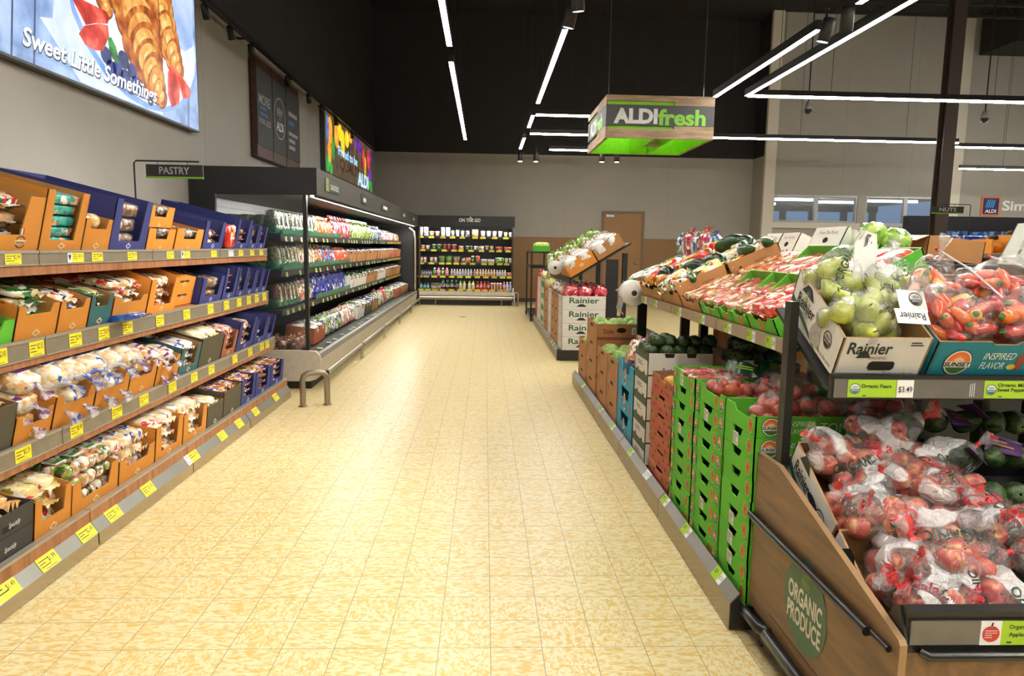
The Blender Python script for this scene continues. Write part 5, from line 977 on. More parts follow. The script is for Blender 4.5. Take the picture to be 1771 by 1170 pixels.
def cup(c1, c2, name='cup'):
    b = MB(); b.lathe([(0, 0), (.36, 0), (.44, .84)], mt(name + '_low', c1, .4), 14); b.lathe([(.44, .84), (.47, .86), (.47, .95), (0, 1)], mt(name + '_lid', c2, .3), 14); b.oval((0, -.395, .42), (1, 0, 0), (0, 0, 1), .2, .22, mt(name + '_print', tuple(int((a + q) / 2) for a, q in zip(c1[::-1], c2)), .4)); return b
def btl(c1, c2, name, clear=False):
    b = MB(); b.lathe([(0, 0), (.46, 0), (.5, .04), (.5, .3), (.47, .34)], mt(name + '_liquid', c1, .15, coat=.8), 12); b.lathe([(.47, .34), (.49, .36), (.49, .62)], pack(name + '_wrap', [(c1, 2), (WH, 2), (tuple(int(v * .7) for v in c1), 1)], 8), 12); b.lathe([(.49, .62), (.46, .68), (.25, .8), (.2, .86)], MATS[name + '_liquid'], 12)
    b.lathe([(.24, .86), (.24, .98), (.0, 1.0)], mt(name + '_cap', c2, .4), 12); return b
def bx(c1, c2, name):
    b = MB(); b.lump((0, 0, .5), (.5, .5, .5), pack(name + '_art', [(c1, 4), (c2, 2), (WH, 1)], 5), .22, 12, 8, 0); return b
OK = {}
def okind(kind, c1, c2, cname):
    k = (kind, c1, c2)
    if k not in OK: OK[k] = Kind({'cup': 'snack_cup', 'btl': 'drink_bottle', 'box': 'snack_pack', 'bowl': 'salad_bowl'}[kind], {'cup': 'cup', 'btl': 'bottle', 'box': 'snack pack', 'bowl': 'salad bowl'}[kind], {'cup': cup, 'btl': btl, 'box': bx, 'bowl': cup}[kind](c1, c2, 'ot_%s_%d' % (kind, len(OK))))
    return OK[k]
W_, TN, RD, GN, BK, OR_, PK, TQ = (240, 238, 230), (214, 170, 120), (190, 44, 44), (60, 130, 60), (40, 36, 34), (226, 130, 50), (232, 130, 140), (40, 130, 140)
ROWS = {
 1.605: ('top', [('box', W_, RD, 147, 190, 100), ('box', W_, BK, 200, 245, 100), ('cup', TN, W_, 255, 305, 55), ('cup', TN, W_, 315, 365, 55), ('box', W_, (220, 225, 240), 382, 420, 100), ('box', W_, (220, 225, 240), 432, 475, 98), ('cup', W_, BK, 485, 522, 72), ('cup', W_, BK, 535, 575, 78), ('cup', W_, BK, 590, 625, 70), ('box', BK, W_, 642, 680, 64), ('box', TN, OR_, 710, 775, 78), ('cup', W_, W_, 800, 850, 65), ('cup', W_, W_, 862, 912, 65), ('cup', W_, TN, 925, 972, 66), ('cup', W_, TN, 985, 1032, 66), ('cup', W_, TN, 1048, 1090, 56), ('cup', W_, TN, 1100, 1142, 56)]),
 1.3: ('second', [('cup', OR_, W_, 165, 210, 46), ('cup', W_, TN, 220, 260, 46), ('cup', GN, W_, 285, 326, 55), ('cup', GN, W_, 338, 382, 55), ('cup', RD, TN, 400, 438, 58), ('cup', RD, TN, 445, 480, 58), ('cup', RD, W_, 497, 545, 56), ('box', TN, RD, 565, 620, 42), ('cup', GN, W_, 640, 680, 42), ('cup', GN, W_, 685, 715, 42), ('box', W_, BK, 730, 780, 42), ('box', W_, BK, 784, 836, 42), ('cup', OR_, W_, 845, 890, 46), ('cup', W_, TN, 900, 940, 46), ('box', RD, BK, 960, 1035, 40), ('box', RD, TN, 1055, 1135, 38)]),
 .995: ('third', [('cup', W_, RD, 160, 190, 60), ('cup', W_, RD, 194, 226, 60), ('cup', W_, PK, 262, 298, 56), ('cup', W_, PK, 302, 340, 56), ('bowl', (150, 170, 90), GN, 355, 425, 68), ('bowl', (150, 170, 90), GN, 430, 500, 68), ('bowl', TN, GN, 508, 580, 66), ('box', (120, 130, 160), RD, 600, 640, 50), ('box', OR_, RD, 645, 695, 56), ('cup', GN, W_, 700, 735, 76), ('cup', OR_, PK, 748, 796, 76), ('box', (200, 195, 195), W_, 805, 876, 42), ('box', (200, 195, 195), W_, 880, 950, 42), ('box', GN, (150, 190, 60), 958, 1054, 62), ('cup', W_, W_, 1062, 1098, 56), ('cup', W_, W_, 1102, 1140, 56)]),
 .683: ('fourth', [('btl', (120, 120, 150), BK, 146 + 23 * i, 167 + 23 * i, 60) for i in range(6)] + [('btl', [GN, PK][i % 2], [W_, PK][i % 2], 292 + 44 * i, 330 + 44 * i, 84) for i in range(4)] + [('btl', (190, 186, 196), W_, 482 + 29.5 * i, 508 + 29.5 * i, 72) for i in range(8)] + [('btl', TN, W_, 726 + 30 * i, 753 + 30 * i, 72) for i in range(8)] + [('btl', (210, 200, 200), W_, 970 + 28 * i, 995 + 28 * i, 68) for i in range(4)] + [('box', TN, RD, 1086, 1142, 44)]),
 .345: ('bottom', [('btl', TQ, BK, 156 + 36 * i, 188 + 36 * i, 78) for i in range(3)] + [('btl', (150, 120, 100), (160, 150, 140), 278 + 17 * i, 294 + 17 * i, 78) for i in range(6)] + [('btl', BK, (20, 110, 70), 382 + 47 * i, 425 + 47 * i, 108) for i in range(4)] + [('btl', (226, 214, 150), (120, 170, 60), 572 + 40 * i, 608 + 40 * i, 100) for i in range(2)] + [('btl', (226, 214, 150), (120, 170, 60), 668 + 40 * i, 704 + 40 * i, 100) for i in range(2)] + [('btl', RD, (120, 24, 30), 756 + 38 * i, 792 + 38 * i, 98) for i in range(4)] + [('cup', (226, 150, 130), W_, 912 + 31 * i, 940 + 31 * i, 86) for i in range(4)] + [('btl', [PK, (190, 200, 240), (200, 190, 230)][i], [PK, W_, W_][i], 1042 + 33 * i, 1072 + 33 * i, 96) for i in range(3)])}
CNM = {W_: 'white', TN: 'tan', RD: 'red', GN: 'green', BK: 'black', OR_: 'orange', PK: 'pink', TQ: 'teal'}
for z, (sn, its) in ROWS.items():
    if sn != 'bottom':
        b = MB(); b.box(-1.515, .64, 16.8, 17.6, z - .025, z, SHB); b.box(-1.515, .64, 16.785, 16.8, z - .035, z + .006, SHB); sf = wpart('shelf', b, OT); b = MB(); b.box(-1.5, .62, 16.801, 16.811, z - .034, z - .026, emit('added_shelf_glow', (1, .97, .92), 26)); wsub('added_shelf_glow', b, sf)  # glowing strip added under each shelf to brighten the lower rows
    else: sf = dk2 = ob('deck_rail', (lambda q: (q.box(-1.5, .63, 16.69, 16.7, .346, .36, SHB), q)[1])(MB()), OT, -OT.location)
    xs = sorted((x0 + x1) / 2 for _, _, _, x0, x1, _ in its); last = -99
    for x in xs:
        if x - last > 68: put_tag(sf, OT, at(XO(x), 16.782 if sn != 'bottom' else 16.686, z - .02 if sn != 'bottom' else z + .012), tagm('1.99', 'y', .125, .045)); last = x
    for i, (kd, c1, c2, x0, x1, h) in enumerate(its):
        wd = (x1 - x0) * .002214; hh = h * .00222; y = 16.82 + wd / 2 if sn != 'bottom' else 16.74 + wd / 2
        k = okind(kd, c1, c2, '')
        for back in range(2 if kd == 'btl' or sn != 'x' else 1):
            k.spawn(Matrix.Translation((XO((x0 + x1) / 2), y + back * wd * 1.04, z + .001)) @ Matrix.Diagonal((wd, wd, hh, 1)), '%s %s, %s from left%s, %s shelf of drinks cooler' % (CNM.get(c1, 'pale'), {'cup': 'tub', 'btl': 'bottle', 'box': 'pack', 'bowl': 'salad bowl'}[kd], ORDN[i], ', rear one' if back else '', sn), 'goods in the drinks cooler')
# ------------------------------------------------------------------ organic stand at the near end of the island
OAK = wood('stand_oak', (90, 65, 42), (132, 98, 64), 1, 2.4, .4, 9); OAKE = mt('oak_edge', (150, 116, 80), .5); BKM = mt('stand_black', (21, 20, 20), .45); RUB = mt('bumper_black', (16, 16, 17), .28, coat=.25); GRN_D = mt('decal_green', (58, 98, 72), .45, var=.03); CRE = mt('decal_cream', (236, 228, 206), .5); DLM = mt('decal_lime', (150, 170, 60), .5); PST = mt('price_strip', (104, 100, 94), .4, .2)
GRNT = mt('rainier_green', (44, 88, 58), .5); GRND = mt('rainier_dark', (38, 46, 38), .5); MINUS = (0, -1, 0)
SX0, SX1 = .965, 1.92
ST = thing('organic_stand', 'oak-panelled organic produce stand with black posts at the near end of the island', 'stand', (1.4, 1.95, 0))
b = MB(); pr = [(2.373, .13), (2.373, .685), (2.2, .69), (1.497, .497), (1.488, .487), (1.488, .0), (1.52, .0), (1.52, .13)]
b.plate([(SX0, y, z) for y, z in pr], (-1, 0, 0), .018, OAK, OAK, OAKE)
b.box(SX0 - .0006, SX0, 1.6, 2.2, .1765, .1785, HOLE_SHADE_SEAM)
yc, zc = 1.955, .332; b.oval((SX0 - .0012, yc, zc), MINUS, (0, 0, 1), .137, .142, GRN_D, 40)
u = (0, -1, -.06); b.text('ORGANIC', (SX0 - .002, yc, zc + .018), MINUS, (0, 0, 1), .058, CRE, .218, .03); b.text('PRODUCE', (SX0 - .002, yc, zc - .05), MINUS, (0, 0, 1), .058, CRE, .218, .03)
b.text('FARM', (SX0 - .002, yc, zc + .094), MINUS, (0, 0, 1), .018, DLM, .046); b.text('FRESH', (SX0 - .002, yc, zc + .07), MINUS, (0, 0, 1), .02, DLM, .05); b.rect((SX0 - .002, yc, zc + .056), MINUS, (0, 0, 1), .05, .0015, DLM)
wpart('side_panel', b, ST)
b = MB(); b.plate([(SX1, y, z) for y, z in pr], (1, 0, 0), .018, OAK, OAK, OAKE); wpart('side_panel', b, ST)
for pts, r in (([(SX0 - .014, 2.37, .459), (SX0 - .014, 1.6, .459)], .013), ([(SX0 - .004, 2.37, .1), (SX0 - .02, 2.355, .1), (SX0 - .02, 2.22, .112), (SX0 - .004, 2.2, .112)], .019), ([(SX0 - .004, 2.185, .118), (SX0 - .02, 2.165, .118), (SX0 - .02, 1.55, .125), (SX0 - .004, 1.53, .125)], .019)): b = MB(); b.tube(pts, r, RUB, 12); wpart('side_bumper', b, ST)
b = MB(); b.tube([(SX0 - .006, 1.6, .459), (SX0 - .006, 1.52, .459)], .008, RUB, 8); wpart('bumper_end', b, ST)
b = MB(); b.box(SX0 + .012, SX0 + .06, 1.56, 2.36, .03, .13, KIK); b.box(SX0 + .06, SX1 - .02, 1.56, 2.36, .06, .13, KIK); wpart('undercarriage', b, ST)
for x, y in ((SX0 + .03, 2.3), (SX0 + .03, 1.65), (SX1 - .05, 2.3), (SX1 - .05, 1.65)): b = MB(); b.lathe([(.0, -.012), (.028, -.012), (.03, 0), (.028, .012), (0, .012)], BKM, 14, Matrix.Translation((x, y, .03)) @ Matrix.Rotation(math.pi / 2, 4, 'Y')); wpart('caster', b, ST)
for x in (.983, 1.705, 1.88): b = MB(); b.box(x - .0, x + .028, 2.225 + .08 * (x > 1), 2.27 + .08 * (x > 1), .6 if x > 1 else .686, 1.11 if x > 1 else 1.225, BKM); wpart('post', b, ST)
sl = .6
b = MB(); b.plate([(SX0 + .02, 1.55, .2), (SX1 - .02, 1.55, .2), (SX1 - .02, 2.36, .67), (SX0 + .02, 2.36, .67)], (0, -.5, .86), .012, BKM); wpart('tray', b, ST)
b = MB(); b.box(SX0 + .022, SX1 - .022, 1.515, 1.545, .13, .46, OAK); wpart('front_panel', b, ST)
b = MB(); b.plate([(SX0 + .02, 1.6, .45), (SX0 + .02, 1.5, .49), (SX0 + .02, 1.535, .563), (SX0 + .02, 1.56, .55)][::-1], (-1, 0, 0), .006, BKM); b.box(SX0 + .026, SX1 - .022, 1.5, 1.535, .552, .564, BKM); b.box(SX0 + .026, SX1 - .022, 1.512, 1.53, .455, .552, BKM)
b.box(SX0 + .034, SX1 - .03, 1.506, 1.512, .478, .538, PST); b.tube([(SX0 + .06, 1.506, .462), (SX0 + .075, 1.495, .456), (SX1 - .05, 1.495, .456)], .011, RUB, 10); lip = wpart('tray_lip', b, ST)
APL = mt('icon_apple', (186, 52, 44), .5)
b = MB(); b.box(-.1, -.05, 0, .0015, -.03, .03, PAPW); b.oval((-.075, -.0008, -.002), (1, 0, 0), (0, 0, 1), .021, .02, APL, 20); b.tube([(-.075, -.001, .018), (-.072, -.001, .026)], .0015, INK, 5); b.bars((-.075, -.0014, -.002), (1, 0, 0), (0, 0, 1), .03, .022, 4, PAPW, 2, .3); b.box(-.05, .12, 0, .0015, -.03, .03, TGN)
b.text('Organic Gala', (.005, -.001, .014), (1, 0, 0), (0, 0, 1), .014, GRND, .075, .012); b.text('Apples', (-.012, -.001, -.005), (1, 0, 0), (0, 0, 1), .014, GRND, .04, .012); b.rect((-.03, -.001, -.023), (1, 0, 0), (0, 0, 1), .012, .004, GRND)
b.v = [(v[0] + 1.265, v[1] + 1.5045, v[2] + .508) for v in b.v]; wsub('price_ticket', b, lip)
# upper shelf of the stand
b = MB(); b.plate([(SX0 + .055, 2.02, .985), (SX1 - .03, 2.02, .985), (SX1 - .03, 2.43, 1.19), (SX0 + .055, 2.43, 1.19)], (0, -.45, .89), .014, BKM); sf = wpart('upper_shelf', b, ST)
b = MB(); b.box(SX0 + .055, SX1 - .03, 1.998, 2.02, .957, 1.03, BKM); b.box(SX0 + .06, SX1 - .03, 1.994, 1.998, .962, 1.019, PST); b.box(SX0 + .055, SX1 - .03, 1.992, 2.004, 1.019, 1.03, BKM)
b.bars((1.44, 1.9935, .99), (0, 0, 1), (-1, 0, 0), .045, .018, 3, TWH, 5, .3)
r = wsub('price_rail', b, sf); r.location = (0, 0, 0)
def ustamp(b, c, u, v, r, m=INK, bg=None):
    """small round organic seal: ring, band and lettering"""
    n = Vector(u).cross(Vector(v)).normalized() * .0005
    if bg: b.oval(c, u, v, r, r, bg, 24); c = Vector(c) + n
    b.oval(c, u, v, r, r, m, 26, None, .86); uu = Vector(u).normalized(); vv = Vector(v).normalized(); cc = Vector(c)
    b.add([cc + uu * (r * .8 * math.cos(math.pi + math.pi * i / 12)) + vv * (r * .8 * math.sin(math.pi + math.pi * i / 12) - r * .05) for i in range(13)], [tuple(range(13))], m)
    b.text('USDA', cc + vv * r * .3 + n, u, v, r * .42, m, r * 1.1, .02); b.text('ORGANIC', cc - vv * r * .3 + n, u, v, r * .25, bg or PAPW, r * 1.25, .01)
for x, lines, pr in ((1.135, ('Organic Pears',), '$3.49'), (1.545, ('Organic Mini', 'Sweet Peppers'), '$3.29')):
    b = MB(); b.box(-.07, .075, 0, .0015, -.026, .026, TGN); b.box(.077, .127, 0, .0015, -.026, .026, PAPW); ustamp(b, (-.049, -.001, .0), (1, 0, 0), (0, 0, 1), .016, mt('seal_teal', (60, 110, 110), .5), PAPW)
    for k, t_ in enumerate(lines): b.text(t_, (.015, -.001, .006 - .014 * k + (.006 if len(lines) > 1 else 0)), (1, 0, 0), (0, 0, 1), .0145, GRND, .09, .02)
    b.text(pr, (.102, -.001, -.003), (1, 0, 0), (0, 0, 1), .02, INK, .042, .005); b.rect((-.02, -.001, -.021), (1, 0, 0), (0, 0, 1), .01, .003, GRND)
    b.v = [(v[0] + x, v[1] + 1.9925, v[2] + .99) for v in b.v]; q = wsub('price_ticket', b, sf)
# ---- cartons with marks
def mountain(b, c, u, v, w, h, m):
    c = Vector(c); u = Vector(u).normalized(); v = Vector(v).normalized()
    b.add([c - u * w / 2, c + u * w / 2, c + u * w * .17 + v * h, c - u * w * .17 + v * h], [(0, 1, 2, 3)], m)
def serif(b, s, c, u, v, h, m, w): b.text(s, c, u, v, h, m, w, .02)
def rainier_deco(w, d, h, side=True, sketch=True):
    X_, Z_ = (1, 0, 0), (0, 0, 1)
    def f(b):
        serif(b, 'Rainier', (w * .33, -.0014, h * .74), X_, Z_, h * .3, GRND, w * .5); mountain(b, (w * .28, -.0018, h * .5), X_, Z_, w * .17, h * .18, GRND); b.text('ORGANIC', (w * .45, -.0014, h * .5), X_, Z_, h * .07, mt('mark_brown', (130, 70, 50), .5), w * .2)
        n = 14; b.add([(w * .52 + w * .15 * (math.copysign(min(1, abs(math.cos(t_)) * 1.3), math.cos(t_))), -.0016, h * .3 + h * .115 * math.copysign(min(1, abs(math.sin(t_)) * 1.3), math.sin(t_))) for t_ in [2 * math.pi * i / n for i in range(n)]], [tuple(range(n))], HOLE_SHADE_SEAM)
        b.rect((w * .28, -.0014, h * .1), X_, Z_, w * .5, .0014, GRND); b.text('Wholesome to the core', (w * .74, -.0014, h * .11), X_, Z_, h * .07, GRND, w * .36, 0, .3); b.bars((w * .86, -.0014, h * .86), X_, Z_, w * .18, h * .12, 2, GRND, 3, .5)
        if side:
            c = -.0014; U, V_ = (0, -1, 0), (0, 0, 1)
            b.v += []; 
            b.text('Rainier', (c, d * .7, h * .62), U, V_, h * .3, GRND, d * .36, .02); mountain(b, (c, d * .72, h * .86), U, V_, d * .26, h * .24, GRND); ustamp(b, (c, d * .22, h * .56), U, V_, h * .2)
            b.text('Wholesome to the core', (c, d * .28, h * .14), U, V_, h * .1, GRND, d * .42, 0, .3); b.bars((c, d * .72, h * .4), U, V_, d * .2, .004, 1, INKG, 1, .8)
            b.add([(c, d * .99, h * .55), (c, d * .99, h * .38), (c, d * .7, h * .22), (c, d * .42, h * .02), (c, d * .36, h * .02), (c, d * .6, h * .26)], [(0, 1, 2, 3, 4, 5)], GRNT)
            if sketch:
                pear = [(.0, .5), (.14, .42), (.2, .2), (.34, -.1), (.36, -.34), (.2, -.5), (-.2, -.5), (-.36, -.34), (-.34, -.1), (-.2, .2), (-.14, .42)]
                b.add([(c - .0003, d * .42 - x * h * .8, h * .42 + z * h * .7) for x, z in pear], [tuple(range(11))], mt('sketch_grey', (170, 166, 158), .6, var=.2, scale=60)); b.tube([(c - .001, d * .42, h * .77), (c - .001, d * .4, h * .93)], .002, INKG, 5)
            else: b.oval((c - .0004, d * .42, h * .6), U, V_, d * .11, h * .1, HOLE_SHADE_SEAM, 16)
    return f
def sunset(b, c, u, v, ru, rv, n_=.0006):
    c = Vector(c); u = Vector(u).normalized(); v = Vector(v).normalized(); n = u.cross(v).normalized() * n_
    b.oval(c, u, v, ru, rv, INK, 28); b.oval(c + n, u, v, ru * .94, rv * .94, PAPW, 28)
    arc = lambda a0, a1, k, s: [c + n * s + u * (ru * k * math.cos(a0 + (a1 - a0) * i / 14)) + v * (rv * k * math.sin(a0 + (a1 - a0) * i / 14)) for i in range(15)]
    b.add(arc(.12, math.pi - .12, .84, 2), [tuple(range(15))], mt('sun_orange', (236, 110, 40), .5)); b.add(arc(.3, math.pi - .3, .42, 3), [tuple(range(15))], mt('sun_pale', (250, 214, 160), .5))
    for i in range(9):
        a = .35 + i * .306; b.add([c + n * 3 + u * (ru * k * math.cos(a + e)) + v * (rv * k * math.sin(a + e)) for k, e in ((.44, -.05), (.74, 0), (.44, .05))], [(0, 1, 2)], MATS['sun_pale'])
    b.add(arc(math.pi + .45, 2 * math.pi - .45, .84, 2), [tuple(range(15))], mt('sun_green', (60, 110, 50), .5))
    b.rect(c + n * 3.5 - v * rv * .12, u, v, ru * 1.9, rv * .42, PAPW); b.text('SUNSET', c + n * 4.5 - v * rv * .1, u, v, rv * .34, INK, ru * 1.9, .035, .1)
MN = mt('hand_white', (238, 244, 226), .5)
# pear carton and pepper cartons on the upper shelf
TP = math.atan2(.163, .327)
PEARF = at(1.035, 2.035, 1.018, 0, TP)
place_box(PEARF, carton_mesh(.262, .37, .165, .138, WHB, None, None, None, rainier_deco(.262, .37, .138), .006), 'white Rainier carton of bagged pears on the upper shelf of the organic stand', 'carton', None, 'fruit_carton')
def pepper_deco(w, h):
    def f(b):
        sunset(b, (w * .2, -.0012, h * .46), (1, 0, 0), (0, 0, 1), .042, .046); b.text('INSPIRED', (w * .5, -.0014, h * .66), (1, 0, 0), (0, 0, 1), h * .2, MN, w * .24, 0, .2); b.text('FLAVOR', (w * .47, -.0014, h * .38), (1, 0, 0), (0, 0, 1), h * .2, MN, w * .18, 0, .2)
        b.oval((w * .62, -.0014, h * .34), (1, 0, 0), (0, 0, 1), .014, .01, mt('print_yellow', (220, 190, 60), .5)); b.oval((w * .67, -.0014, h * .5), (1, 0, .1), (0, 0, 1), .011, .03, mt('print_red', (150, 60, 40), .5)); b.text('PO', (w * .82, -.0014, h * .5), (1, 0, 0), (0, 0, 1), h * .4, MN, w * .16, 0, .2)
    return f
for i, (x, w_) in enumerate(((1.318, .4), (1.724, .16))):
    place_box(at(x, 2.035, 1.018, 0, TP), carton_mesh(w_, .37, .15, .128, SCH, (w_ * .4, w_ * .62, .118, .01), None, None, pepper_deco(w_, .12) if i == 0 else None, .006), ['teal sun-logo carton of mini peppers beside the pear carton', 'second teal pepper carton at the right end of the upper organic shelf'][i], 'carton', None, 'vegetable_carton')
# ---- bagged fruit
ASK = None
def fruit_mat(name, c1, c2, c3, scale=6, st=(6, 6, 1.2)):
    if name in MATS: return MATS[name]
    m, n, L, b, o = _new(name); tc = n.new('ShaderNodeTexCoord'); mp = n.new('ShaderNodeMapping'); mp.inputs['Scale'].default_value = st
    oi = n.new('ShaderNodeObjectInfo'); ml = n.new('ShaderNodeMath'); ml.operation = 'MULTIPLY'; ml.inputs[1].default_value = 11; L.new(oi.outputs['Random'], ml.inputs[0]); L.new(ml.outputs[0], mp.inputs['Location'])
    nz = n.new('ShaderNodeTexNoise'); nz.inputs['Scale'].default_value = scale; nz.inputs['Detail'].default_value = 5; L.new(tc.outputs['Object'], mp.inputs[0]); L.new(mp.outputs[0], nz.inputs[0])
    rp = n.new('ShaderNodeValToRGB'); e = rp.color_ramp.elements; e[0].position = .34; e[0].color = lin(c1) + (1,); e[1].position = .68; e[1].color = lin(c3) + (1,); q = e.new(.52); q.color = lin(c2) + (1,)
    L.new(nz.outputs[0], rp.inputs[0]); L.new(rp.outputs[0], b.inputs['Base Color']); b.inputs['Roughness'].default_value = .28; b.inputs['Coat Weight'].default_value = .3
    MATS[name] = m; return m
M_APPLE = fruit_mat('apple_skin', (196, 44, 38), (220, 88, 62), (240, 190, 112)); M_PEAR = fruit_mat('pear_skin', (160, 174, 48), (184, 194, 70), (204, 206, 100), 8, (2, 2, 2)); M_STEM = mt('fruit_stem', (84, 62, 34), .7); M_PST = mt('pepper_stem', (70, 120, 40), .5); M_TOMATO = fruit_mat('tomato_skin', (196, 40, 26), (214, 62, 36), (226, 96, 56), 3, (1, 1, 1)); M_AVO = two('avocado_skin', (30, 50, 22), (62, 86, 38), 60, .4, bump=.5)
def lathe_prof(m, prof, n=16, X=None, wob=.02, seed=0):
    b = MB(); b.lathe(prof, m, n, X)
    rg = random.Random(seed); b.v = [(x * (1 + wob * math.sin(math.atan2(y, x) * 5 + seed)), y * (1 + wob * math.sin(math.atan2(y, x) * 5 + seed)), z) for x, y, z in b.v]; return b
APPLE = lathe_prof(M_APPLE, [(.004, -.026), (.014, -.034), (.026, -.033), (.036, -.022), (.042, -.004), (.043, .01), (.038, .024), (.026, .034), (.014, .034), (.006, .026), (0, .022)]).mesh('apple')
b = MB(); b.tube([(0, 0, .022), (.002, 0, .034), (.005, 0, .043)], .0018, M_STEM, 5); ASTEM = b.mesh('stem')
PEAR = lathe_prof(M_PEAR, [(.004, -.046), (.018, -.05), (.034, -.042), (.042, -.024), (.042, -.006), (.034, .014), (.024, .03), (.019, .042), (.013, .052), (.004, .056), (0, .054)], 16, None, .03).mesh('pear')
b = MB(); b.tube([(0, 0, .053), (.003, 0, .064), (.008, 0, .074)], .0022, M_STEM, 5); PSTEM = b.mesh('stem')
def pepper(c, i):
    b = MB(); n = 12; P = []; rr = []
    for k, (z, r) in enumerate(((-.05, .002), (-.045, .009), (-.03, .016), (-.008, .021), (.012, .023), (.026, .021), (.033, .012))): P.append((.012 * math.sin(z * 26 + i), .006 * math.cos(z * 30 + i), z)); rr.append(r)
    b.tube(P, rr, mt('pepper_%d' % i, c, .16, var=.14, scale=8, coat=.6), n); b.v = [(x * (1 + .06 * math.sin(3 * math.atan2(y, x))), y * (1 + .06 * math.sin(3 * math.atan2(y, x))), z) for x, y, z in b.v]
    s_ = MB(); x0, y0 = .012 * math.sin(.033 * 26 + i), .006 * math.cos(.033 * 30 + i); s_.lathe([(.013, .031), (.011, .036), (.004, .038), (.0035, .05), (0, .05)], M_PST, 8, Matrix.Translation((x0, y0, 0))); return b.mesh('pepper'), s_.mesh('stem')
PEPS = [pepper(c, i) for i, c in enumerate(((232, 92, 18), (240, 120, 24), (206, 36, 30), (246, 176, 36), (226, 78, 20)))]
TOMATO = lathe_prof(M_TOMATO, [(.003, -.03), (.02, -.032), (.034, -.02), (.039, 0), (.036, .018), (.022, .03), (.008, .027), (0, .024)], 14).mesh('tomato')
b = MB()
for k in range(5): b.add([(0, 0, .027), (.006 * math.cos(k * 1.257 - .4), .006 * math.sin(k * 1.257 - .4), .029), (.02 * math.cos(k * 1.257), .02 * math.sin(k * 1.257), .034)], [(0, 1, 2)], M_PST)
TSTEM = b.mesh('stem')
def cluster(n, r, ext, seed):
    """n touching balls heaped inside a flattened lump of half-sizes ext"""
    rg = random.Random(seed); P = [Vector((rg.uniform(-1, 1) * ext[0], rg.uniform(-1, 1) * ext[1], rg.uniform(-1, 1) * ext[2])) for _ in range(n)]
    for it in range(160):
        for i in range(n):
            for j in range(i):
                d = P[i] - P[j]; l = d.length or .001
                if l < 2 * r: s_ = d / l * (2 * r - l) * .5; P[i] += s_; P[j] -= s_
            P[i] *= .992
            P[i].z = max(min(P[i].z, ext[2]), -ext[2])
    return P
def hull(P, r, m, neck=None, nu=40, nv=26, pad=.006, seed=0, wr=.012):
    """film pulled round the balls, drawn out towards a neck"""
    c = sum(P, Vector()) / len(P); vs = []; fs = []
    nk = Vector(neck).normalized() if neck else None
    for i in range(nv + 1):
        ph = -math.pi / 2 + math.pi * i / nv
        for j in range(nu):
            th = 2 * math.pi * j / nu; d = Vector((math.cos(ph) * math.cos(th), math.cos(ph) * math.sin(th), math.sin(ph)))
            hit = 0; sup = 0
            for p in P:
                q = p - c; t_ = q.dot(d); o2 = q.length_squared - t_ * t_
                if o2 < r * r: hit = max(hit, t_ + math.sqrt(r * r - o2))
                sup = max(sup, q.dot(d) + r)
            R_ = max(hit, sup * .8) + pad
            R_ *= 1 + wr * 4 * noise.noise(d * 3.1 + Vector((seed, 1, 2))) + wr * 3 * noise.noise(d * 9 + Vector((seed, 4, 2)))
            if nk:
                k = d.dot(nk)
                if k > .55: R_ += ((k - .55) / .45) ** 2.2 * r * 1.5
            vs.append(c + d * R_)
    for i in range(nv): fs += [(i * nu + j, i * nu + (j + 1) % nu, (i + 1) * nu + (j + 1) % nu, (i + 1) * nu + j) for j in range(nu)]
    b = MB(); b.add(vs, fs, m, True); return b, c
def wrap_text(b, vs_bvh, s, c, d, u, h, w, m, bold=.02, off=.0025, out=.3):
    """print laid on the film: letters in the plane across d about c are pushed onto the film along d"""
    g, fs, dim = glyphs(s, bold, 0); d = Vector(d).normalized(); u = (Vector(u) - d * Vector(u).dot(d)).normalized(); v = d.cross(u); V_ = []
    for x, y in g:
        p = c + u * (x * w / dim[0]) + v * (y * h / dim[1]); hit = vs_bvh.ray_cast(p + d * out, -d)
        V_.append(hit[0] + d * off if hit[0] is not None else p)
    b.add(V_, fs, m)
F_APPLE = film('apple_film', (245, 245, 245), .06, .525, (246, 243, 241), 10, .08, 1, .74); F_APPLE2 = film('apple_film_clear', (245, 245, 245), .05, .61, (246, 243, 241), 13, .08, 1, .7); F_PEAR = film('pear_film', (240, 250, 235), .04, .67, (244, 246, 240), 14, .08, 1, .6); F_PEP = film('pepper_film', (255, 255, 255), .02, wr=1); F_TOM = film('tomato_film', (255, 250, 250), .03, wr=1); F_NECK = film('neck_film', (255, 240, 240), .16, .5, (232, 70, 66), 26); F_NECKC = film('neck_film_clear', (250, 250, 250), .16); TIE = mt('red_tie', (222, 44, 42), .4)
PR_GRN = mt('print_green', (30, 62, 42), .4); PR_RED = mt('print_pink_red', (206, 44, 60), .4); PR_WH = mt('print_white', (240, 238, 236), .4)
def neckfan(b, c, d, r, L_, m, seed=0, n=16):
    """gathered bag mouth: pinched at c and fanned out along d"""
    d = Vector(d).normalized(); a = d.orthogonal().normalized(); e = d.cross(a); rg = random.Random(seed); vs = []
    for k, (t_, q) in enumerate(((-.5, .9), (-.2, .4), (0, .16), (.25, .42), (.6, .8), (1, 1.15))):
        for i in range(n):
            ph = 6.2832 * i / n; w_ = 1 + (rg.uniform(-.35, .35) if k > 2 else 0); vs.append(c + d * (t_ * L_ * (1 + (rg.uniform(-.15, .15) if k > 3 else 0))) + (a * math.cos(ph) + e * math.sin(ph) * .55) * (r * q * w_))
    b.add(vs, [(k * n + i, k * n + (i + 1) % n, (k + 1) * n + (i + 1) % n, (k + 1) * n + i) for k in range(5) for i in range(n)], m, True)
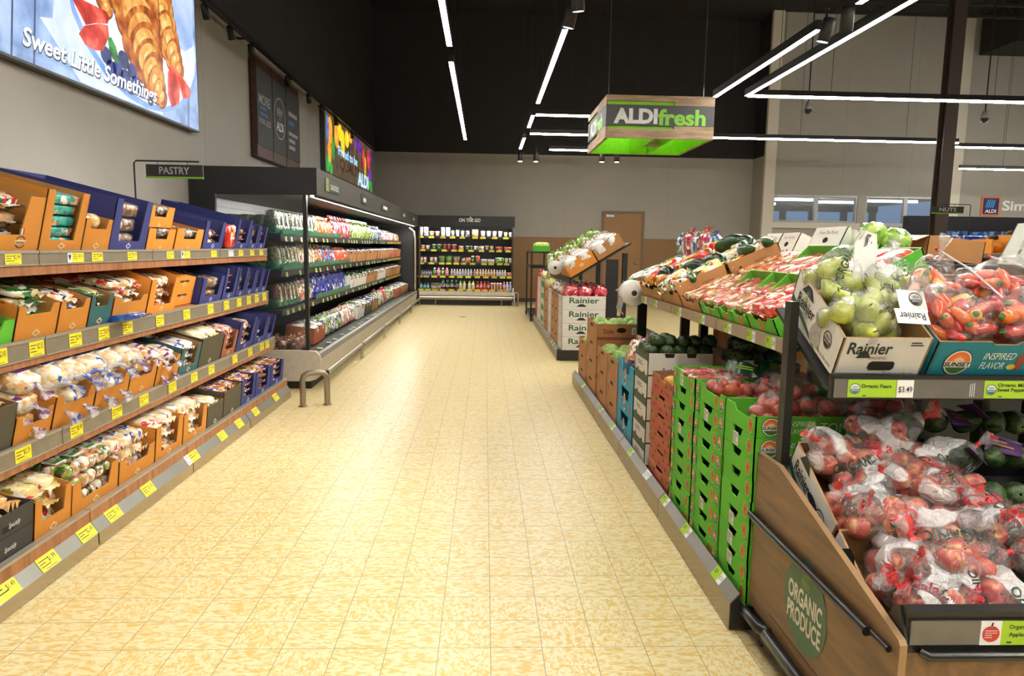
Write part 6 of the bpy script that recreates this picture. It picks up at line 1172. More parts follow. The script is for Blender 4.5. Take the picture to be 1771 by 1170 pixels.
def fruitbag(name, label, cat, loc, fruit, stem, n, r, ext, filmm, seed, neck=None, rot=(0, 0, 0), group=None, texts=(), necked=True, fname='apple', neckm=None, tie=True, pad=.006, oblong=False, fs=1):
    t = thing(name, label, cat, loc, group, rot); P = cluster(n, r, ext, seed); rg = random.Random(seed)
    for p in P:
        me, st = fruit if isinstance(fruit, tuple) else rg.choice(fruit) if isinstance(fruit, list) else (fruit, stem)
        o = ob(fname, me, t, p); e = (rg.uniform(-.9, .9), rg.uniform(-.9, .9), rg.uniform(0, 6.28)) if not oblong else (rg.uniform(.7, 2.2), rg.uniform(-.7, .7), rg.uniform(0, 6.28))
        o.rotation_euler = e; o.scale = [fs * rg.uniform(.9, 1.06)] * 3
        if st: ob('stem', st, o)
    nk = Vector(neck) if neck else None
    b, c = hull(P, r * (1.02 if not oblong else 1.25), filmm, nk if necked else None, seed=seed, pad=pad)
    bv = BVHTree.FromPolygons([Vector(v) for v in b.v], [f for f in b.f if len(set(f)) > 2])
    for s, d, u, h, w_, m in texts: wrap_text(b, bv, s, c + Vector(d[3:6] if len(d) > 3 else (0, 0, 0)), Vector(d[:3]), u, h, w_, m)
    ob('film', b, t)
    if necked and nk:
        hit = bv.ray_cast(c + nk.normalized() * .5, -nk.normalized()); tip = hit[0] if hit[0] is not None else c + nk.normalized() * .12
        q = MB(); neckfan(q, tip + nk.normalized() * .006, nk, .03, .05, neckm or F_NECK, seed); ob('gathered_neck', q, t)
        if tie: q = MB(); q.lathe([(.007, -.006), (.0085, 0), (.007, .006)], TIE, 10, Matrix.Translation(tip + nk.normalized() * .006) @ nk.to_track_quat('Z', 'Y').to_matrix().to_4x4()); ob('tie', q, t)
    return t
AG, PG, EG = 'bags of gala apples', 'bags of pears', 'bags of mini peppers'
for i, (y, z, l) in enumerate(((1.992, .463, 'upper white Rainier carton of apple bags on the organic tray, against the side panel'), (1.7, .288, 'lower white Rainier carton of apple bags on the organic tray, near the front lip'))):
    place_box(at(1.016, y, z + .004, 0, .54), carton_mesh(.41, .325, .165, .165, WHB, None, .1, .165, rainier_deco(.42, .325, .165, True, False), .006), l, 'carton', None, 'fruit_carton')
place_box(at(1.435, 1.992, .467, 0, .54), carton_mesh(.42, .325, .16, .16, card('black_crate', (34, 32, 30)), None, .1), 'dark crate of netted avocados right of the apple cartons', 'crate', None, 'produce_crate')
place_box(at(1.435, 1.7, .292, 0, .54), carton_mesh(.42, .325, .16, .16, MATS and (MATS['card_black_crate'], MATS['card_black_crate_in']), None, .1), 'lower dark crate of avocados beside the front apple carton', 'crate', None, 'produce_crate')
ORGT = lambda d, u, w_=.17, h=.03: ('ORGANIC', d, u, h, w_, PR_GRN)
GALA = lambda d, u, w_=.08, h=.032: ('Gala', d, u, h, w_, PR_RED)
def ab(pos, seed, neck, label, rot, texts=(), n=6, fm=None, ext=(.06, .048, .03)): fruitbag('apple_bag', label, 'bag of apples', (pos[0], pos[1], pos[2] + .022), APPLE, ASTEM, n + 5, .0345, [q * 1.12 for q in ext], fm or F_APPLE, seed, neck, rot, AG, texts, fs=.81)
T_ = .54
ab((1.15, 2.13, .7), 1, (-.7, .2, .5), 'apple bag with an O printed on it, top left of the apple pile', (T_, 0, .2), [ORGT((-.2, -.7, .8), (1, .1, .2), .15)])
ab((1.29, 2.2, .745), 2, (.9, .4, .5), 'apple bag highest in the pile, under the shelf rail', (T_, 0, -.3), [GALA((-.2, -.8, .6), (1, 0, 0))])
ab((1.33, 2.06, .67), 3, (.3, -.8, .6), 'white-printed apple bag with pink tied neck, middle top of the pile', (T_, .1, .1), [ORGT((.1, -.4, .9, .01, .03, 0), (.3, -1, 0), .16), GALA((.3, -.2, 1), (.2, -1, 0))])
ab((1.125, 1.985, .6), 4, (-.6, -.3, .8), 'apple bag with red bow against the carton side, upper left', (T_, -.1, .3))
ab((1.19, 1.94, .585), 5, (-.8, .1, .5), 'apple bag with a dark mountain sticker, centre left of the pile', (T_, 0, -.1), [GALA((.1, -.7, .8, .03, 0, 0), (.2, -1, .3)), ('Rainier', (-.3, -.8, .6), (.4, 0, -1), .016, .05, PR_GRN)], 6, F_APPLE2)
ab((1.32, 1.88, .555), 6, (.9, .2, .4), 'long white apple bag lettered ORGANIC across the middle of the pile', (T_, .05, -.15), [ORGT((-.05, -.5, .9), (-1, -.05, -.1), .2, .036), ('USDA', (.3, -.8, .5, .07, 0, 0), (-1, 0, 0), .014, .03, INK)], 7, F_APPLE, (.085, .045, .028))
ab((1.43, 1.99, .635), 7, (.2, -.9, .5), 'apple bag behind the long white one, right of centre', (T_, 0, .2), [GALA((-.1, -.6, .8), (1, .2, 0))], 6, F_APPLE2)
ab((1.48, 1.87, .575), 8, (-.5, -.3, .9), 'apple bag with red bow at the right edge, over ORGANIC lettering', (T_, 0, 0), [('NO.1', (.4, -.7, .6), (.9, -.3, -.4), .014, .035, PR_WH), ORGT((.6, .2, .9), (1, -.5, -.4), .15)])
ab((1.16, 1.82, .505), 9, (-.6, -.3, .8), 'apple bag with a red neck lying low against the Rainier side wall', (T_, .1, .4))
ab((1.18, 1.69, .43), 10, (-.8, .4, .5), 'lowest left apple bag, wedged in the corner by the tray lip', (T_, 0, .2), [ORGT((.3, -.7, .8), (.4, -1, -.5), .15, .034)], 7, F_APPLE2, (.06, .055, .035))
ab((1.225, 1.735, .47), 11, (-.5, .6, .7), 'clear apple bag with barcode at the front of the pile, behind the lip', (T_, 0, -.3), [GALA((.6, -.6, .7, .03, 0, 0), (.7, .2, 1), .07), ('ORGANIC', (.75, -.5, .6, .03, 0, 0), (.5, .2, 1), .026, .13, INK), ('APPLES POMMES', (-.2, -.7, .8), (.6, -.8, -.2), .016, .1, PR_WH)], 8, F_APPLE2, (.085, .055, .032))
ab((1.385, 1.69, .445), 12, (.3, -.7, .7), 'white apple bag with a pink neck at the front right corner of the pile', (T_, 0, .3), [ORGT((-.6, -.6, .6), (.2, -.3, -1), .13)])
ab((1.43, 2.12, .69), 13, (.5, -.2, .8), 'white apple bag at the back right, beside the dark crate', (T_, 0, .5), [ORGT((.1, -.6, .8), (1, -.4, -.3), .15)])
ab((1.2, 2.03, .59), 14, (-.2, .5, .9), 'apple bag buried in the centre, mostly hidden by its neighbours', (T_, 0, 1))
ab((1.55, 1.77, .53), 15, (.2, -.4, .9), 'apple bag in the lower right of the pile by the price ticket', (T_, 0, .6), [GALA((-.5, -.6, .7), (1, 0, -.3))])
ab((1.2, 1.77, .49), 16, (-.4, -.6, .7), 'apple bag between the corner bag and the carton wall, lower left', (T_, 0, -.4), [('Gala', (-.2, -.7, .7), (1, 0, -.2), .03, .07, PR_RED)])
ab((1.3, 1.79, .52), 17, (.5, -.5, .7), 'apple bag under the long ORGANIC bag, lower middle', (T_, 0, .8), (), 6, F_APPLE2)
AVM = lathe_prof(M_AVO, [(.004, -.036), (.02, -.038), (.034, -.026), (.038, -.006), (.034, .016), (.024, .034), (.014, .046), (.005, .05), (0, .05)], 14, None, .02).mesh('avocado')
NETL = mt('purple_label', (70, 34, 88), .5)
for i in range(16):
    x, y = 1.49 + (i % 4) * .088, 2.22 - (i // 4) * .13; z = .62 + .6 * (y - 1.91) - .02; o = ob('avocado', AVM); o.location = (x + .01 * (i % 3), y, z + .05); o.rotation_euler = (1.2, .3 * i, i); tag(o, 'dark avocado in the shaded crate right of the apples, %s from the back left' % ORDN[i], 'avocado', 'avocados in the dark crate')
for i, (x, y, dz, rz) in enumerate(((1.53, 2.18, .075, .4), (1.62, 2.08, .07, -.5), (1.5, 2.04, .075, 1.1), (1.68, 1.98, .07, .2), (1.6, 2.2, .08, 1.4))):
    b = MB(); b.plate([(-.05, -.035, 0), (.05, -.03, .008), (.048, .035, 0), (-.046, .03, .012)], (0, 0, 1), .002, NETL); b.bars((0, 0, .01), (1, 0, 0), (0, 1, 0), .06, .03, 2, mt('label_gold', (150, 110, 60), .5), i); o = ob('net_label', b); o.location = (x, y, .62 + .6 * (y - 1.91) + dz); o.rotation_euler = (.6, .2, rz); tag(o, 'purple net label on the shaded avocados, %s' % ['at the back left', 'in the middle', 'at the front left', 'at the front right', 'at the back right'][i], 'label', 'purple avocado labels')
def pb(pos, seed, neck, label, rot, texts=(), n=5, ext=(.062, .05, .032), necked=True): return fruitbag('pear_bag', label, 'bag of pears', pos, PEAR, PSTEM, n + 3, .033, ext, F_PEAR, seed, neck, rot, PG, texts, necked, 'pear', F_NECKC, False, .01, fs=.8)
t = pb((1.1, 2.21, 1.285), 21, (.5, .1, 1.6), 'pear bag standing upright with a white Rainier header, top left of the pears', (.3, 0, .2), [('ORGANIC', (-.1, -.7, .7, 0, 0, .05), (.35, .2, 1), .03, .1, PR_GRN)], 5, (.05, .045, .05))
b = MB(); hd = [(-.045, 0, -.07), (.045, 0, -.07), (.05, .0, .04), (.03, 0, .085), (-.03, 0, .085), (-.05, 0, .04)]; b.plate([(x, y - .02 * (z < 0), z) for x, y, z in hd], (0, -1, .1), .003, PAPW)
b.text('Rainier', (-.005, -.003, .052), (0, 0, -1), (1, 0, 0), .02, GRND, .05, .02); b.add([(.012, -.003, .06), (.03, -.003, .035), (.012, -.003, .03)], [(0, 1, 2)], GRND); b.oval((0, -.003, -.005), (1, 0, 0), (0, 0, 1), .016, .011, HOLE_SHADE_SEAM, 14); b.bars((0, -.008, -.05), (1, 0, 0), (0, 0, 1), .04, .012, 2, INK, 3)
o = ob('header_card', b, t); o.location = (.075, -.02, .09); o.rotation_euler = (-.25, .22, .1)
pb((1.105, 2.06, 1.2), 22, (-.9, .3, .4), 'pear bag with a barcode label hanging over the left wall of the carton', (.4, 0, .2), (), 6, (.075, .05, .03), False)
pb((1.22, 2.15, 1.235), 23, (.2, .3, 1.2), 'pear bag in the middle of the carton with a round organic seal', (.4, 0, -.2), [('USDA', (.1, -.5, .9), (1, .1, 0), .018, .045, INK)], 5)
pb((1.3, 2.25, 1.27), 24, (.5, .6, .8), 'pear bag at the back right of the carton, with a printed paper band', (.4, 0, .4), [('ORGANIC', (.2, -.6, .8), (1, -.2, 0), .03, .13, PR_GRN)], 6, (.075, .05, .03))
pb((1.18, 2.12, 1.185), 25, (.8, .2, .5), 'pear bag lying lowest at the carton front, above the Rainier lettering', (.45, 0, 0), [('Rainier', (-.3, -.5, .8), (1, 0, .1), .022, .08, PR_WH)], 6, (.085, .045, .026))
b = MB(); b.box(-.045, .045, 0, .002, -.035, .035, PAPW); ustamp(b, (.012, -.001, .006), (1, 0, 0), (0, 0, 1), .022); o = one('paper_band', b, 'white paper band with organic seal between the pear bags and the peppers', 'label', None, (1.27, 2.05, 1.245)); o.rotation_euler = (-.5, .05, .1)
b = MB(); b.box(-.05, .05, 0, .002, -.024, .024, PAPW); b.text('Rainier', (0, -.001, 0), (-1, 0, 0), (0, 0, -1), .024, GRND, .08, .02); o = one('paper_band', b, 'white paper band with Rainier upside down above the lower pear bag', 'label', None, (1.235, 1.985, 1.205)); o.rotation_euler = (-.6, .05, .05)
def eb(pos, seed, neck, label, rot, n=11, ext=(.07, .05, .035), necked=True):
    t = fruitbag('pepper_bag', label, 'bag of peppers', pos, PEPS, None, n + 3, .0235, ext, F_PEP, seed, neck, rot, EG, (), necked, 'pepper', F_NECKC, False, .012, True, fs=.88); return t
eb((1.4, 2.19, 1.265), 31, (.1, .3, 1.3), 'upper left mini pepper bag, its peak with red zip end pointing up', (.45, 0, .2), 18, (.075, .05, .045))
eb((1.41, 2.06, 1.19), 32, (-.6, .2, .6), 'lower left mini pepper bag with barcode, above the sun logo', (.45, 0, 0), 19, (.095, .045, .035))
eb((1.6, 2.2, 1.275), 33, (.6, .3, .8), 'upper right mini pepper bag, at the right edge by the white carton', (.45, 0, -.2), 18, (.09, .05, .04))
eb((1.6, 2.06, 1.19), 34, (.5, .2, .7), 'lower right mini pepper bag over the second teal carton', (.45, 0, .1), 17, (.085, .045, .035))
for i, (a, c_, l) in enumerate((((1.415, 2.18, 1.4), (1.53, 2.03, 1.26), 'red-ended zip strip running down between the two pepper bags on the left'), ((1.6, 2.2, 1.38), (1.76, 2.12, 1.3), 'clear zip strip along the upper right pepper bag'))):
    t = thing('zip_strip', l, 'zip strip', a); b = MB(); b.tube([a, tuple((p + q) / 2 + (.012 if k == 2 else 0) for k, (p, q) in enumerate(zip(a, c_))), c_], .0028, film('zip_clear', (250, 240, 245), .4), 6); wpart('strip', b, t); b = MB(); b.ball(a, .006, STR, 8, 6); wpart('slider', b, t)

# ------------------------------------------------------------------ produce island behind the organic stand
GX = .955
IT = thing('produce_island', 'long black produce island with a steel price plinth and a sloped upper shelf', 'produce stand', (1.7, 4.75, 0))
YI = [2.395, 3.47, 4.55, 5.65, 7.1]
for k in range(4):
    y0, y1 = YI[k] + .003, YI[k + 1] - .003
    b = MB(); b.box(.906, .925, y0, y1, .006, .108, STEEL); b.plate([(.906, y1, .108), (.906, y0, .108), (.939, y0, .146), (.939, y1, .146)], (-.75, 0, .65), .003, GREYF); b.box(.925, .943, y0, y1, .006, .1, STEEL); p = wpart('plinth', b, IT)
    for y, pr, kd in ((2.58, '3.29', 'g'), (3.02, '2.49', 'g'), (3.4, '1.99', 'g'), (3.8, '2.79', 'w'), (4.24, '1.89', 'g'), (4.88, '2.29', 'g'), (5.4, '1.49', 'g'), (6.4, '1.29', 'g')):
        if y0 <= y < y1: put_tag(p, IT, Matrix.Translation((.9215, y, .1295)) @ Matrix.Rotation(R90, 4, 'Z') @ Matrix.Rotation(-.71, 4, 'X'), tagm('$' + pr, kd, .1, .046))
b = MB(); b.box(.945, 2.55, 2.395, 7.08, .05, .1, KIK); b.box(.98, 2.5, 2.42, 7.05, 0, .05, KIK); wpart('base_deck', b, IT)
b = MB(); b.plate([(.907, 2.393, .01), (.95, 2.393, .01), (1.5, 2.393, .01), (1.5, 2.393, .1), (.945, 2.393, .1), (.938, 2.393, .14), (.907, 2.393, .106)], (0, -1, 0), .01, KIK); wpart('plinth_end', b, IT)
for y in (2.62, 3.55, 4.5, 5.45): b = MB(); b.box(1.7, 1.76, y, y + .06, .1, 1.33, BKM); wpart('post', b, IT)
for x in (1.29, 1.66): b = MB(); b.box(x, x + .075, 5.865, 5.905, .1, 1.06 if x < 1.5 else 1.22, BKM); wpart('end_post', b, IT)
for z in (.62, .86): b = MB(); b.box(1.71, 1.75, 2.6, 5.5, z, z + .05, BKM); wpart('cross_bar', b, IT)
UT = .41
b = MB(); b.plate([(1.1, 2.45, 1.04), (1.1, 5.92, 1.04), (1.72, 5.92, 1.31), (1.72, 2.45, 1.31)][::-1], (-.4, 0, .9), .015, BKM); b.plate([(2.32, 2.45, 1.04), (2.32, 5.75, 1.04), (1.74, 5.75, 1.31), (1.74, 2.45, 1.31)], (.4, 0, .9), .015, BKM); us = wpart('upper_shelf', b, IT)
for k in range(3):
    y0, y1 = 2.45 + k * .81, 2.45 + k * .81 + .8
    b = MB(); b.box(1.092, 1.1, y0, y1, 1.015, 1.068, mt('shelf_rail_oak', (166, 144, 116), .45)); b.box(1.088, 1.092, y0, y1, 1.018, 1.064, mt('rail_taupe_light', (158, 142, 118), .4, .2)); q = wsub('price_rail', b, us)
for y in (2.62, 2.82, 3.1, 3.48, 3.9, 4.45, 4.75): o = put_tag(us, IT, at(1.0865, y, 1.041, R90), tagm('2.59', 'g', .09, .045))
# stacks on the base: (y near, y far, cards, box height, count, near-face reach, name)
def slab_text(b, s, c, h, m, w): b.text(s, c, (1, 0, 0), (0, 0, 1), h, m, w, .012)
def stackbox(w, d, h, cd, deco=None, notch=None, front=None): return carton_mesh(w, d, h, h, cd, notch, front, None, deco)
TOP = ['lowest', 'second from bottom', 'third from bottom', 'fourth from bottom', 'fourth from top', 'third from top', 'second from top', 'topmost']
def levels(n): return ['topmost', 'second from top', 'third from top', 'fourth from top', 'fifth from top', 'sixth from top', 'seventh from top', 'eighth from top', 'lowest'][:n][::-1]
PRT = mt('print_tomato', (190, 96, 50), .5, var=.15, scale=90); PRL = mt('print_lime', (130, 200, 60), .5); YLP = PAPW
def green_deco(w, h, logoL, logoR, ticket, near):
    def f(b):
        X_, Z_ = (1, 0, 0), (0, 0, 1); e = -.0012
        cx = w - (.1 if logoR else .045); b.oval((cx, e, h * .46), X_, Z_, .024, .03, PRL, 18); b.oval((cx, e - .0005, h * .46), X_, Z_, .019, .025, PRT, 18); b.oval((cx, e - .001, h * .5), X_, Z_, .004, .005, GRND, 8)
        if logoL: sunset(b, (.034, e, h * .46), X_, Z_, .022, .028); b.rect((.067, e, h * .5), X_, Z_, .003, h * .98, HOLE_SHADE_SEAM)
        if logoR: sunset(b, (w - .038, e, h * .46), X_, Z_, .022, .028)
        if ticket: b.rect((w * .42, e, h * .4), X_, Z_, .05, .05, PAPW); b.bars((w * .42, e - .0005, h * .4), X_, Z_, .04, .04, 5, INKG, 2, .5)
        if near:
            U = (0, 1, 0); x = w + .0012
            sunset(b, (x, .055, h * .5), U, Z_, .034, .034); b.text('INSPIRED', (x, .16, h * .66), U, Z_, .018, MN, .085, 0, .1); b.text('FLAVOR', (x, .152, h * .32), U, Z_, .018, MN, .07, 0, .1); b.oval((x, .21, h * .36), U, Z_, .014, .014, PRT, 14); b.text('TOMATO', (x, .33, h * .5), U, Z_, .034, MN, .2, 0)
    return f
GH = .0787
TKT = {0: (1, 5, 6, 7), 1: (1, 6), 2: (0, 3)}
for ci, (y0, y1, top_, nm) in enumerate(((2.385, 2.695, 0, 'nearest'), (2.705, 3.095, 0, 'middle'), (3.105, 3.465, 0, 'farthest'))):
    w_ = y1 - y0
    for k, lv in enumerate(levels(9)):
        b = stackbox(w_, .56 if ci == 0 else .5, GH - .0015, LGB, green_deco(w_, GH, ci > 0, ci == 1, (8 - k) in TKT[ci], ci == 0), (w_ * .3, w_ * .62, GH * .6, .018) if k < 8 else (w_ * .3, w_ * .85, GH * .72, .02))
        place_box(at(GX + rnd.uniform(-.002, .003), y1, .102 + k * GH, R90), b, 'lime green tomato box, %s of the %s green stack' % (lv, nm), 'box', 'green tomato boxes', 'tomato_box')
def tb(pos, seed, label, n=6, ext=(.07, .06, .025), neck=(-.3, -.6, .9), rot=(0, 0, 0)): fruitbag('tomato_bag', label, 'bag of tomatoes', pos, TOMATO, TSTEM, n + 3, .031, ext, F_TOM, seed, neck, rot, 'bags of tomatoes', (), True, 'tomato', F_NECKC, True, .006, fs=.8)
zt = .102 + 9 * GH - .03
tb((1.08, 2.53, zt + .01), 41, 'clear tomato bag nearest the aisle on the nearest green stack'); tb((1.22, 2.5, zt + .02), 42, 'clear tomato bag with a knotted neck beside the stand post', 6, (.07, .06, .03), (.5, -.8, .3)); tb((1.37, 2.5, zt), 43, 'clear tomato bag farther in on the nearest green stack', 6, (.07, .06, .03), (.2, -1, .2))
tb((1.17, 2.6, zt + .05), 44, 'clear tomato bag lying on the others of the nearest green stack', 5, (.06, .05, .025), (.6, .2, .9)); tb((1.5, 2.55, zt + .02), 48, 'clear tomato bag under the stand rail in the shade', 6, (.07, .06, .03), (.2, -1, .3))
tb((1.07, 2.93, zt), 45, 'clear tomato bag on the middle green stack, next to the aisle', 8, (.1, .06, .02)); tb((1.2, 2.87, zt + .02), 46, 'clear tomato bag with dark green header on the middle green stack', 7, (.07, .08, .03), (.5, .3, .8)); tb((1.33, 2.9, zt + .01), 47, 'clear tomato bag at the back of the middle green stack', 6)
HDG = mt('header_green', (32, 84, 50), .3, coat=.4)
for i, (x, y, z, rz) in enumerate(((1.16, 3.04, zt + .085, -.5), (1.29, 3.0, zt + .1, -.3))):
    b = MB(); n = 8
    for s_ in (0, 1): b.add([(-.085 + .17 * j / 7, .01 * math.sin(j * 1.7) + .002 * s_, -.03 + .06 * q_ + .006 * math.sin(j * 2.3) * q_) for q_ in (0, 1) for j in range(8)], [(j, j + 1, 9 + j, 8 + j) for j in range(7)], HDG, True)
    b.bars((0, -.014, .0), (1, 0, 0), (0, 0, 1), .08, .02, 2, TGN, i); o = one('bag_header', b, 'dark green folded bag header on the middle green stack, %s' % ['nearer the aisle', 'farther from the aisle'][i], 'bag header', 'green bag headers', (x, y, z)); o.rotation_euler = (-.6, .1, rz)
# flat packs in the farthest green stack
PK_P = Kind('fruit_tray', 'packed fruit', pillow(.1, .15, .035, pack('tray_pink', [((206, 90, 90), 3), ((226, 140, 130), 3), ((236, 210, 200), 1.4), ((150, 180, 90), .6)], 40), 50, .05, .4, False))
for i in range(8): PK_P.spawn(at(1.03 + (i % 4) * .12, 3.2 + (i // 4) * .17, .102 + 9 * GH - .035, R90), 'pinkish flat pack on the farthest green stack, %s in the %s row from aisle' % (['first', 'second', 'third', 'fourth'][i % 4], ['near', 'far'][i // 4]), 'flat packs on the green stack')
# red-brown, avocado, turquoise, brown stacks
RBT = mt('red_band', (172, 74, 54), .6)
def rb_deco(w, h):
    def f(b):
        b.rect((w / 2, -.0012, h * .2), (1, 0, 0), (0, 0, 1), w, h * .4, RBT)
        for x, z in ((.08, .75), (.3, .66), (.7, .66), (.92, .75), (.2, .3), (.5, .24), (.8, .3)): b.oval((w * x, -.0018, h * z), (1, 0, 0), (0, 0, 1), .008, .01, HOLE_SHADE_SEAM, 8)
        for x in (.2, .8): b.oval((w * x, -.0016, h * .66), (1, 0, 0), (0, 0, 1), .022, .018, mt('print_olive', (150, 110, 50), .6), 12, None, .7)
    return f
RH_ = .1
for k, lv in enumerate(levels(6)): place_box(at(GX + .004 + rnd.uniform(-.003, .003), 3.925, .102 + k * RH_, R90), stackbox(.445, .4, RH_ - .002, KRA if False else RBR, rb_deco(.445, RH_), (.16, .3, RH_ * .8, .01)), 'red-brown fruit box with dark holes, %s of its stack' % lv, 'box', 'red-brown fruit boxes', 'fruit_box')
for i in range(6):
    o = ob('mango', (lambda b: (b.lump((0, 0, 0), (.05, .04, .036), fruit_mat('mango_skin', (220, 160, 40), (230, 180, 60), (200, 90, 50)), .95, 12, 8, .04), b)[1])(MB())); o.location = (1.03 + .1 * (i % 3), 3.6 + .16 * (i // 3), .102 + 6 * RH_ - .035); tag(o, 'yellow mango in the topmost red-brown box, %s' % ['aisle side near', 'middle near', 'inner near', 'aisle side far', 'middle far', 'inner far'][i], 'mango', 'mangoes')
AH = .1365
def av_deco(w, d, h):
    def f(b):
        b.rect((w / 2, -.0012, h * .82), (1, 0, 0), (0, 0, 1), w, h * .36, DGR[0])
        for x in (.25, .75): b.poly([(w * x - .022, -.0016, 0), (w * x + .022, -.0016, 0), (w * x + .012, -.0016, h * .12), (w * x - .012, -.0016, h * .12)], HOLE_SHADE_SEAM)
        b.bars((w * .5, -.0014, h * .4), (1, 0, 0), (0, 0, 1), w * .5, h * .2, 2, INKG, 3)
        b.text('Avocados', (w + .0012, d * .42, h * .25), (0, 1, 0), (0, 0, 1), h * .24, INK, d * .42); b.rect((w + .0008, d / 2, h * .03), (0, 1, 0), (0, 0, 1), d, h * .07, DGR[0])
        for x in (.33, .66): b.poly([(w + .0014, d * x - .03, h * .98), (w + .0014, d * x + .03, h * .98), (w + .0014, d * x + .024, h * .8), (w + .0014, d * x - .024, h * .8)][::1], HOLE_SHADE_SEAM)
    return f
def avocados(x0, y0, z, n, nx, nm):
    for i in range(n):
        o = ob('avocado', AVM); lay = i // (nx * 3); j = i % (nx * 3); o.location = (x0 + (j % nx) * .077 + rnd.uniform(-.01, .01) + lay * .03, y0 + (j // nx) * .095 + rnd.uniform(-.01, .01) + lay * .03, z + .022 + .058 * lay); o.rotation_euler = (1.4 + rnd.uniform(-.5, .5), rnd.uniform(-.6, .6), rnd.uniform(0, 6.2)); s_ = rnd.uniform(1, 1.12); o.scale = (s_, s_, s_)
        tag(o, 'dark green avocado heaped in the %s' % nm, 'avocado', 'avocados in the ' + nm)
for k, lv in enumerate(levels(5)): place_box(at(GX + .002, 4.375, .102 + k * AH, R90), stackbox(.335, .39, AH - .002, WHB, av_deco(.335, .39, AH)), 'white Avocados carton with dark green band, %s of the aisle stack' % lv, 'carton', 'avocado cartons', 'avocado_carton')
avocados(1.0, 4.1, .102 + 5 * AH - .02, 22, 5, 'topmost aisle Avocados carton')
for k, lv in enumerate(levels(5)): place_box(at(1.43, 4.15, .102 + k * AH - .0, R90), stackbox(.335, .29, AH - .002, WHB, av_deco(.335, .29, AH)), 'white avocado carton behind the green boxes, %s of the inner stack' % lv, 'carton', 'avocado cartons', 'avocado_carton')
avocados(1.46, 3.88, .102 + 5 * AH - .02, 16, 3, 'topmost inner avocado carton')
TH = .174
CARR = mt('print_carrot', (200, 130, 80), .5)
def tq_deco(w, h):
    def f(b):
        for x, z, s_ in ((.2, .4, .8), (.5, .5, 1.2), (.8, .35, .9)): b.oval((w * x, -.0014, h * z), (1, 0, .3), (-.3, 0, 1), .022 * s_, .045 * s_, CARR, 14)
        b.oval((w * .5, -.002, h * .5), (1, 0, 0), (0, 0, 1), .03, .05, PAPW, 16, None, .85); b.oval((w * .5, -.0018, h * .3), (1, 0, 0), (0, 0, 1), .03, .03, PAPW, 16); b.oval((w * .5, -.0022, h * .3), (1, 0, 0), (0, 0, 1), .02, .02, INK, 14)
    return f
for k, lv in enumerate(levels(3)): place_box(at(GX + .002, 4.93, .102 + k * TH, R90), stackbox(.53, .4, TH - .002, CTL, tq_deco(.53, TH), (.12, .4, TH * .55, .03)), 'turquoise carrot carton, %s of its stack' % lv, 'carton', 'turquoise carrot cartons', 'carrot_carton')
for i, (x, y, z, c_) in enumerate(((1.02, 4.52, .64, 'redblue'), (1.05, 4.64, .62, 'slaw'), (1.0, 4.74, .6, 'slaw'))): CK[c_][0].spawn(at(x, y, z, R90, -.3), 'bright small bag sticking out of the topmost turquoise carton, %s' % ['nearest', 'middle', 'farthest'][i], 'bags in the turquoise carton')
def br_deco(w, d, h, dole=False):
    def f(b):
        if dole:
            U = (0, 1, 0); x = w + .0012; b.text('Dole', (x, d * .24, h * .6), U, (0, 0, 1), h * .26, mt('dole_red', (150, 46, 36), .5), d * .2, .03); b.rect((x - .0003, d / 2, h * .22), U, (0, 0, 1), d, h * .16, mt('dole_band', (140, 74, 50), .6)); b.oval((x, d * .5, h * .66), U, (0, 0, 1), .04, .022, HOLE_SHADE_SEAM, 16); b.rect((x, d * .82, h * .62), U, (0, 0, 1), d * .22, h * .36, PAPW); b.bars((x + .0006, d * .82, h * .62), U, (0, 0, 1), d * .18, h * .28, 4, INKG, 2)
        b.poly([(w * .35, -.0014, h * .72), (w * .65, -.0014, h * .72), (w * .6, -.0014, h * .86), (w * .4, -.0014, h * .86)], HOLE_SHADE_SEAM); b.rect((w * .2, -.0014, h * .4), (1, 0, 0), (0, 0, 1), w * .2, h * .5, mt('kraft_shade', (160, 112, 66), .7))
    return f
CAB = two('cabbage_leaf', (120, 160, 60), (180, 206, 110), 16, .5); CABM = (lambda b: (b.lump((0, 0, 0), (.075, .075, .06), CAB, .95, 16, 12, .1, 3, 4), b)[1])(MB()).mesh('cabbage')
for nm, y0, y1, hh, n, dole in (('near brown', 4.945, 5.38, .16, 3, False), ('second brown', 5.39, 5.84, .16, 3, False), ('tall Dole', 5.93, 6.5, .162, 4, True), ('last brown', 6.52, 7.03, .136, 3, False)):
    for k, lv in enumerate(levels(n)):
        place_box(at(GX + .003, y1, .102 + k * hh, R90), stackbox(y1 - y0, .42, hh - .002, KRA, br_deco(y1 - y0, .42, hh, dole)), 'brown vegetable carton, %s of the %s stack' % (lv, nm), 'carton', 'brown vegetable cartons', 'vegetable_carton')
    for i in range(6):
        o = ob('cabbage', CABM); o.location = (1.04 + .13 * (i % 3), y0 + .13 + .2 * (i // 3), .102 + n * hh - .055 + .02 * (i % 2)); o.rotation_euler = (i, i * 2, i * .7); tag(o, 'pale green cabbage in the top carton of the %s stack' % nm, 'cabbage', 'cabbages in the %s stack' % nm)
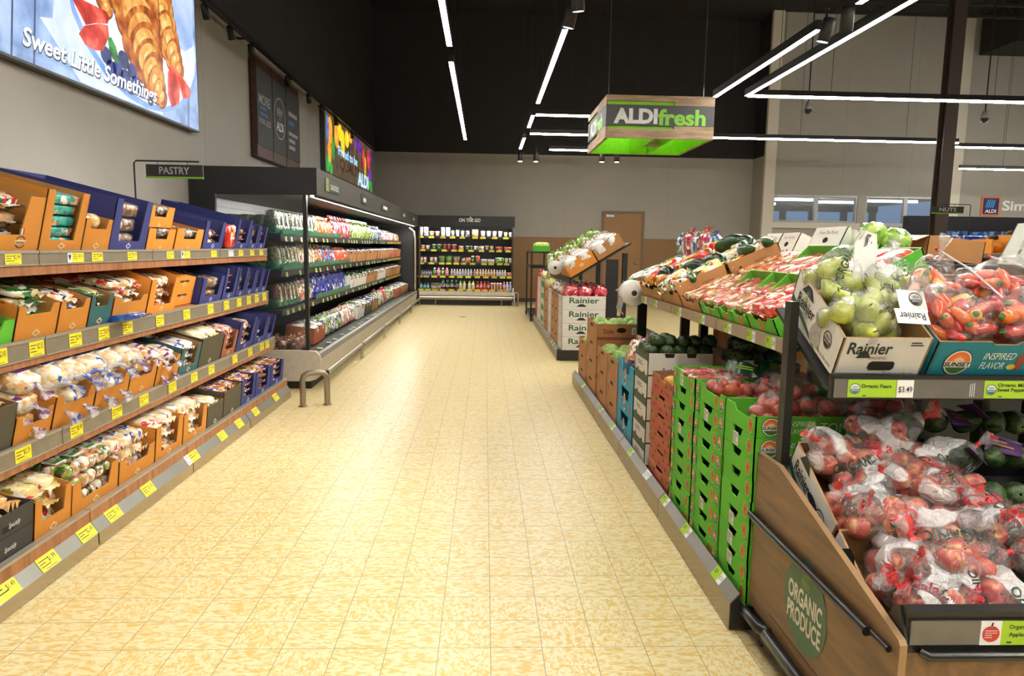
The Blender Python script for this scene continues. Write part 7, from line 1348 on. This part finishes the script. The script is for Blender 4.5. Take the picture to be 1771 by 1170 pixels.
# ---- goods on the sloped upper shelf
UF = lambda y1, d=0: at(1.112 + d * math.cos(UT), y1, 1.052 + d * math.sin(UT), R90, UT)
PINK = Kind('vegetable_tray', 'packed vegetables', pillow(.11, .15, .045, pack('tray_snack', [((206, 92, 84), 3), ((214, 130, 106), 3), ((226, 196, 176), 1.6), ((130, 160, 76), .7), ((176, 56, 60), 1.4)], 30), 51, .05, .4, False))
MIXT = Kind('vegetable_tray', 'packed vegetables', pillow(.11, .16, .05, pack('tray_mix', [((214, 124, 66), 2.4), ((190, 76, 64), 2), ((216, 186, 140), 2), ((140, 104, 62), 1.4), ((226, 214, 200), 1)], 30), 52, .05, .4, False))
REDT = Kind('tomato_pack', 'tomatoes', pillow(.13, .16, .07, pack('tray_red', [((216, 60, 44), 4), ((232, 100, 70), 2), ((246, 220, 210), 1.2)], 30), 53, .08))
WRP = Kind('squash_bag', 'squash', pillow(.14, .17, .08, pack('bag_squash', [((226, 210, 140), 3), ((240, 150, 60), 1.4), ((60, 90, 40), 2), (WH, 2), ((200, 60, 40), .8)], 24), 54, .12))
YPP = Kind('pepper_pack', 'peppers', pillow(.14, .17, .08, pack('bag_tricolour', [((236, 180, 40), 3), ((200, 40, 40), 2), ((60, 100, 40), 1), (WH, 1.6), ((240, 120, 40), 1.4)], 22), 55, .12))
CEL = Kind('celery_bag', 'celery', pillow(.13, .34, .07, pack('bag_celery_blue', [((150, 180, 80), 3), ((232, 234, 220), 2.4), ((54, 60, 170), 1.6), ((100, 140, 60), 2)], 24), 56, .12))
def gdeco(w, h):
    def f(b): b.oval((w * .5, -.0014, h * .5), (1, 0, 0), (0, 0, 1), .02, .028, PRT, 16); b.oval((w * .5, -.0012, h * .5), (1, 0, 0), (0, 0, 1), .026, .034, PRL, 16)
    return f
cols = [('first', 2.595, 2.865, LGB, REDT, 2, .085, .12), ('second', 2.875, 3.065, LGB, PINK, 2, .075, .13), ('third', 3.07, 3.225, LGB, PINK, 1, .075, .13), ('fourth', 3.235, 3.515, LGB, PINK, 2, .075, .13), ('fifth', 3.53, 3.865, KRA, MIXT, 3, .08, .095)]
for nm, y0, y1, cd, kd, nx, hs_, hb_ in cols:
    for r_ in (0, 1):
        F = UF(y1, r_ * .315); w_ = y1 - y0
        place_box(F, carton_mesh(w_, .3, hb_, hs_, cd, (w_ * .2, w_ * .8, hs_ * .75, .015), None, None, gdeco(w_, hs_)), '%s %s carton on the sloped island shelf, %s row' % (nm, 'lime green' if cd is LGB else 'brown', ['front', 'back'][r_]), 'carton', 'cartons on the sloped shelf', 'display_carton')
        for k in range(2):
            for j in range(2):
                for i in range(nx):
                    X = F @ Matrix.Translation(((i + .5) / nx * (w_ - .02) + .01, .085 + j * .14, .01 + k * (.045 if kd is not REDT else .05))) @ Matrix.Rotation(rnd.uniform(-.05, .05), 4, 'Z') @ Matrix.Rotation(rnd.uniform(-.05, .05), 4, 'X') @ Matrix.Diagonal((min(1.2, (w_ - .02) / nx / .122), .92, .95, 1))
                    kd.spawn(X, '%s%s%s in the %s %s-row carton of the sloped shelf' % ({id(PINK): 'pink vegetable tray', id(MIXT): 'mixed vegetable tray', id(REDT): 'red tomato pack'}[id(kd)], ', %s %s' % (COLN[nx][i] or 'single', ['front', 'rear'][j]), [' below', ' on top'][k], nm, ['front', 'back'][r_]), 'packs on the sloped shelf')
def lg(w, h, d):
    def f(b): b.oval((w + .0012, d * .22, h * .5), (0, 1, 0), (0, 0, 1), .032, .024, mt('oval_red', (206, 70, 50), .5), 18); b.bars((w + .0018, d * .22, h * .5), (0, 1, 0), (0, 0, 1), .036, .012, 1, PAPW, 2); b.oval((w * .5, -.0012, h * .5), (1, 0, 0), (0, 0, 1), .03, .03, mt('print_leafgreen', (120, 140, 60), .5), 16); b.rect((w + .0012, d * .6, h * .65), (0, 1, 0), (0, 0, 1), .07, .03, mt('kraft_label', (150, 104, 60), .7))
    return f
CUC = (lambda b: (b.lump((0, 0, 0), (.1, .028, .027), two('cucumber_skin', (26, 58, 24), (50, 90, 38), 30, .3), .9, 12, 12, .05, 2, 6), b)[1])(MB()).mesh('cucumber')
EGG = (lambda b: (b.lump((0, 0, 0), (.1, .055, .05), two('squash_skin', (18, 40, 20), (36, 66, 30), 20, .25), .95, 14, 10, .06, 2, 8), b)[1])(MB()).mesh('acorn_squash')
for nm, y0, y1, kd in (('sixth', 3.88, 4.31, WRP), ('seventh', 4.325, 4.855, YPP)):
    for r_ in (0, 1):
        F = UF(y1, r_ * .315); w_ = y1 - y0
        place_box(F, carton_mesh(w_, .3, .15, .15, KRA, (w_ * .25, w_ * .75, .08, .02), .1, None, lg(w_, .14, .3)), '%s brown carton with red oval on the sloped island shelf, %s row' % (nm, ['front', 'back'][r_]), 'carton', 'cartons on the sloped shelf', 'display_carton')
        for i in range(6):
            X = F @ Matrix.Translation((.08 + (i % 3) * (w_ - .16) / 2, .08 + (i // 3) * .15, .075 + .03 * (i % 2))) @ Matrix.Rotation(rnd.uniform(-.5, .5), 4, 'Z') @ Matrix.Rotation(rnd.uniform(-.3, .3), 4, 'X')
            kd.spawn(X, '%s, %s %s, in the %s %s-row carton of the sloped shelf' % ({id(WRP): 'bagged squash', id(YPP): 'pepper bag'}[id(kd)], COLN[3][i % 3], ['front', 'rear'][i // 3], nm, ['front', 'back'][r_]), 'bags on the sloped shelf')
for i, (y, d, z, me, rz) in enumerate(((4.0, .05, .13, CUC, .3), (3.95, .12, .14, CUC, -.2), (4.05, .3, .16, EGG, .2), (4.2, .22, .15, EGG, .9), (3.95, .46, .17, CUC, .1), (4.08, .5, .18, CUC, -.3), (4.25, .55, .17, EGG, .3), (4.5, .12, .14, EGG, 0), (4.7, .06, .13, CUC, .5), (4.3, .5, .19, EGG, 1), (3.92, .56, .17, CUC, .05))):
    o = ob('cucumber' if me is CUC else 'acorn_squash', me); o.matrix_basis = UF(y, d) @ Matrix.Translation((0, 0, z)) @ Matrix.Rotation(rz, 4, 'Z'); tag(o, 'dark green %s heaped on the sloped shelf, %s from near front' % ('cucumber' if me is CUC else 'rounded squash', ORD[i]), 'cucumber' if me is CUC else 'squash', 'loose squash and cucumbers')
for i in range(12): CEL.spawn(UF(4.95 + (i % 6) * .135, .22 + .3 * (i // 6)) @ Matrix.Translation((0, 0, .02)), 'blue-printed celery bag past the brown cartons, %s in the %s row' % (ORD[i % 6], ['lower', 'upper'][i // 6]), 'celery bags on the sloped shelf')
for i in range(7): CK[('bluebag', 'radish', 'slaw')[i % 3]][0].spawn(UF(4.9 + i * .13, .56) @ Matrix.Translation((0, 0, .04)) @ Matrix.Rotation(-.3, 4, 'X'), 'upright salad bag along the top of the sloped shelf, %s past the squash' % ORD[i], 'salad bags on the sloped shelf')
def bagroll(x, y, z, label):
    t = thing('bag_roll', label, 'plastic bag roll', (x, y, z), 'produce bag rolls'); RL = mt('roll_white', (226, 222, 214), .35, var=.03)
    X = Matrix.Translation((x, y, z)) @ Matrix.Rotation(-math.pi / 2, 4, 'X')
    b = MB(); prof = [(.016, -.14)] + [(.09 * q, .14 + .002 * (i % 2)) for i, q in enumerate((.2, .35, .5, .62, .74, .85, .93, 1))][::-1]; b.lathe([(.02, .062), (.035, .066), (.036, .063), (.055, .067), (.056, .064), (.07, .067), (.071, .065), (.086, .066), (.09, .06), (.09, -.06), (.02, -.06)], RL, 28, X @ Matrix.Rotation(math.pi, 4, 'X')); wpart('roll', b, t)
    b = MB(); b.lathe([(.0, .07), (.012, .07), (.02, .063), (.02, -.2)], BKM, 12, X @ Matrix.Rotation(math.pi, 4, 'X')); wpart('core', b, t)
    b = MB(); n = 7; vs = []
    for k, (dx, dz) in enumerate(((-.088, -.02), (-.085, -.07), (-.1, -.12), (-.07, -.15))): vs += [(x + dx + .012 * math.sin(j * 1.9 + k), y - .06 + .11 * j / 6, z + dz + .01 * math.cos(j * 2.1 + k)) for j in range(n)]
    b.add(vs, [(k * n + j, k * n + j + 1, (k + 1) * n + j + 1, (k + 1) * n + j) for k in range(3) for j in range(n - 1)], film('roll_film', (250, 250, 250), .3), True); wpart('loose_sheet', b, t)
bagroll(1.055, 5.0, 1.075, 'white roll of produce bags hanging at the far end of the sloped island shelf')
# ---- the far side of the island, seen over the top
FT = lambda y0, z=0: at(2.21, y0, 1.14 + z, L90, UT)
def wdeco(w, d, h):
    def f(b):
        y = d + .0014; U, Z_ = (-1, 0, 0), (0, 0, 1); b.text('From The Roots', (w / 2, y, h * .82), U, Z_, .02, INKG, w * .6)
        b.oval((w / 2, y, h * .56), U, Z_, .026, .016, HOLE_SHADE_SEAM, 12); b.oval((w * .3, y, h * .3), U, Z_, .008, .014, HOLE_SHADE_SEAM, 8); b.oval((w * .72, y, h * .3), U, Z_, .008, .014, HOLE_SHADE_SEAM, 8); b.oval((w * .5, y, h * .22), U, Z_, .014, .022, INKG, 12, None, .7)
    return f
for i, (y, w_, z) in enumerate(((4.3, .23, 0), (4.05, .24, 0), (3.52, .34, .02))): place_box(FT(y, z), carton_mesh(w_, .5, .17, .17, WHB, None, .1, .17, wdeco(w_, .5, .17)), 'white From The Roots carton tipped on the island back, %s of three' % ['farthest', 'middle', 'nearest'][i], 'carton', 'white cartons on the island back', 'vegetable_carton')
for i, (y, w_, z) in enumerate(((4.25, .34, 0), (4.62, .34, 0))):
    F = at(3.05, y, 1.322, L90, .1); b = carton_mesh(w_, .36, .14, .14, KRA); b.plate([(.0, .36, .14), (w_, .36, .14), (w_, .44, .1), (0, .44, .1)], (0, .4, .9), .004, KRA[0], KRA[1])
    place_box(F, b, 'brown open-flapped carton on the neighbouring unit behind the pear bags, %s' % ['right one', 'left one'][i], 'carton', None, 'vegetable_carton')
for i, (x, y, z) in enumerate(((1.86, 3.36, 1.47), (1.94, 3.3, 1.44), (1.9, 3.46, 1.43))):
    b = MB(); b.lump((0, 0, 0), (.06, .06, .06), CK['lettuce'][0].me.materials[0], .8, 16, 10, .2, 3, i); o = one('lettuce_bag', b, 'bright green lettuce bag behind the pears, %s' % ['front', 'right', 'back'][i], 'lettuce', 'lettuce bags behind the pears', (x, y, z))
for i, y in enumerate((2.6, 3.0)):
    b = MB(); b.lump((0, 0, 0), (.16, .14, .06), two('lemon_heap', (226, 180, 30), (240, 210, 70), 20), .8, 10, 6, .1); o = one('lettuce_bag', CABM if False else b, 'pale vegetable pack inside the brown carton behind the pears, %s' % ['near', 'far'][i], 'vegetable pack', None, (2.88, y + 1.82, 1.42))
place_box(at(2.44, 2.36, 1.15, L90, UT), carton_mesh(.32, .5, .17, .17, WHB, None, .1, .17, wdeco(.32, .5, .17)), 'white carton leaning behind the mini peppers at the right edge', 'carton', None, 'fruit_carton')
LEM = mt('lemon_skin', (236, 196, 30), .4, var=.06)
for i, (y, hz) in enumerate(((5.0, .86), (4.55, .82), (4.1, .8))):
    for k in range(4): place_box(at(1.79, y + .42, .102 + k * hz / 4.6, R90), stackbox(.4, .42, hz / 4.6 - .003, KRA, br_deco(.4, .42, hz / 4.6)), 'brown lemon carton seen under the sloped shelf, %s stack, %s' % (['far', 'middle', 'near'][i], levels(4)[k]), 'carton', 'lemon cartons under the shelf', 'lemon_carton')
    for j in range(10):
        b = MB(); o = ob('lemon', LEMM if i or j else None) if False else None
LEMM = (lambda b: (b.lump((0, 0, 0), (.04, .034, .034), LEM, .95, 10, 8, .03), b)[1])(MB()).mesh('lemon')
for i, (y, hz) in enumerate(((5.0, .86), (4.55, .82), (4.1, .8))):
    for j in range(12):
        o = ob('lemon', LEMM); o.location = (1.83 + .08 * (j % 3), y + .07 + .085 * (j // 3), .102 + 4 * hz / 4.6 + .01); tag(o, 'yellow lemon in the %s brown carton under the sloped shelf' % ['far', 'middle', 'near'][i], 'lemon', 'lemons in the %s carton' % ['far', 'middle', 'near'][i])
# ------------------------------------------------------------------ second island farther down the aisle
FI = thing('produce_island', 'second black produce island farther down the aisle by the back wall', 'produce stand', (1.7, 10.9, 0))
b = MB(); b.box(.945, 2.6, 8.6, 13.15, .03, .13, KIK); wpart('base_deck', b, FI)
for k in range(4):
    y0 = 8.6 + k * 1.14; b = MB(); b.box(.9, .93, y0 + .004, y0 + 1.136, .005, .1, STEEL); b.plate([(.9, y0 + 1.136, .1), (.9, y0 + .004, .1), (.94, y0 + .004, .145), (.94, y0 + 1.136, .145)], (-.75, 0, .65), .003, GREYF); p = wpart('plinth', b, FI)
    for q in (.3, .6, .9): put_tag(p, FI, Matrix.Translation((.917, y0 + q, .1255)) @ Matrix.Rotation(R90, 4, 'Z') @ Matrix.Rotation(-.71, 4, 'X'), tagm('$2.49', 'g', .1, .046))
b = MB(); b.box(.9, .94, 8.59, 8.6, .005, .14, KIK); b.box(.94, 2.6, 8.585, 8.6, .0, .13, KIK); wpart('plinth_end', b, FI)
b = MB(); b.plate([(1.06, 8.75, 1.0), (1.06, 13.1, 1.0), (1.8, 13.1, 1.46), (1.8, 8.75, 1.46)][::-1], (-.5, 0, .85), .02, BKM); b.box(1.05, 1.07, 8.75, 13.1, .95, .998, BKM); wpart('upper_shelf', b, FI)
for y in (8.9, 11, 13): b = MB(); b.box(1.74, 1.8, y, y + .06, .13, 1.33, BKM); wpart('post', b, FI)
for y in (8.76, 13.05): b = MB(); b.box(1.505, 1.66, y, y + .02, .13, 1.25, BKM); wpart('end_frame', b, FI)
b = MB()
for x in (.86, 1.21):
    for y in (13.2, 14.66): b.box(x, x + .03, y, y + .04, 0, 1.28, BKM)
b.box(.86, 1.24, 13.2, 14.7, 1.28, 1.31, BKM); b.box(.86, 1.24, 13.2, 14.7, 1.0, 1.03, BKM); b.box(.86, 1.24, 13.2, 14.7, .1, .13, BKM); one('end_rack', b, 'tall black rack at the far end of the second island', 'rack')
place_box(at(.9, 13.26, 1.312), (lambda q: (q.lump((.16, .15, .11), (.15, .14, .06), two('corn_husk', (170, 200, 90), (230, 230, 160), 30), .7, 12, 8, .2, 4), q)[1])(carton_mesh(.32, .32, .1, .1, LGB)), 'green carton of corn on top of the black end rack', 'carton', None, 'corn_carton')
RHB = .168
def fdeco(w, d, h, kind):
    def f(b):
        U, Z_ = (0, 1, 0), (0, 0, 1); x = w + .0014
        if kind == 'r':
            b.text('Rainier', (x, d * .5, h * .66), U, Z_, h * .42, GRNT, d * .68, .02); mountain(b, (x, d * .44, h * .2), U, Z_, d * .24, h * .2, INK)
        if kind in 'rd':
            for q in (.15, .5, .85): b.oval((w * q, -.0014, h * .7), (1, 0, 0), (0, 0, 1), .014, .02, mt('dot_red', (170, 60, 50), .6), 8)
        if kind == 'k': b.poly([(w * .35, -.0014, h * .6), (w * .65, -.0014, h * .6), (w * .6, -.0014, h * .8), (w * .4, -.0014, h * .8)], HOLE_SHADE_SEAM)
        if kind == 'g': b.rect((w * .5, -.0014, h * .5), (1, 0, 0), (0, 0, 1), w * .8, h * .5, mt('print_grass', (90, 140, 60), .6))
    return f
AGX = .953
FBM = {}
for si, (y0, y1, cd, kd, nm, top_) in enumerate(((8.6, 9.06, WHB, 'r', 'white Rainier', 'redapple'), (9.1, 9.55, KRA, 'k', 'first brown', 'onion'), (9.58, 9.98, KRA, 'k', 'second brown', 'onion'), (10.02, 10.52, WHB, 'd', 'red-dotted white', 'onion'), (10.56, 11.2, KRA, 'k', 'wide brown', 'melon'), (11.25, 11.9, WHB, 'g', 'green-printed white', 'melon'), (11.94, 12.7, WHB, 'd', 'far white', 'onion'), (12.74, 13.12, RED, 'n', 'red', 'redapple'))):
    w_ = y1 - y0; n = 4; RHB = .168 if si < 5 else .188
    for k, lv in enumerate(levels(n)): place_box(at(AGX, y1, .132 + k * RHB, R90), carton_mesh(w_, .54, RHB - .003, RHB - .003, cd, None, None, None, fdeco(w_, .54, RHB, kd)), '%s carton of the second island, %s of its stack' % (nm, lv), 'carton', 'cartons of the second island', 'fruit_carton')
    for i in range(6):
        if top_ not in FBM:
            FBM[top_] = {'redapple': lambda: upbag(.2, .2, .16, pack('bag_red_apple', [((200, 40, 60), 4), ((230, 100, 110), 3), (WH, 1), ((236, 60, 90), 1)], 22), 60), 'onion': lambda: upbag(.19, .18, .14, pack('bag_onion', [(WH, 3), ((200, 90, 70), 1.6), ((226, 200, 160), 2), ((150, 60, 50), 1)], 24), 61), 'melon': lambda: (lambda b: (b.lump((0, 0, .08), (.09, .09, .085), two('melon_skin', (190, 190, 80), (226, 220, 150), 12), 1, 14, 10, .03), b)[1])(MB())}[top_]().mesh({'redapple': 'apple_bag', 'onion': 'onion_bag', 'melon': 'melon'}[top_])
        o = bpy.data.objects.new(FBM[top_].name.split('.')[0], FBM[top_]); C.objects.link(o); o.matrix_basis = at(AGX + .09 + .18 * (i % 3), y0 + w_ * (.27 + .46 * (i // 3)), .132 + n * RHB - .05, R90 + rnd.uniform(-.3, .3), -.35 if top_ != 'melon' else 0)
        tag(o, '%s on the %s stack, %s from aisle, %s' % ({'redapple': 'red apple bag', 'onion': 'white and red onion bag', 'melon': 'yellow-green melon'}[top_], nm, ORD[i % 3], ['near side', 'far side'][i // 3]), {'redapple': 'bag of apples', 'onion': 'bag of onions', 'melon': 'melon'}[top_], 'goods on the second island')
UT2 = math.atan2(.46, .74)
UG = lambda y1, d=0: at(1.07 + d * math.cos(UT2), y1, 1.016 + d * math.sin(UT2), R90, UT2)
WSK = MB(); WSK.lump((0, 0, .07), (.09, .1, .075), pack('sack_white', [(WH, 5), ((226, 222, 214), 3), ((210, 120, 100), .7), ((150, 150, 150), .6)], 18), .7, 14, 10, .2, 3, 1); WSK.tube([(-.02, -.02, .13), (0, 0, .2), (.03, .02, .14)], .003, PAPW, 5); WSK = WSK.mesh('white_sack')
for i, (y1, cd, dd, nm) in enumerate(((9.2, ORG, .3, 'orange'), (9.75, KRA, .3, 'brown'), (10.4, KRA, .3, 'second brown'), (11.1, KRA, .3, 'third brown'))):
    for r_ in (0, 1):
        w_ = (y1 - 8.77) if i == 0 else .5; F = UG(y1, r_ * .4); place_box(F, carton_mesh(w_, .39, .17, .15, (ORG if (i == 0 and r_ == 0) else KRA), (w_ * .2, w_ * .8, .11, .02), None, None, (lambda q, w_=w_: (q.rect((w_ + .0014, .1, .09), (0, 1, 0), (0, 0, 1), .1, .05, PAPW) if r_ else q.oval((w_ + .0014, .2, .07), (0, 1, 0), (0, 0, 1), .03, .02, CRS)))), '%s tilted carton on the second island upper shelf, %s row' % (nm, ['lower', 'upper'][r_]), 'carton', 'tilted cartons of the second island', 'display_carton')
        for j in range(6):
            me = [WSK, WSK, FBM['onion'], CK['lettuce'][0].me][(i + (j % 3 == 0)) % 4]; nmx = {WSK: 'white sack', FBM['onion']: 'red and white onion bag'}.get(me, 'green bag')
            o = bpy.data.objects.new(me.name.split('.')[0], me); C.objects.link(o); o.matrix_basis = F @ Matrix.Translation((w_ * (.2 + .3 * (j % 3)), .1 + .18 * (j // 3), .06)) @ Matrix.Rotation(rnd.uniform(-.5, .5), 4, 'Z') @ Matrix.Rotation(-.5 if me != WSK else 0, 4, 'X') @ Matrix.Scale(1.05, 4)
            tag(o, '%s, %s %s, in the %s %s-row carton, second island' % (nmx, COLN[3][j % 3], ['front', 'rear'][j // 3], nm, ['lower', 'upper'][r_]), 'bag', 'bags on the second island upper shelf')
for i in range(10): CK['lettuce'][0].spawn(UG(11.3 + (i % 5) * .36, .12 + .38 * (i // 5)) @ Matrix.Rotation(-.6, 4, 'X'), 'green bag on the far part of the second island, %s in %s row' % (ORD[i % 5], ['lower', 'upper'][i // 5]), 'bags on the second island upper shelf')
bagroll(.9, 9.1, 1.13, 'small white roll of produce bags at the near end of the second island')
# ------------------------------------------------------------------ the hall beyond the island on the right
CSE = [pack('case_blue', [((40, 60, 160), 5), ((70, 110, 200), 2), (WH, 1), ((170, 60, 130), .6)], 9), pack('case_pink', [((190, 50, 100), 4), (WH, 3), ((60, 60, 170), 2)], 9), pack('case_orange', [((220, 70, 40), 4), (WH, 2), ((240, 130, 80), 2)], 9), pack('water_blue', [((60, 110, 180), 4), ((130, 170, 220), 3), ((30, 60, 120), 2)], 7)]
for i in range(4):
    x = 5.55 + i * .33
    for k in range(8):
        b = MB(); b.lump((0, 0, .1), (.155, .2, .098), CSE[(1, 0, 0, 2)[i] if k % 2 or i in (0, 3) else 0], .25, 12, 8, .02, 2, i + k); o = one('drink_case', b, 'shrink-wrapped drink case, %s stack from left beyond the brown cartons, %s from top' % (ORD[i], ORD[7 - k]), 'drink case', 'drink case stacks', (x, 9.0, .02 + k * .2))
b = MB(); b.box(5.3, 6.9, 8.75, 9.3, 0, .02, KRA[0]); one('pallet_sheet', b, 'cardboard sheet under the stacked drink cases', 'pallet sheet')
t = thing('drink_cooler', 'tall dark drinks cabinet with blue packs along the far right wall', 'cooler', (9.6, 14, 0))
b = MB(); b.box(8.7, 11.9, 13.6, 14.6, 0, 1.2, SHB); b.box(8.7, 11.9, 14.4, 14.6, 1.2, 2.15, SHB); wpart('body', b, t)
for i in range(7): b = MB(); b.box(8.75 + i * .4, 9.1 + i * .4, 13.7, 14.3, 1.21, 1.75 + .08 * (i % 2), CSE[3] if i < 4 else CAN); one('water_pack', b, 'blue water pack on the far dark cabinet, %s from the left' % ORD[i] if i < 4 else 'black drinks pack on the far dark cabinet, %s from the left' % ORD[i], 'water pack', 'packs on the far cabinet')
PUM = two('pumpkin_bag', (230, 130, 30), (244, 170, 70), 14)
for i in range(3):
    x = 5.3 + i * .27
    F = at(x, 7.1 + .1 * i, .0); b = MB(); b.box(-.12, .12, 0, .3, 0, 1.4 + .05 * i, ORG[0]); b.box(-.12, -.1, 0, .3, 1.4 + .05 * i, 1.54 + .05 * i, ORG[0]); b.box(.1, .12, 0, .3, 1.4 + .05 * i, 1.54 + .05 * i, ORG[0]); place_box(F, b, 'orange snack display stand near the right edge, %s from the left' % ORD[i], 'display stand', 'orange display stands', 'display_stand')
    b = MB(); b.lump((0, .15, .07), (.09, .1, .07), PUM, .9, 14, 10, .06); b.lump((0, .15, .16), (.04, .05, .03), mt('bag_black_top', (40, 30, 26), .5), .8, 10, 6, .1); one('snack_bag', b, 'orange snack bag on the orange display stand, %s from the left' % ORD[i], 'snack bag', 'snack bags on the stands', (x, 7.1 + .1 * i, 1.4 + .05 * i))
b = MB(); b.box(2.55, 3.3, 4.1, 5.2, 0, 1.3, SHB); b.box(2.52, 3.33, 4.07, 5.23, 1.3, 1.32, BKM); one('neighbour_unit', b, 'black unit carrying the two brown flapped cartons', 'unit'); b = MB(); b.box(3.4, 4.6, 4.9, 5.9, 0, 1.36, SHB); b.box(3.36, 4.65, 4.85, 5.95, 1.36, 1.39, mt('shelf_top_grey', (90, 88, 86), .5)); one('island_unit', b, 'grey-topped low unit beyond the island at right', 'unit')
b = MB(); b.box(6.5, 7.6, 9.9, 10.6, 0, 1.5, SHB); one('nut_shelving', b, 'dark shelving under the NUTS sign', 'shelving')
b = MB(); b.lathe([(0, 0), (.07, 0), (.07, .002), (0, .002)], mt('floor_sticker_green', (90, 150, 90), .5), 20); one('floor_sticker', b, 'small green round sticker on the floor before the drinks cooler', 'floor sticker', None, (-.42, 13.9, .0005))
